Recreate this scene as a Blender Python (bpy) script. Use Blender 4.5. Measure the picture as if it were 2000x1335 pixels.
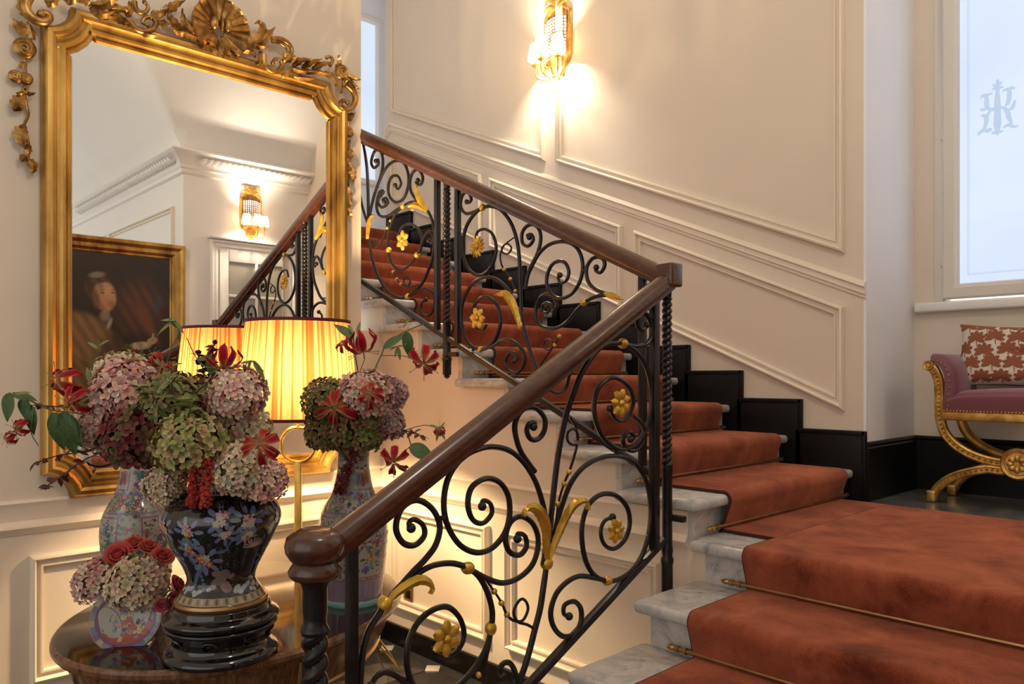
import bpy, bmesh, math, random
from mathutils import Vector, Matrix, Quaternion
R = math.radians
PI = math.pi
for o in list(bpy.data.objects):
    bpy.data.objects.remove(o)
SC = bpy.context.scene
COL = SC.collection
random.seed(7)

# ---------------------------------------------------------------- camera
EYE = 1.46
cam_d = bpy.data.cameras.new('camera')
cam = bpy.data.objects.new('camera', cam_d)
COL.objects.link(cam)
cam.location = (0, 0, EYE)
cam.rotation_euler = (R(90), 0, R(46.5))
cam_d.sensor_width = 36.0
cam_d.lens = 36.0 * 1508 / 2000
cam_d.shift_y = (731 - 667.5) / 2000
cam_d.clip_start = 0.02
SC.camera = cam

# ---------------------------------------------------------------- world and exposure
W = bpy.data.worlds.new('world')
SC.world = W
W.use_nodes = True
W.node_tree.nodes['Background'].inputs[0].default_value = (1.0, 0.94, 0.87, 1)
W.node_tree.nodes['Background'].inputs[1].default_value = 0.95
SC.view_settings.view_transform = 'Standard'
SC.view_settings.look = 'None'
SC.view_settings.gamma = 1.0
SC.view_settings.use_curve_mapping = False
SC.view_settings.exposure = 0.40
SCONCE_W = 20.0
FILL_LANTERN_W = 42.0
LAMP_W = 78.0
WINDOW_E = 0.80


def lamp(name, loc, watt, col, radius=0.03):
    d = bpy.data.lights.new(name, 'POINT')
    d.energy = watt
    d.color = col
    d.shadow_soft_size = radius
    o = bpy.data.objects.new(name, d)
    COL.objects.link(o)
    o.location = loc
    return o


# ---------------------------------------------------------------- materials
MATS = {}


def newmat(name):
    m = bpy.data.materials.new(name)
    m.use_nodes = True
    nt = m.node_tree
    b = nt.nodes['Principled BSDF']
    MATS[name] = m
    return m, nt, b


def inp(b, k, v):
    if k in b.inputs:
        b.inputs[k].default_value = v


def C4(c):
    return (c[0], c[1], c[2], 1)


def plain(name, col, rough=0.5, metal=0.0, **kw):
    m, nt, b = newmat(name)
    inp(b, 'Base Color', C4(col))
    inp(b, 'Roughness', rough)
    inp(b, 'Metallic', metal)
    for k, v in kw.items():
        inp(b, k, v)
    return m


def ramp(nt, fac, stops):
    r = nt.nodes.new('ShaderNodeValToRGB')
    e = r.color_ramp.elements
    while len(e) < len(stops):
        e.new(0.5)
    for i, (p, c) in enumerate(stops):
        e[i].position = p
        e[i].color = C4(c)
    nt.links.new(fac, r.inputs[0])
    return r.outputs[0]


def noise(nt, scale, detail=4, rough=0.5, dist=0.0, vec=None):
    n = nt.nodes.new('ShaderNodeTexNoise')
    n.inputs['Scale'].default_value = scale
    n.inputs['Detail'].default_value = detail
    n.inputs['Roughness'].default_value = rough
    n.inputs['Distortion'].default_value = dist
    if vec is not None:
        nt.links.new(vec, n.inputs['Vector'])
    return n.outputs['Fac']


def objco(nt, scale=(1, 1, 1), which='Object', rot=(0, 0, 0)):
    t = nt.nodes.new('ShaderNodeTexCoord')
    mp = nt.nodes.new('ShaderNodeMapping')
    mp.inputs['Scale'].default_value = scale
    mp.inputs['Rotation'].default_value = rot
    nt.links.new(t.outputs[which], mp.inputs['Vector'])
    return mp.outputs['Vector']


def bump(nt, b, h, strength=0.2, dist=0.01):
    n = nt.nodes.new('ShaderNodeBump')
    n.inputs['Strength'].default_value = strength
    n.inputs['Distance'].default_value = dist
    nt.links.new(h, n.inputs['Height'])
    nt.links.new(n.outputs[0], b.inputs['Normal'])


def noisy(name, stops, scale=8, detail=5, rough=0.5, metal=0.0, bs=0.0, bd=0.005, vscale=(1, 1, 1), dist=0.0, bscale=None, nr=0.55, **kw):
    m, nt, b = newmat(name)
    v = objco(nt, vscale)
    f = noise(nt, scale, detail, nr, dist, v)
    nt.links.new(ramp(nt, f, stops), b.inputs['Base Color'])
    inp(b, 'Roughness', rough)
    inp(b, 'Metallic', metal)
    for k, q in kw.items():
        inp(b, k, q)
    if bs:
        h = noise(nt, bscale or scale * 3, 4, 0.6, 0, v)
        bump(nt, b, h, bs, bd)
    return m


def vcol(name, rough=0.5, **kw):
    m, nt, b = newmat(name)
    a = nt.nodes.new('ShaderNodeVertexColor')
    a.layer_name = 'col'
    nt.links.new(a.outputs[0], b.inputs['Base Color'])
    inp(b, 'Roughness', rough)
    for k, q in kw.items():
        inp(b, k, q)
    return m


noisy('wall', [(0.3, (0.70, 0.61, 0.505)), (0.7, (0.73, 0.635, 0.525))], 2.5, 4, 0.6, bs=0.03, bd=0.002, bscale=60)
noisy('wall_pale', [(0.3, (0.83, 0.81, 0.78)), (0.7, (0.85, 0.83, 0.80))], 2.5, 4, 0.6, bs=0.03, bd=0.002, bscale=60)
noisy('trim', [(0.3, (0.74, 0.65, 0.53)), (0.7, (0.77, 0.68, 0.56))], 3, 4, 0.42)
noisy('daylight_tint', [(0.3, (0.83, 0.84, 0.88)), (0.7, (0.85, 0.86, 0.90))], 2.5, 4, 0.6, bs=0.03, bd=0.002, bscale=60)  # bluish white: the window's daylight is put into the wall colour
noisy('lacquer', [(0.3, (0.003, 0.003, 0.0035)), (0.7, (0.008, 0.006, 0.006))], 5, 4, 0.10, **{'Coat Weight': 0.6})
noisy('white_paint', [(0.3, (0.78, 0.76, 0.72)), (0.7, (0.80, 0.78, 0.74))], 3, 3, 0.4)
noisy('window_paint', [(0.3, (0.66, 0.62, 0.56)), (0.7, (0.70, 0.66, 0.60))], 3, 3, 0.4)
noisy('ceiling', [(0.3, (0.86, 0.85, 0.82)), (0.7, (0.88, 0.87, 0.84))], 2, 3, 0.8)
noisy('marble', [(0.28, (0.20, 0.195, 0.205)), (0.40, (0.41, 0.40, 0.40)), (0.54, (0.53, 0.51, 0.49)), (0.75, (0.62, 0.60, 0.57))], 7, 12, 0.2, dist=2.2, nr=0.66)
noisy('black_gloss', [(0.3, (0.004, 0.004, 0.0045)), (0.7, (0.009, 0.007, 0.007))], 5, 4, 0.34, **{'Specular IOR Level': 0.22})
noisy('dark_stone', [(0.3, (0.035, 0.034, 0.034)), (0.7, (0.075, 0.07, 0.068))], 6, 8, 0.12)
noisy('grey_stone', [(0.3, (0.07, 0.07, 0.068)), (0.55, (0.13, 0.13, 0.125)), (0.75, (0.22, 0.22, 0.21))], 4, 8, 0.16, dist=1.0)
noisy('white_stone', [(0.3, (0.52, 0.50, 0.47)), (0.7, (0.66, 0.64, 0.60))], 9, 6, 0.18)
noisy('grout', [(0.3, (0.02, 0.02, 0.02)), (0.7, (0.04, 0.04, 0.04))], 9, 3, 0.5)
noisy('iron', [(0.3, (0.006, 0.005, 0.006)), (0.7, (0.016, 0.013, 0.013))], 20, 4, 0.30, bs=0.08, bd=0.001, bscale=90, **{'Specular IOR Level': 0.38})
noisy('gold', [(0.3, (0.42, 0.21, 0.045)), (0.6, (0.72, 0.42, 0.10))], 14, 4, 0.32, 0.9, bs=0.2, bd=0.002, bscale=60)
noisy('gold_paint', [(0.3, (0.42, 0.24, 0.03)), (0.6, (0.66, 0.41, 0.06))], 30, 4, 0.34, 0.65, bs=0.25, bd=0.002, bscale=120)
noisy('gilt_frame', [(0.34, (0.13, 0.052, 0.012)), (0.5, (0.42, 0.235, 0.055)), (0.70, (0.70, 0.44, 0.13))], 5, 8, 0.33, 0.85, bs=0.15, bd=0.0015, bscale=70, vscale=(1, 1, 0.35))
noisy('gilt_dark', [(0.3, (0.12, 0.055, 0.015)), (0.5, (0.34, 0.18, 0.05)), (0.7, (0.60, 0.37, 0.13))], 16, 6, 0.36, 0.85, bs=0.2, bd=0.002, bscale=90)
noisy('brass', [(0.3, (0.30, 0.17, 0.07)), (0.7, (0.48, 0.29, 0.13))], 10, 4, 0.3, 0.9)
noisy('lamp_gold', [(0.3, (0.62, 0.36, 0.07)), (0.7, (0.82, 0.55, 0.15))], 18, 4, 0.28, 0.9, bs=0.2, bd=0.002, bscale=40)
plain('mirror', (0.92, 0.90, 0.86), 0.005, 1.0)
plain('red_trim', (0.10, 0.008, 0.012), 0.7)
plain('glass', (0.95, 0.97, 0.96), 0.02, 0.0, **{'Transmission Weight': 1.0, 'IOR': 1.45})


def wood(name, c0, c1, c2, vs, rough=0.22, rot=(0, 0, 0), coat=0.3):
    m, nt, b = newmat(name)
    v = objco(nt, vs, 'Object', rot)
    f = noise(nt, 6, 6, 0.6, 0.8, v)
    nt.links.new(ramp(nt, f, [(0.3, c0), (0.5, c1), (0.72, c2)]), b.inputs['Base Color'])
    inp(b, 'Roughness', rough)
    inp(b, 'Coat Weight', coat)
    inp(b, 'Coat Roughness', 0.12)
    return m


wood('handrail', (0.054, 0.016, 0.008), (0.070, 0.022, 0.011), (0.095, 0.033, 0.016), (3, 3, 8), 0.26)
wood('table_wood', (0.06, 0.022, 0.009), (0.15, 0.06, 0.022), (0.26, 0.12, 0.045), (9, 9, 1.2), 0.25)
wood('table_top', (0.006, 0.003, 0.002), (0.016, 0.007, 0.004), (0.03, 0.013, 0.006), (2, 9, 2), 0.05, coat=0.4)


def carpet_mat():
    m, nt, b = newmat('carpet')
    v = objco(nt)
    f1 = noise(nt, 4.5, 7, 0.68, 0.5, v)
    f2 = noise(nt, 420, 2, 0.6, 0, v)
    mx = nt.nodes.new('ShaderNodeMath')
    mx.operation = 'MULTIPLY_ADD'
    nt.links.new(f2, mx.inputs[0])
    mx.inputs[1].default_value = 0.34
    nt.links.new(f1, mx.inputs[2])
    nt.links.new(ramp(nt, mx.outputs[0], [(0.47, (0.085, 0.014, 0.007)), (0.62, (0.23, 0.050, 0.022)), (0.84, (0.40, 0.108, 0.052))]), b.inputs['Base Color'])
    inp(b, 'Roughness', 0.95)
    inp(b, 'Sheen Weight', 0.35)
    inp(b, 'Sheen Roughness', 0.45)
    inp(b, 'Sheen Tint', (1.0, 0.55, 0.38, 1))
    inp(b, 'Specular IOR Level', 0.1)
    h = noise(nt, 300, 3, 0.7, 0, v)
    bump(nt, b, h, 0.6, 0.006)


carpet_mat()
plain('carpet_edge', (0.05, 0.012, 0.008), 0.9)


# ---------------------------------------------------------------- mesh helpers
class MB:
    def __init__(s):
        s.v = []
        s.f = []
        s.c = []

    def add(s, vs, fs, col=None):
        n = len(s.v)
        s.v += [tuple(v) for v in vs]
        s.f += [tuple(i + n for i in f) for f in fs]
        s.c += [col] * len(vs)
        return s

    def box(s, x0, x1, y0, y1, z0, z1, col=None):
        return s.add([(x0, y0, z0), (x1, y0, z0), (x1, y1, z0), (x0, y1, z0), (x0, y0, z1), (x1, y0, z1), (x1, y1, z1), (x0, y1, z1)],
                     [(0, 3, 2, 1), (4, 5, 6, 7), (0, 1, 5, 4), (1, 2, 6, 5), (2, 3, 7, 6), (3, 0, 4, 7)], col)

    def prism(s, poly, fn, t0, t1, col=None):
        """poly: 2-D outline; fn(a, b, t) -> xyz"""
        n = len(poly)
        return s.add([fn(a, b, t0) for a, b in poly] + [fn(a, b, t1) for a, b in poly],
                     [tuple(range(n - 1, -1, -1)), tuple(range(n, 2 * n))] + [(i, (i + 1) % n, (i + 1) % n + n, i + n) for i in range(n)], col)

    def tube(s, pts, r, n=8, cap=True, col=None, flat=1.0, closed=False):
        P = [Vector(p) for p in pts]
        m = len(P)
        rr = r if isinstance(r, (list, tuple)) else [r] * m
        T = []
        for i in range(m):
            if closed:
                t = P[(i + 1) % m] - P[i - 1]
            else:
                t = P[min(i + 1, m - 1)] - P[max(i - 1, 0)]
            T.append(t.normalized() if t.length > 1e-9 else Vector((0, 0, 1)))
        a = Vector((0, 0, 1)) if abs(T[0].z) < 0.9 else Vector((1, 0, 0))
        N = (a - T[0] * a.dot(T[0])).normalized()
        vs = []
        for i in range(m):
            N = (N - T[i] * N.dot(T[i]))
            N = N.normalized() if N.length > 1e-6 else T[i].orthogonal().normalized()
            B = T[i].cross(N)
            for k in range(n):
                t = 2 * PI * k / n
                vs.append(P[i] + N * (math.cos(t) * rr[i]) + B * (math.sin(t) * rr[i] * flat))
        fs = []
        for i in range(m if closed else m - 1):
            j = (i + 1) % m
            for k in range(n):
                fs.append((i * n + k, i * n + (k + 1) % n, j * n + (k + 1) % n, j * n + k))
        if cap and not closed:
            fs.append(tuple(range(n - 1, -1, -1)))
            fs.append(tuple((m - 1) * n + k for k in range(n)))
        return s.add(vs, fs, col)

    def lathe(s, prof, c=(0, 0, 0), n=32, col=None, axis=None):
        """prof: list of (r, z); axis: optional 3x3/4x4 matrix applied before moving to c"""
        vs = []
        for r, z in prof:
            for k in range(n):
                t = 2 * PI * k / n
                p = Vector((r * math.cos(t), r * math.sin(t), z))
                if axis is not None:
                    p = axis @ p
                vs.append((p[0] + c[0], p[1] + c[1], p[2] + c[2]))
        m = len(prof)
        fs = [(i * n + k, i * n + (k + 1) % n, (i + 1) * n + (k + 1) % n, (i + 1) * n + k) for i in range(m - 1) for k in range(n)]
        fs.append(tuple(range(n - 1, -1, -1)))
        fs.append(tuple((m - 1) * n + k for k in range(n)))
        return s.add(vs, fs, col)

    def ball(s, c, r, n=10, col=None, sc=(1, 1, 1)):
        m = max(4, n // 2 + 1)
        return s.lathe([(max(1e-4, math.sin(PI * i / m)) * r, -math.cos(PI * i / m) * r) for i in range(m + 1)], c, n, col,
                       Matrix.Diagonal(sc))

    def grid(s, fn, nu, nv, col=None, closed_u=False):
        vs = [fn(i / (nu if closed_u else nu - 1), j / (nv - 1)) for j in range(nv) for i in range(nu)]
        fs = []
        for j in range(nv - 1):
            for i in range(nu if closed_u else nu - 1):
                k = (i + 1) % nu
                fs.append((j * nu + i, j * nu + k, (j + 1) * nu + k, (j + 1) * nu + i))
        return s.add(vs, fs, col)


ORG = {}


def obj(name, mb, mat, parent=None, origin=None, smooth=True, angle=40, bevel=0.0, local=False):
    """mb in world coordinates -> one mesh object (local=True: already relative to the parent's origin)"""
    me = bpy.data.meshes.new(name)
    if parent is not None:
        og = Vector(ORG.get(parent.name, (0, 0, 0)))
    else:
        og = Vector(origin) if origin is not None else Vector((0, 0, 0))
    sh = Vector((0, 0, 0)) if local else og
    me.from_pydata([(v[0] - sh[0], v[1] - sh[1], v[2] - sh[2]) for v in mb.v], [], mb.f)
    if bevel:
        bm = bmesh.new()
        bm.from_mesh(me)
        bmesh.ops.remove_doubles(bm, verts=bm.verts, dist=1e-5)
        es = [e for e in bm.edges if len(e.link_faces) == 2 and e.calc_face_angle(0) > 0.6]
        bmesh.ops.bevel(bm, geom=es, offset=bevel, segments=3, profile=0.5, affect='EDGES', clamp_overlap=True)
        bm.to_mesh(me)
        bm.free()
    bm = bmesh.new()
    bm.from_mesh(me)
    bmesh.ops.recalc_face_normals(bm, faces=bm.faces)
    bm.to_mesh(me)
    bm.free()
    if any(c is not None for c in mb.c) and not bevel:
        a = me.color_attributes.new('col', 'FLOAT_COLOR', 'POINT')
        for i, c in enumerate(mb.c):
            a.data[i].color = C4(c or (0.5, 0.5, 0.5))
    if smooth:
        me.shade_smooth()
        me.set_sharp_from_angle(angle=R(angle))
    if mat:
        me.materials.append(MATS[mat] if isinstance(mat, str) else mat)
    o = bpy.data.objects.new(name, me)
    COL.objects.link(o)
    if parent is not None:
        o.parent = parent
        ORG[o.name] = tuple(og)
    else:
        o.location = og
        ORG[o.name] = tuple(og)
    return o


def thing(name, label, cat, loc=(0, 0, 0), group=None):
    o = bpy.data.objects.new(name, None)
    COL.objects.link(o)
    o.empty_display_size = 0.05
    o.location = loc
    ORG[o.name] = tuple(loc)
    return tag(o, label, cat, group)


def tag(o, label, cat, group=None):
    o['label'] = label
    o['category'] = cat
    if group:
        o['group'] = group
    return o


def struct(o, label=None):
    o['kind'] = 'structure'
    if label:
        o['label'] = label
    return o


def sempty(name, loc=(0, 0, 0), label=None):
    o = bpy.data.objects.new(name, None)
    COL.objects.link(o)
    o.location = loc
    ORG[o.name] = tuple(loc)
    return struct(o, label)


def inst(src, name, parent, loc, rot=None, sc=1.0):
    """another part that shares the mesh of src; loc is relative to the parent's origin, rot a 3x3 matrix"""
    o = bpy.data.objects.new(name, src.data if hasattr(src, 'data') else src)
    COL.objects.link(o)
    M = (rot.to_4x4() if rot is not None else Matrix.Identity(4))
    sv = sc if isinstance(sc, (tuple, list)) else (sc, sc, sc)
    o.matrix_local = Matrix.Translation(loc) @ M @ Matrix.Diagonal((*sv, 1))
    if parent is not None:
        o.parent = parent
        o.matrix_parent_inverse = Matrix.Identity(4)
        o.matrix_local = Matrix.Translation(loc) @ M @ Matrix.Diagonal((*sv, 1))
    return o


def cr(pts, n=6, closed=False):
    """Catmull-Rom through points of any dimension"""
    P = [Vector(p) for p in pts]
    m = len(P)
    out = []
    rng = range(m) if closed else range(m - 1)
    for i in rng:
        if closed:
            p0, p1, p2, p3 = P[i - 1], P[i], P[(i + 1) % m], P[(i + 2) % m]
        else:
            p0, p1, p2, p3 = P[max(i - 1, 0)], P[i], P[i + 1], P[min(i + 2, m - 1)]
        for k in range(n):
            t = k / n
            out.append(0.5 * ((2 * p1) + (p2 - p0) * t + (2 * p0 - 5 * p1 + 4 * p2 - p3) * t * t + (3 * p1 - p0 - 3 * p2 + p3) * t ** 3))
    if not closed:
        out.append(P[-1])
    return out


def frame_from(n, up=(0, 0, 1)):
    """3x3 matrix whose z column is n and whose y column leans to up"""
    n = Vector(n).normalized()
    u = Vector(up)
    u = u - n * u.dot(n)
    if u.length < 1e-4:
        u = n.orthogonal()
    u.normalize()
    x = u.cross(n)
    return Matrix((x, u, n)).transposed()


def offset_poly(poly, o):
    """inward offset of a counter-clockwise closed outline"""
    n = len(poly)
    out = []
    for i in range(n):
        p0, p1, p2 = Vector(poly[i - 1]), Vector(poly[i]), Vector(poly[(i + 1) % n])
        d1 = (p1 - p0).normalized()
        d2 = (p2 - p1).normalized()
        n1 = Vector((-d1.y, d1.x))
        n2 = Vector((-d2.y, d2.x))
        k = n1 + n2
        L = k.length_squared
        k = k * (2.0 / L) if L > 0.05 else n1
        out.append(p1 + k * o)
    return out


def ccw(poly):
    a = sum(poly[i][0] * poly[(i + 1) % len(poly)][1] - poly[(i + 1) % len(poly)][0] * poly[i][1] for i in range(len(poly)))
    return poly if a > 0 else poly[::-1]


def loop_moulding(mb, poly, prof, fn, closed_prof=False):
    """sweep prof [(inward, height)] round the closed outline; fn(a, b, h) -> xyz"""
    poly = ccw([tuple(p) for p in poly])
    n = len(poly)
    rings = []
    for o, h in prof:
        rings.append([fn(p[0], p[1], h) for p in offset_poly(poly, o)])
    vs = [v for r in rings for v in r]
    m = len(prof)
    fs = []
    for j in range(m - 1 + (1 if closed_prof else 0)):
        k = (j + 1) % m
        for i in range(n):
            i2 = (i + 1) % n
            fs.append((j * n + i, j * n + i2, k * n + i2, k * n + i))
    mb.add(vs, fs)
    return mb


PANEL = [(0, 0), (0, 0.018), (0.006, 0.032), (0.014, 0.035), (0.021, 0.026), (0.024, 0.012), (0.036, 0.012), (0.039, 0.021), (0.047, 0.020), (0.052, 0)]

# ================================================================ the setting
WX = -3.62      # face of the wall with the mirror
SY = 3.74       # face of the panelled wall beside the upper flight
UY = 2.44       # face of the wall under the upper flight
NX = -1.50      # niche side wall
WY = 4.36       # face of the window wall
DX = 0.76       # face of the wall with the glazed door
CY = 2.97       # face of the hall wall next to the landing
LZ = 0.86       # landing
G, RS = 0.33, 0.1455       # going and riser, upper flight
G2, RS2 = 0.327, 0.15      # lower flight
NK = 12
XK = lambda k: -1.60 - G * k
ZK = lambda k: LZ + RS * (k + 1)
TOPZ = 5.3

# floor ---------------------------------------------------------
fl = obj('floor', MB().box(-3.9, 7, -5, 2.44, -0.12, -0.004), 'grout')
struct(fl, 'dark polished stone floor with small white inset tiles')
ch = 0.052
half = 0.2
oct_ = [(-half + ch, -half), (half - ch, -half), (half, -half + ch), (half, half - ch), (half - ch, half), (-half + ch, half), (-half, half - ch), (-half, -half + ch)]
gg = 0.003
tile_src = None
cab_src = None
for i in range(6):
    for j in range(6):
        cx, cy = -3.46 + 0.4 * i, 2.36 - 0.4 * j
        if cx > -1.7:
            continue
        if tile_src is None:
            m = MB().prism([(a * 0.985, b * 0.985) for a, b in oct_], lambda a, b, t: (a, b, t), -0.01, 0.0)
            t = obj('tile', m, 'dark_stone', fl, local=True, bevel=0.002)
            t.location = (cx + half, cy - half, 0)
            tile_src = t.data
            q = ch * 0.94
            m = MB().prism([(-q, 0), (0, -q), (q, 0), (0, q)], lambda a, b, t: (a, b, t), -0.01, 0.0005)
            t = obj('cabochon_tile', m, 'white_stone', fl, local=True, bevel=0.002)
            t.location = (cx, cy, 0)
            cab_src = t.data
        else:
            inst(tile_src, 'tile', fl, (cx + half, cy - half, 0))
            inst(cab_src, 'cabochon_tile', fl, (cx, cy, 0))


# walls ---------------------------------------------------------
def wall(name, mb, mat='wall', label=None):
    o = obj(name, mb, mat, smooth=False)
    return struct(o, label)


m = MB().box(WX - 0.18, WX, -5, 2.30, 0, TOPZ)
m.box(WX - 0.18, WX, 2.30, UY + 0.02, 0, 1.70)
wl = wall('wall_left', m, 'wall', 'cream panelled wall carrying the big gilt mirror')
RAIL = [(0.0, 0), (0.0, 0.010), (0.012, 0.016), (0.022, 0.012), (0.03, 0.008), (0.085, 0.008), (0.092, 0.014), (0.10, 0.022), (0.112, 0.026), (0.122, 0.02), (0.13, 0.010), (0.14, 0.006), (0.14, 0)]


def run(name, prof, p0, p1, fn, parent, mat='trim'):
    """straight moulding: prof (down, proud) along p0->p1 in wall coordinates"""
    m = MB()
    vs = [fn(p[0], p[1] - o, h) for p in (p0, p1) for o, h in prof]
    n = len(prof)
    fs = [(i, i + 1, n + i + 1, n + i) for i in range(n - 1)] + [tuple(range(n)), tuple(range(2 * n - 1, n - 1, -1))]
    m.add(vs, fs)
    return obj(name, m, mat, parent, angle=30)


def panel(pts, fn, parent, prof=PANEL, mat='trim', name='panel_moulding'):
    return obj(name, loop_moulding(MB(), pts, prof, fn), mat, parent, angle=25)


FL = lambda a, b, h: (WX + h, a, b)
FU = lambda a, b, h: (a, UY - h, b)
FS = lambda a, b, h: (a, SY - h, b)
FD = lambda a, b, h: (DX - h, a, b)
FC = lambda a, b, h: (a, CY - h, b)
run('chair_rail', RAIL, (-5, 0.955), (UY, 0.955), FL, wl)
panel([(0.735, 0.205), (1.50, 0.205), (1.50, 0.725), (0.735, 0.725)], FL, wl)
panel([(1.60, 0.205), (2.34, 0.205), (2.34, 0.725), (1.60, 0.725)], FL, wl)
panel([(-0.9, 0.205), (0.60, 0.205), (0.60, 0.725), (-0.9, 0.725)], FL, wl)
bb = obj('baseboard_left', MB().box(WX, WX + 0.02, -5, UY, 0, 0.105), 'black_gloss', bevel=0.004)
struct(bb)

# wall under the upper flight, its top edge follows the steps
poly = [(-5.6, 0.0), (-1.53, 0.0), (-1.53, LZ - 0.04)]
for k in range(NK):
    poly += [(XK(k) - 0.002, (LZ if k == 0 else ZK(k - 1)) - 0.04), (XK(k) - 0.002, ZK(k) - 0.04)]
poly += [(-5.6, ZK(NK - 1) - 0.04)]
m = MB().prism(poly, lambda a, b, t: (a, t, b), UY, UY + 0.12)
wu = wall('wall_stair', m, 'wall', 'cream panelled wall under the upper flight of stairs')
run('chair_rail', RAIL, (WX, 0.955), (-1.62, 0.955), FU, wu)
panel([(-3.52, 0.20), (-2.72, 0.20), (-2.72, 0.745), (-3.52, 0.745)], FU, wu)
panel([(-2.60, 0.20), (-1.74, 0.20), (-1.74, 0.745), (-2.60, 0.745)], FU, wu)
bb = obj('baseboard_stair', MB().box(WX + 0.02, -1.6, UY - 0.02, UY, 0, 0.105), 'black_gloss', bevel=0.004)
struct(bb)

# panelled wall beside the upper flight
wb = wall('wall_back', MB().box(-5.50, NX - 0.012, SY, SY + 0.25, 0, TOPZ), 'wall', 'cream wall with raised panels climbing beside the carpeted stairs')
SL = 0.43
zd = lambda x, z0, x0: z0 + SL * (x0 - x)


def slope_panel(x0, x1, zb1, h=None, top=None):
    """x0 < x1; zb1 bottom height at x1"""
    b0 = zd(x0, zb1, x1)
    if top:
        return [(x0, b0), (x1, zb1), (x1, top), (x0, top)]
    return [(x0, b0), (x1, zb1), (x1, zb1 + h), (x0, b0 + h)]


panel(slope_panel(-5.39, -3.61, 2.895, top=5.05), FS, wb)
panel(slope_panel(-3.50, -1.60, 2.045, top=5.05), FS, wb)
panel(slope_panel(-2.86, -1.60, 1.285, h=0.50), FS, wb)
panel(slope_panel(-4.16, -2.955, 1.865, h=0.50), FS, wb)
panel(slope_panel(-5.40, -4.255, 2.425, h=0.50), FS, wb)
DADO = [(0, 0), (0, 0.012), (0.014, 0.022), (0.026, 0.026), (0.034, 0.018), (0.046, 0.015), (0.060, 0.018), (0.066, 0.010), (0.080, 0.008), (0.080, 0)]
run('dado_rail', DADO, (-5.42, zd(-5.42, 1.90, -1.504)), (NX, 1.90), FS, wb)
run('dado_rail', DADO, (-5.50, zd(-5.42, 1.90, -1.504) - 0.05), (-5.42, zd(-5.42, 1.90, -1.504)), FS, wb)
# stepped black skirting
sk = sempty('baseboard_back', (0, 0, 0), 'stepped black skirting board climbing beside the stairs')
for k in range(NK):
    x1 = min(XK(k) + 0.115, NX)
    x0 = XK(k + 1) + 0.115
    z1 = ZK(k) + 0.18
    z0 = (ZK(k - 1) if k else LZ) - 0.02
    m = MB().box(x0 - 0.03, x1, SY - 0.018, SY, z0, z1)
    o = obj('skirting_board', m, 'black_gloss', sk, bevel=0.003)
    e = MB().box(x0 - 0.012, x1 + 0.004, SY - 0.026, SY, z1 - 0.016, z1 + 0.006)
    e.box(x1 - 0.014, x1 + 0.006, SY - 0.026, SY, (ZK(k - 1) + 0.18 if k else LZ), z1 + 0.006)
    obj('edge_bead', e, 'black_gloss', o, bevel=0.004)

# niche with the window
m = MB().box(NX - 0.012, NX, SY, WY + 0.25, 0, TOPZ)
wn = wall('wall_niche', m, 'daylight_tint', 'pale wall beside the tall window, daylight tint in its colour')
wx0, wx1, wz0, wz1 = -1.40, -0.36, 1.835, 4.75
m = MB().box(NX, wx0, WY, WY + 0.25, 0, TOPZ)
m.box(wx1, DX + 0.2, WY, WY + 0.25, 0, TOPZ)
m.box(wx0, wx1, WY, WY + 0.25, 0, wz0)
m.box(wx0, wx1, WY, WY + 0.25, wz1, TOPZ)
ww = wall('wall_window', m, 'wall', 'cream wall around the tall frosted window')
BB = [(0, 0), (0, 0.016), (0.012, 0.020), (0.022, 0.014), (0.03, 0.020), (0.28, 0.020), (0.28, 0)]
for nm, p0, p1, fn in (('baseboard_window', (NX, LZ + 0.28), (DX, LZ + 0.28), lambda a, b, h: (a, WY - h, b)),
                       ('baseboard_niche', (SY - 0.02, LZ + 0.28), (WY, LZ + 0.28), lambda a, b, h: (NX + h, a, b))):
    o = run(nm, BB, p0, p1, fn, None, 'black_gloss')
    struct(o)

# window ---------------------------------------------------------
w1 = sempty('window_1', (wx0, WY, wz0), 'tall white window with a frosted monogrammed pane')
m = MB()
m.box(wx0, wx0 + 0.045, WY - 0.012, WY + 0.06, wz0, wz1).box(wx1 - 0.045, wx1, WY - 0.012, WY + 0.06, wz0, wz1)
m.box(wx0 + 0.045, wx1 - 0.045, WY - 0.012, WY + 0.06, wz1 - 0.05, wz1)
obj('window_frame', m, 'window_paint', w1, bevel=0.004)
s0, s1, q0, q1 = wx0 + 0.045, wx1 - 0.045, wz0 + 0.012, wz1 - 0.05
sw = 0.075
m = loop_moulding(MB(), [(s0, q0), (s1, q0), (s1, q1), (s0, q1)], [(0, -0.03), (0, 0.016), (0.008, 0.022), (0.052, 0.022), (0.06, 0.016), (0.068, 0.014), (sw, 0.0), (sw, -0.03)], lambda a, b, h: (a, WY - 0.012 - h, b))
sash = obj('sash', m, 'window_paint', w1, angle=25)
m, nt, b = newmat('pane')
inp(b, 'Base Color', (0.02, 0.02, 0.022, 1))
inp(b, 'Roughness', 0.4)
vz = objco(nt, (1, 1, 1), 'Object')
n1 = noise(nt, 1.3, 2, 0.5, 0, vz)
nt.links.new(ramp(nt, n1, [(0.3, (0.60, 0.71, 0.93)), (0.7, (0.74, 0.82, 0.96))]), b.inputs['Emission Color'])
inp(b, 'Emission Strength', WINDOW_E)
pane = obj('pane', MB().box(s0 + sw - 0.004, s1 - sw + 0.004, WY - 0.006, WY + 0.002, q0 + sw - 0.004, q1 - sw + 0.004), 'pane', w1)
m, nt, b = newmat('etched')
inp(b, 'Base Color', (0.02, 0.02, 0.022, 1))
inp(b, 'Roughness', 0.4)
inp(b, 'Emission Color', (0.52, 0.64, 0.83, 1))
inp(b, 'Emission Strength', 0.91 * WINDOW_E)
e = MB()
gy0 = WY - 0.0072
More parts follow.
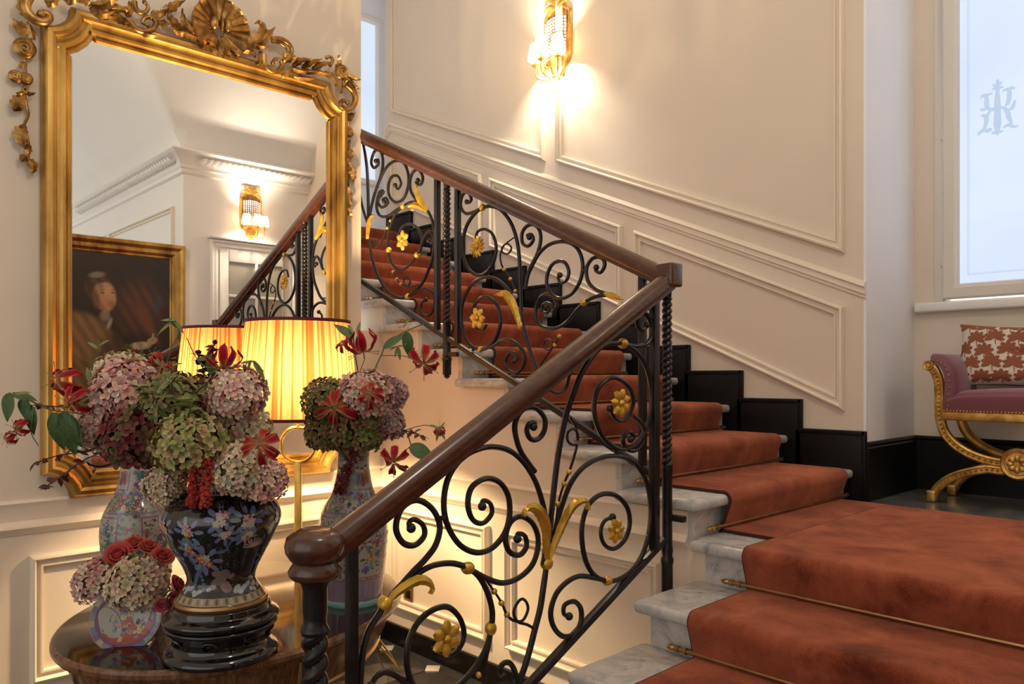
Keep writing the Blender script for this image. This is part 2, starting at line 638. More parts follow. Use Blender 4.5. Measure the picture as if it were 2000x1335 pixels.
gl, gr, gb, gt = s0 + sw + 0.035, s1 - sw - 0.035, q0 + sw + 0.04, q1 - sw - 0.04
for a0, a1, b0, b1 in ((gl, gl + 0.004, gb, gt), (gr - 0.004, gr, gb, gt), (gl, gr, gb, gb + 0.004), (gl, gr, gt - 0.004, gt), (gl + 0.008, gl + 0.0095, gb, gt), (gl, gr, gb + 0.008, gb + 0.0095)):
    e.box(a0, a1, gy0, gy0 + 0.002, b0, b1)
obj('etched_border', e, 'etched', pane, smooth=False)
for nm, zc in (('hinge', wz0 + 0.20), ('hinge', wz0 + 0.85)):
    h = MB().lathe([(0.001, -0.022), (0.007, -0.02), (0.007, 0.02), (0.001, 0.022)], (s0 - 0.002, WY - 0.022, zc), 10)
    h.box(s0 - 0.012, s0 + 0.004, WY - 0.022, WY - 0.01, zc - 0.012, zc + 0.012)
    obj(nm, h, 'window_paint', w1)
# etched monogram: flat ribbons on the glass
mono = [
    ([(-1.113,2.913),(-1.112,2.884),(-1.113,2.847),(-1.113,2.815),(-1.113,2.783),(-1.113,2.741),(-1.113,2.701),(-1.113,2.667),(-1.113,2.637)], [3, 4, 4.5, 6, 7, 7, 8, 6, 1.5]),
    ([(-1.133,2.895),(-1.124,2.884),(-1.113,2.883),(-1.103,2.888),(-1.093,2.897)], [1.5, 3, 3, 3, 1.5]),
    ([(-1.135,2.869),(-1.124,2.873),(-1.113,2.865),(-1.101,2.87),(-1.088,2.87)], [2, 3, 4, 3, 2]),
    ([(-1.187,2.837),(-1.178,2.848),(-1.164,2.847),(-1.15,2.848),(-1.135,2.85)], [1.5, 3.5, 4, 3, 2]),
    ([(-1.168,2.856),(-1.161,2.833),(-1.16,2.806),(-1.157,2.786),(-1.14,2.771),(-1.124,2.773),(-1.113,2.783)], [2.5, 4.5, 5.5, 4.5, 4, 4, 4]),
    ([(-1.185,2.79),(-1.18,2.779),(-1.166,2.78),(-1.154,2.788)], [2, 3.5, 3, 2]),
    ([(-1.185,2.747),(-1.175,2.751),(-1.164,2.74),(-1.161,2.718),(-1.166,2.697),(-1.171,2.68),(-1.187,2.67),(-1.199,2.657)], [2, 3, 5, 5, 4, 4, 4, 2]),
    ([(-1.14,2.769),(-1.152,2.755),(-1.16,2.736)], [3, 3, 4]),
    ([(-1.171,2.68),(-1.157,2.668),(-1.145,2.674),(-1.138,2.667)], [3, 4, 4, 2]),
    ([(-1.092,2.849),(-1.078,2.853),(-1.064,2.852),(-1.051,2.856),(-1.039,2.848)], [2, 3, 4, 3.5, 2]),
    ([(-1.062,2.859),(-1.062,2.833),(-1.063,2.807),(-1.069,2.785),(-1.08,2.775)], [4, 5, 5, 4.5, 2]),
    ([(-1.113,2.773),(-1.098,2.771),(-1.082,2.762),(-1.069,2.74),(-1.065,2.716),(-1.057,2.696),(-1.055,2.679)], [3, 3, 4, 5, 5, 4, 3]),
    ([(-1.038,2.793),(-1.044,2.771),(-1.051,2.754),(-1.064,2.755)], [2.5, 4, 3.5, 3]),
    ([(-1.089,2.669),(-1.075,2.676),(-1.06,2.675),(-1.044,2.664),(-1.024,2.664)], [2, 3.5, 4, 3.5, 1.5]),
    ([(-1.139,2.654),(-1.126,2.654),(-1.113,2.653),(-1.098,2.653),(-1.089,2.657)], [2, 3.5, 4, 3, 1.5]),
    ([(-1.131,2.702),(-1.113,2.69),(-1.096,2.692)], [2, 6, 2]),
]
e = MB()
for pts, ws in mono:
    q = cr([(p[0], p[1], w * 0.0021) for p, w in zip(pts, ws)], 4)
    n = len(q)
    vs = []
    for i in range(n):
        t = (q[min(i + 1, n - 1)] - q[max(i - 1, 0)])
        t = Vector((t.x, t.y)).normalized()
        a = Vector((q[i].x, q[i].y))
        nn = Vector((-t.y, t.x)) * q[i].z
        for yy in (gy0, gy0 + 0.0012):
            vs += [(a.x + nn.x, yy, a.y + nn.y), (a.x - nn.x, yy, a.y - nn.y)]
    fs = []
    for i in range(n - 1):
        k = 4 * i
        fs += [(k, k + 1, k + 5, k + 4), (k + 2, k + 6, k + 7, k + 3), (k, k + 4, k + 6, k + 2), (k + 1, k + 3, k + 7, k + 5)]
    e.add(vs, fs)
o = obj('etched_monogram', e, 'etched', pane, smooth=False)
o['label'] = 'interlaced capital letter monogram etched on the frosted glass'
m = MB().box(wx0 - 0.085, wx1 + 0.085, WY - 0.055, WY + 0.01, wz0 - 0.052, wz0 - 0.002)
struct(obj('trim_1', m, 'white_paint', bevel=0.012), 'white window sill above the bench')

# window at the top of the upper flight
w2x = -6.25
p0_, p1_, r0_, r1_ = 3.40, 4.20, 3.25, 4.86
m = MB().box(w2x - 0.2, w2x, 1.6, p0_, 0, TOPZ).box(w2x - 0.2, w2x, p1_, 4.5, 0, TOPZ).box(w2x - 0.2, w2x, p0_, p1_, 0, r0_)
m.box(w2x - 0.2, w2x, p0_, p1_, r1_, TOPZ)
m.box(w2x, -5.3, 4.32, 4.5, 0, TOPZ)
wall('wall_upper', m, 'daylight_tint', 'pale end wall at the head of the stairs')
w2 = sempty('window_2', (w2x, p0_, r0_), 'narrow bright window at the head of the stairs')
m = loop_moulding(MB(), [(p0_, r0_), (p1_, r0_), (p1_, r1_), (p0_, r1_)], [(0, -0.05), (0, 0.02), (0.015, 0.03), (0.05, 0.03), (0.065, 0.0), (0.065, -0.05)], lambda a, b, h: (w2x + h, a, b))
obj('window_frame', m, 'white_paint', w2, angle=25)
obj('pane', MB().box(w2x - 0.02, w2x - 0.012, p0_ + 0.06, p1_ - 0.06, r0_ + 0.06, r1_ - 0.06), 'pane', w2)

# stairs ---------------------------------------------------------
st = sempty('staircase', (0, 0, 0), 'veined grey and white marble staircase turning at a landing')
tread_src = None
for k in range(NK):
    x1 = XK(k) + 0.045
    x0 = XK(k + 1) - 0.01
    if k == NK - 1:
        m = MB().box(-6.25, x1, 2.385, SY, ZK(k) - 0.042, ZK(k))
        obj('upper_landing', m, 'marble', st, bevel=0.017)
        obj('upper_landing', MB().box(-6.25, -5.5, SY, 4.32, ZK(k) - 0.042, ZK(k)), 'marble', st)
    else:
        if tread_src is None:
            m = MB().box(x0 - x1, 0, 2.385, SY, -0.042, 0)
            t = obj('tread', m, 'marble', st, local=True, bevel=0.017)
            t.location = (x1, 0, ZK(k))
            tread_src = t.data
        else:
            inst(tread_src, 'tread', st, (x1, 0, ZK(k)))
    z0 = LZ if k == 0 else ZK(k - 1)
    obj('riser', MB().box(XK(k) - 0.03, XK(k), UY - 0.006, SY, z0 - 0.01, ZK(k) - 0.04), 'marble', st)
obj('landing_slab', MB().box(-1.588, DX, 2.386, 3.66, LZ - 0.042, LZ), 'marble', st, bevel=0.016)
obj('landing_slab', MB().box(-1.63, -1.50, 2.46, 3.66, LZ - 0.06, LZ - 0.001), 'marble', st)
YJ = lambda j: 2.386 - G2 * j
ZJ = lambda j: LZ - RS2 * j
low_src = None
for j in range(1, 6):
    m = MB().box(-1.588, DX, YJ(j), YJ(j - 1) + 0.06, ZJ(j) - 0.042, ZJ(j))
    if low_src is None:
        m = MB().box(-1.588, DX, 0, G2 + 0.06, -0.042, 0)
        t = obj('tread', m, 'marble', st, local=True, bevel=0.016)
        t.location = (0, YJ(j), ZJ(j))
        low_src = t.data
    else:
        inst(low_src, 'tread', st, (0, YJ(j), ZJ(j)))
for j in range(0, 6):
    obj('riser', MB().box(-1.545, DX, YJ(j) + 0.045, YJ(j) + 0.075, max(0, ZJ(j + 1) - 0.01), ZJ(j) - 0.04), 'marble', st)
poly = [(0.80, 0), (2.50, 0), (2.50, LZ - 0.04)]
for j in range(0, 5):
    poly += [(YJ(j) + 0.06, ZJ(j) - 0.04), (YJ(j) + 0.06, ZJ(j + 1) - 0.04)]
poly += [(0.80, ZJ(5) - 0.04)]
obj('stair_side', MB().prism(poly, lambda a, b, t: (t, a, b), -1.545, -1.45), 'wall', st, smooth=False)
m = MB().box(-1.60, DX + 0.1, 3.66, WY + 0.05, LZ - 0.08, LZ)
struct(obj('floor_landing', m, 'grey_stone'), 'grey polished stone floor in the window niche')

# side of the room seen in the mirror ------------------------------
m = MB().box(DX, DX + 0.2, CY, WY + 0.3, 0, 3.6)
wd = wall('wall_right', m, 'wall_pale', 'pale landing wall with the glazed door')
m = MB().box(DX + 0.2, 7, CY, CY + 0.2, 0, 3.6)
wc = wall('wall_hall', m, 'wall_pale', 'pale panelled hall wall')
panel([(1.0, 0.9), (3.1, 0.9), (3.1, 3.20), (1.0, 3.20)], FC, wc)
panel([(3.3, 0.9), (6.5, 0.9), (6.5, 3.20), (3.3, 3.20)], FC, wc)
m = MB().box(DX, DX + 0.16, -1.5, CY, 0, 2.66)
wall('wall_parapet', m, 'wall_pale', 'low pale wall beside the lower flight')
COR = [(0, 0), (0, 0.16), (0.02, 0.17), (0.035, 0.15), (0.05, 0.12), (0.09, 0.075), (0.14, 0.05), (0.165, 0.05), (0.18, 0.035), (0.215, 0.03), (0.23, 0.0)]
cn = sempty('trim_2', (DX, CY, 3.5), 'white plaster cornice with carved leaves')
# the cornice turns the corner: mitred run
pts = [(DX, WY), (DX, CY), (7, CY)]
m = MB()
vs = []
for i, (x, y) in enumerate(pts):
    for o, h in COR:
        if i == 0:
            vs.append((x - h, y, 3.72 - o))
        elif i == 1:
            vs.append((x - h, y - h, 3.72 - o))
        else:
            vs.append((x, y - h, 3.72 - o))
n = len(COR)
fs = [(s * n + i, s * n + i + 1, s * n + n + i + 1, s * n + n + i) for s in range(2) for i in range(n - 1)]
m.add(vs, fs)
obj('cornice', m, 'white_paint', cn, angle=25)
# leaves on the cornice
lf = MB()


def leaf_strip(L, w, hgt):
    def fn(u, v):
        s = v
        ww = w * math.sin(PI * min(1, s * 0.92 + 0.08)) ** 0.7
        return ((u - 0.5) * 2 * ww, s * L, hgt * math.sin(PI * s) * (1 - 0.5 * abs(u - 0.5) * 2))
    return MB().grid(fn, 5, 7)


base_leaf = leaf_strip(0.11, 0.028, 0.022)
bl = obj('cornice_leaf', base_leaf, 'white_paint', cn, local=True)
leaf_me = bl.data
tilt = Vector((-0.62, 0, -0.78)).normalized()
bl.matrix_local = Matrix.Translation((0 - 0.075, 1.2, 0.13)) @ frame_from((-0.75, 0, -0.66), (0, 0.75, 0.66)).to_4x4()
for i in range(1, 22):
    y = CY + 0.05 + i * 0.062
    if y > WY - 0.05:
        break
    for sgn in (1, -1):
        inst(leaf_me, 'cornice_leaf', cn, (-0.078 - (0.012 if sgn > 0 else 0), y - CY, 0.128 if sgn < 0 else 0.105), frame_from((-0.75, 0, -0.66), (-0.3, 0.8, 0.5 * sgn)))
for i in range(0, 46):
    x = DX + 0.02 + i * 0.075
    for sgn in (1, -1):
        inst(leaf_me, 'cornice_leaf', cn, (x - DX, -0.078 - (0.012 if sgn > 0 else 0), 0.128 if sgn < 0 else 0.105), frame_from((0, -0.75, -0.66), (0.8, -0.3, 0.5 * sgn)))


def vault(x, y):
    if x > DX and y > CY:
        return 3.72
    d = max(DX - x, CY - y)
    t = min(1.0, max(0.0, d) / 2.3)
    return 3.72 + 1.35 * max(0, 1 - (1 - t) ** 2) ** 0.8


m = MB()
xs = [7 - i * 0.3 for i in range(20)] + [DX + 0.001] + [DX - 0.1 * i * (1 + 0.05 * i) for i in range(1, 14)] + [-1.6 - 0.5 * i for i in range(1, 11)]
xs = sorted(set(round(x, 3) for x in xs))
ys = sorted(set([round(CY - 0.1 * i * (1 + 0.05 * i), 3) for i in range(0, 14)] + [-0.6 - 0.5 * i for i in range(10)] + [CY + 0.001, 3.2, 3.6, 4.0, 4.4, 4.7, 6.0]))
vs = [(x, y, vault(x, y)) for y in ys for x in xs]
nx = len(xs)
m.add(vs, [(j * nx + i, j * nx + i + 1, (j + 1) * nx + i + 1, (j + 1) * nx + i) for j in range(len(ys) - 1) for i in range(nx - 1)])
struct(obj('ceiling', m, 'ceiling', angle=35), 'pale vaulted plaster ceiling')

# glazed door on the landing (seen in the mirror)
dy0, dy1, dz1 = 3.23, 4.25, 2.87
d1 = sempty('door_1', (DX, dy0, LZ), 'white door with glazed panes under the wall lamp')
m = MB()
ARCH = [(0, 0), (0, 0.03), (0.012, 0.042), (0.03, 0.042), (0.04, 0.03), (0.07, 0.026), (0.085, 0.016), (0.10, 0.014), (0.10, 0)]
loop_moulding(m, [(dy0, LZ - 0.3), (dy1, LZ - 0.3), (dy1, dz1), (dy0, dz1)], ARCH, FD)
obj('architrave', m, 'white_paint', d1, angle=25)
m = MB().box(DX - 0.06, DX, dy0 - 0.02, dy1 + 0.02, dz1, dz1 + 0.025)
obj('lintel_cap', m, 'white_paint', d1, bevel=0.006)
ly0, ly1 = dy0 + 0.105, dy1 - 0.105
m = MB().box(DX - 0.02, DX - 0.001, ly0, ly0 + 0.1, LZ, dz1 - 0.1).box(DX - 0.02, DX - 0.001, ly1 - 0.1, ly1, LZ, dz1 - 0.1)
m.box(DX - 0.02, DX - 0.001, ly0 + 0.1, ly1 - 0.1, dz1 - 0.22, dz1 - 0.1).box(DX - 0.02, DX - 0.001, ly0 + 0.1, ly1 - 0.1, LZ, LZ + 0.35)
leaf_o = obj('door_leaf', m, 'white_paint', d1, bevel=0.003)
py0, py1, pz0, pz1 = ly0 + 0.1, ly1 - 0.1, LZ + 0.35, dz1 - 0.22
m = MB().box(DX - 0.024, DX - 0.002, (py0 + py1) / 2 - 0.014, (py0 + py1) / 2 + 0.014, pz0, pz1)
rows = 4
for i in range(1, rows):
    z = pz0 + (pz1 - pz0) * i / rows
    m.box(DX - 0.023, DX - 0.002, py0, py1, z - 0.014, z + 0.014)
obj('glazing_bars', m, 'white_paint', leaf_o, bevel=0.003)
noisy('door_glass', [(0.3, (0.30, 0.27, 0.22)), (0.7, (0.40, 0.36, 0.30))], 2, 2, 0.06)
for i in range(rows):
    for c in range(2):
        a0 = py0 if c == 0 else (py0 + py1) / 2
        b0 = pz0 + (pz1 - pz0) * i / rows
        obj('pane', MB().box(DX - 0.008, DX - 0.004, a0, a0 + (py1 - py0) / 2, b0, b0 + (pz1 - pz0) / rows), 'door_glass', leaf_o, smooth=False)

# added lantern, out of view over the hall, to bring light from above
lc_ = (-0.70, 1.20, 3.95)
ln = thing('fill_lantern', 'brass lantern added out of view over the hall for light from above', 'lantern', (lc_[0], lc_[1], 3.7))
m = MB()
for i in range(6):
    a = PI * i / 3
    a2 = PI * (i + 1) / 3
    p, q = Vector((math.cos(a) * 0.16, math.sin(a) * 0.16, 0)), Vector((math.cos(a2) * 0.16, math.sin(a2) * 0.16, 0))
    c = Vector(lc_)
    m.tube([c + p * 0.75 + Vector((0, 0, -0.25)), c + p + Vector((0, 0, 0.2))], 0.006, 6)
    m.tube([c + p + Vector((0, 0, 0.2)), c + q + Vector((0, 0, 0.2))], 0.006, 6)
    m.tube([c + p * 0.75 + Vector((0, 0, -0.25)), c + q * 0.75 + Vector((0, 0, -0.25))], 0.006, 6)
    m.tube([c + p + Vector((0, 0, 0.2)), c + Vector((0, 0, 0.34))], 0.006, 6)
obj('frame', m, 'brass', ln)
obj('chain', MB().tube([(lc_[0], lc_[1], 4.28), (lc_[0], lc_[1], 5.06)], 0.008, 8), 'brass', ln)
lamp('fill_lantern_light', lc_, FILL_LANTERN_W, (1.0, 0.87, 0.71), 0.14)

# ================================================================ carpets and stair rods
def strip(path, fn, w0, w1, th=0.012, nseg=1):
    """carpet strip: path [(a, b)], fn(a, b, w) -> xyz; thickness grows to the left of the path direction"""
    P = [Vector(p) for p in path]
    n = len(P)
    N = []
    for i in range(n):
        d1 = (P[i] - P[i - 1]).normalized() if i else (P[1] - P[0]).normalized()
        d2 = (P[i + 1] - P[i]).normalized() if i < n - 1 else d1
        k = Vector((-d1.y - d2.y, d1.x + d2.x))
        L = k.length_squared
        N.append(k * (2 / L) if L > 0.5 else k.normalized() * 1.4)
    m = MB()
    vs = []
    ws = [w0 + (w1 - w0) * i / nseg for i in range(nseg + 1)]
    if nseg > 1:
        ws = [w0, w0 + 0.006] + ws[1:-1] + [w1 - 0.006, w1]
        nseg += 2
    for p, q in zip(P, N):
        t = p + q * th
        vs.append(fn(p.x, p.y, w0))
        for k, w in enumerate(ws):
            e = 0.10 if k in (0, nseg) else 0
            t2 = p + q * th * (1 - e)
            vs.append(fn(t2.x, t2.y, w))
        vs.append(fn(p.x, p.y, w1))
    r = nseg + 3
    fs = []
    for i in range(n - 1):
        for k in range(r - 1):
            fs.append((i * r + k, i * r + k + 1, (i + 1) * r + k + 1, (i + 1) * r + k))
        fs.append((i * r + r - 1, i * r, (i + 1) * r, (i + 1) * r + r - 1))
    fs.append(tuple(range(r)))
    fs.append(tuple((n - 1) * r + k for k in range(r)))
    m.add(vs, fs)
    return m


def arc(cx, cy, r, a0, a1, n):
    return [(cx + r * math.cos(R(a0 + (a1 - a0) * i / n)), cy + r * math.sin(R(a0 + (a1 - a0) * i / n))) for i in range(n + 1)]


# upper flight: runs towards -x; use s = -x so that the path goes forward and up
CB0, CB1 = 2.605, 3.63
path = [(1.362, LZ + 0.001), (-(XK(0) + 0.01), LZ + 0.001)]
for k in range(NK):
    s = -(XK(k))
    z = ZK(k)
    zb = LZ if k == 0 else ZK(k - 1)
    path += [(s - 0.006, zb + 0.004)]
    path += [(q[0], q[1]) for q in arc(s - 0.045 + 0.02, z - 0.022, 0.0225, 200, 90, 6)]
    path += [(-(XK(k + 1)) - 0.012 if k < NK - 1 else 6.0, z + 0.001)]
cu = thing('stair_runner', 'rust red wool runner carpet climbing the upper flight', 'carpet', (-1.6, 3.1, LZ))
obj('pile', strip(path, lambda a, b, w: (-a, w, b), CB0, CB1, 0.014, 4), 'carpet', cu, angle=50)
for w in (CB0 + 0.002, CB1 - 0.004):
    obj('binding', strip([(a, b + 0.0004) for a, b in path], lambda a, b, q: (-a, q, b), w - 0.006, w + 0.004, 0.0128), 'carpet_edge', cu, angle=50)
# lower flight and landing
CX0, CX1 = -1.362, 0.48
path = []
for j in range(5, -1, -1):
    yn, z = YJ(j), ZJ(j)
    yb = yn + 0.045
    zb = ZJ(j + 1) if j < 5 else 0.0
    if j == 5:
        path += [(yb - 0.16, 0.001)]
    path += [(yb - 0.008, max(0.001, zb) + 0.003)]
    path += arc(yn + 0.02, z - 0.022, 0.0225, 200, 90, 6)
    path += [(yb + G2 - 0.014 if j else 3.615, z + 0.001)]
cl = thing('stair_carpet', 'rust red wool carpet covering the landing and lower steps', 'carpet', (-0.45, 2.4, LZ))
obj('pile', strip(path, lambda a, b, w: (w, a, b), CX0, CX1, 0.014, 4), 'carpet', cl, angle=50)
obj('binding', strip([(a, b + 0.0004) for a, b in path[:-1]] + [(2.60, LZ + 0.0014)], lambda a, b, q: (q, a, b), CX0 - 0.004, CX0 + 0.006, 0.0135), 'carpet_edge', cl, angle=50)
# notch piece of the landing carpet in front of the upper flight


def rod(name_label, a, b, nrm):
    """brass rod from a to b with end brackets"""
    A, B = Vector(a), Vector(b)
    mid = (A + B) / 2
    t = thing('stair_rod', name_label, 'stair rod', tuple(A), 'brass stair rods holding the carpet')
    obj('rod', MB().tube([A, B], 0.0075, 10), 'brass', t)
    d = (B - A).normalized()
    for e, s in ((A, -1), (B, 1)):
        p = e + d * (s * 0.004)
        mt = frame_from(d * s)
        obj('finial', MB().lathe([(0.0015, -0.012), (0.011, -0.010), (0.011, 0.004), (0.006, 0.008), (0.0095, 0.016), (0.010, 0.024), (0.006, 0.034), (0.001, 0.04)], p, 10, None, mt), 'brass', t)
        q = e - d * (s * 0.03)
        m = MB().tube([q, q + Vector(nrm) * 0.03 + Vector((0, 0, -0.004))], 0.006, 8)
        m.lathe([(0.002, -0.006), (0.0115, -0.005), (0.0115, 0.005), (0.002, 0.006)], q, 10, None, frame_from(d))
        obj('bracket', m, 'brass', t)


ordn = ['first', 'second', 'third', 'fourth', 'fifth', 'sixth', 'seventh', 'eighth', 'ninth', 'tenth', 'eleventh', 'twelfth']
for k in range(NK):
    zb = LZ if k == 0 else ZK(k - 1)
    rod('brass stair rod at the foot of the %s riser above the landing' % ordn[k], (XK(k) + 0.026, CB0 - 0.075, zb + 0.026), (XK(k) + 0.026, CB1 + 0.04, zb + 0.026), (-1, 0, 0))
for j in range(0, 3):
    rod('long brass stair rod under the %s' % ['landing edge', 'first step below the landing', 'second step below the landing'][j], (CX0 - 0.06, YJ(j) + 0.018, ZJ(j + 1) + 0.026), (CX1 + 0.06, YJ(j) + 0.018, ZJ(j + 1) + 0.026), (0, 1, 0))

# ================================================================ wrought iron balustrades
LX = -1.64
UYR = 2.33
PL = lambda p, h=0.0: (LX + h, p[0], p[1])
PU = lambda p, h=0.0: (p[0], UYR - h, p[1])


def scroll(parent, P, pts, r=0.0085, n=5, ball=True, name='scroll', taper=True, mat='iron'):
    q = cr(pts, n)
    m = len(q)
    rr = [r * (0.72 + 0.28 * min(1, i / (m * 0.25))) if taper else r for i in range(m)]
    mb = MB().tube([P(p) for p in q], rr, 8)
    if ball:
        mb.ball(P(pts[0]), r * 1.55, 10)
    return obj(name, mb, mat, parent)


def collar(parent, P, p, d, r=0.017, ln=0.016, mat='gold_paint'):
    """gilded ring round a bar that runs in direction d (plane coordinates)"""
    a = Vector(P((p[0] - d[0], p[1] - d[1])))
    b = Vector(P((p[0] + d[0], p[1] + d[1])))
    mt = frame_from(b - a)
    mb = MB().lathe([(0.004, -ln), (r * 0.7, -ln), (r, -ln * 0.5), (r * 1.05, 0), (r, ln * 0.5), (r * 0.7, ln), (0.004, ln)], P(p), 12, None, mt)
    return obj('collar', mb, mat, parent)


def beads(parent, P, pts, r=0.0095):
    for p in pts:
        obj('bead', MB().ball(P(p), r, 8), 'gold_paint', parent)


_petal = {}


def petal_mesh(kind):
    if kind in _petal:
        return _petal[kind]
    L, w, cup = {'round': (0.045, 0.017, 0.010), 'daisy': (0.040, 0.0065, 0.006), 'leaf': (0.05, 0.014, 0.012)}[kind]

    def fn(u, v):
        a = (u - 0.5) * 2
        ww = w * (math.sin(PI * (0.06 + 0.90 * v)) ** 0.6)
        return (a * ww, 0.006 + v * L, cup * math.sin(PI * v * 0.8) * (1 - 0.4 * a * a) + 0.004 * (1 - abs(a)))

    mb = MB().grid(fn, 5, 6)
    n = len(mb.v)
    mb.v += [(v[0], v[1], v[2] - 0.004) for v in mb.v]
    mb.c += [None] * n
    mb.f += [tuple(i + n for i in f[::-1]) for f in mb.f]
    me = bpy.data.meshes.new('petal')
    me.from_pydata(mb.v, [], mb.f)
    me.shade_smooth()
    me.materials.append(MATS['gold_paint'])
    _petal[kind] = me
    return me


def rosette(parent, P, p, kind='round', n=6, sc=1.0, squash=1.0, turn=0.0):
    """gilded flower: boss with separate petals"""
    c = Vector(P(p, 0.012))
    nrm = (Vector(P(p, 1.0)) - Vector(P(p, 0.0))).normalized()
    mt = frame_from(nrm)
    o = obj('rosette', MB().lathe([(0.001, 0.0), (0.011 * sc, 0.002), (0.012 * sc, 0.009), (0.007 * sc, 0.016), (0.001, 0.018)], c, 12, None, mt), 'gold_paint', parent)
    og = Vector(ORG[parent.name])
    for i in range(n):
        rot = mt @ Matrix.Rotation(2 * PI * i / n + turn, 3, 'Z')
        inst(petal_mesh(kind), 'petal', o, c - og, rot, sc)
    return o


def gilt_leaf(parent, P, pts, w=0.02, lean=0.012, ridge=0.006, mat='gold_paint', name='leaf'):
    """long curled leaf along a plane path"""
    q = cr(pts, 5)
    m = len(q)
    vs = []
    for i in range(m):
        t = (q[min(i + 1, m - 1)] - q[max(i - 1, 0)]).normalized()
        nn = Vector((-t.y, t.x))
        s = i / (m - 1)
        ww = w * (0.45 + 0.75 * math.sin(PI * min(1, s * 1.05 + 0.02)) ** 0.8) * (1 - 0.75 * s ** 3)
        jag = 1 + (0.20 if mat != 'gold_paint' else 0.05) * math.sin(i * 1.9)
        h = lean * s
        for k, hh in ((-1, 0.0), (-0.5, ridge * 0.7), (0, ridge * 1.6), (0.5, ridge * 0.7), (1, 0.0)):
            vs.append(P((q[i].x + nn.x * ww * k * jag, q[i].y + nn.y * ww * k * jag), 0.006 + h + hh))
        vs.append(P((q[i].x, q[i].y), -0.006 + h))
    fs = []
    for i in range(m - 1):
        for k in range(6):
            k2 = (k + 1) % 6
            fs.append((i * 6 + k, i * 6 + k2, (i + 1) * 6 + k2, (i + 1) * 6 + k))
    fs.append(tuple(range(6)))
    fs.append(tuple((m - 1) * 6 + k for k in range(6)))
    return obj(name, MB().add(vs, fs), mat, parent)


def bar(parent, P, p0, p1, w=0.0135, name='bar'):
    a, b = Vector(P(p0)), Vector(P(p1))
    d = (b - a).normalized()
    nrm = (Vector(P(p0, 1.0)) - Vector(P(p0, 0.0))).normalized()
    s = d.cross(nrm).normalized()
    vs = [e + s * (i * w) + nrm * (j * w) for e in (a, b) for i, j in ((-1, -1), (1, -1), (1, 1), (-1, 1))]
    mb = MB().add(vs, [(0, 1, 2, 3), (7, 6, 5, 4), (0, 4, 5, 1), (1, 5, 6, 2), (2, 6, 7, 3), (3, 7, 4, 0)])
    return obj(name, mb, 'iron', parent, bevel=0.002)


def twist_post(x, y, z0, z1, r=0.019, turns=9, lobes=4, n=20, depth=0.22):
    m = max(40, int(turns * 14))
    mb = MB()
    vs = []
    for i in range(m + 1):
        s = i / m
        z = z0 + (z1 - z0) * s
        for k in range(n):
            t = 2 * PI * k / n
            rr = r * (1 - depth + depth * abs(math.cos(lobes * 0.5 * (t - 2 * PI * turns * s))))
            vs.append((x + rr * math.cos(t), y + rr * math.sin(t), z))
    fs = [(i * n + k, i * n + (k + 1) % n, (i + 1) * n + (k + 1) % n, (i + 1) * n + k) for i in range(m) for k in range(n)]
    fs += [tuple(range(n - 1, -1, -1)), tuple(m * n + k for k in range(n))]
    return mb.add(vs, fs)


def handrail(parent, a, b, r=0.036):
    a, b = Vector(a), Vector(b)
    d = (b - a).normalized()
    s = d.cross(Vector((0, 0, 1))).normalized()
    u = s.cross(d)
    prof = []
    for i in range(20):
        t = PI * (-0.12 + 1.24 * i / 19)
        prof.append((math.cos(t) * r, math.sin(t) * r))
    prof += [(-r * 0.86, -r * 0.52), (-r * 0.62, -r * 0.62), (-r * 0.62, -r * 0.92), (r * 0.62, -r * 0.92), (r * 0.62, -r * 0.62), (r * 0.86, -r * 0.52)]
    n = len(prof)
    vs = [e + s * p + u * q for e in (a, b) for p, q in prof]
    fs = [tuple(range(n - 1, -1, -1)), tuple(range(n, 2 * n))] + [(i, (i + 1) % n, (i + 1) % n + n, i + n) for i in range(n)]
    return obj('handrail', MB().add(vs, fs), 'handrail', parent, angle=35)


# ---------------------------------------------------------------- lower balustrade
lb = thing('iron_balustrade', 'black scrolled iron balustrade with turned wooden cap beside the lower steps', 'balustrade', (LX, 0.92, 0.15))
zr = lambda y: 1.052 + (y - 0.97) * 0.548
handrail(lb, (LX, 0.94, zr(0.94)), (LX, 2.335, zr(2.335)))
# starting newel
nx, ny = LX, 0.916
cap = MB().lathe([(0.002, -0.075), (0.052, -0.074), (0.060, -0.066), (0.062, -0.055), (0.054, -0.042), (0.050, -0.036), (0.058, -0.028), (0.068, -0.012), (0.070, 0.004), (0.066, 0.022), (0.052, 0.034), (0.044, 0.036), (0.042, 0.040), (0.036, 0.042), (0.030, 0.038), (0.002, 0.040)], (nx, ny, 1.055), 32)
obj('newel_cap', cap, 'handrail', lb, angle=50)
nw = obj('newel', twist_post(nx, ny, 0.15, 0.855, 0.031, 8, 2, 22, 0.42), 'iron', lb)
m = MB().lathe([(0.02, 0.845), (0.030, 0.848), (0.034, 0.858), (0.030, 0.868), (0.027, 0.872), (0.027, 0.89), (0.029, 0.905), (0.029, 0.955), (0.032, 0.968), (0.040, 0.978), (0.040, 0.985), (0.02, 0.988)], (nx, ny, 0), 24)
obj('newel_collar', m, 'iron', lb)
zb2 = lambda y: 0.539 + (y - 1.641) * 0.489
bar(lb, PL, (1.016, zb2(1.016)), (1.016, zr(1.016) - 0.03), 0.0125)
bar(lb, PL, (2.253, zb2(2.253)), (2.253, zr(2.253) - 0.03), 0.0145)
bar(lb, PL, (0.93, zb2(0.93)), (2.31, zb2(2.31)), 0.012, 'bottom_rail')
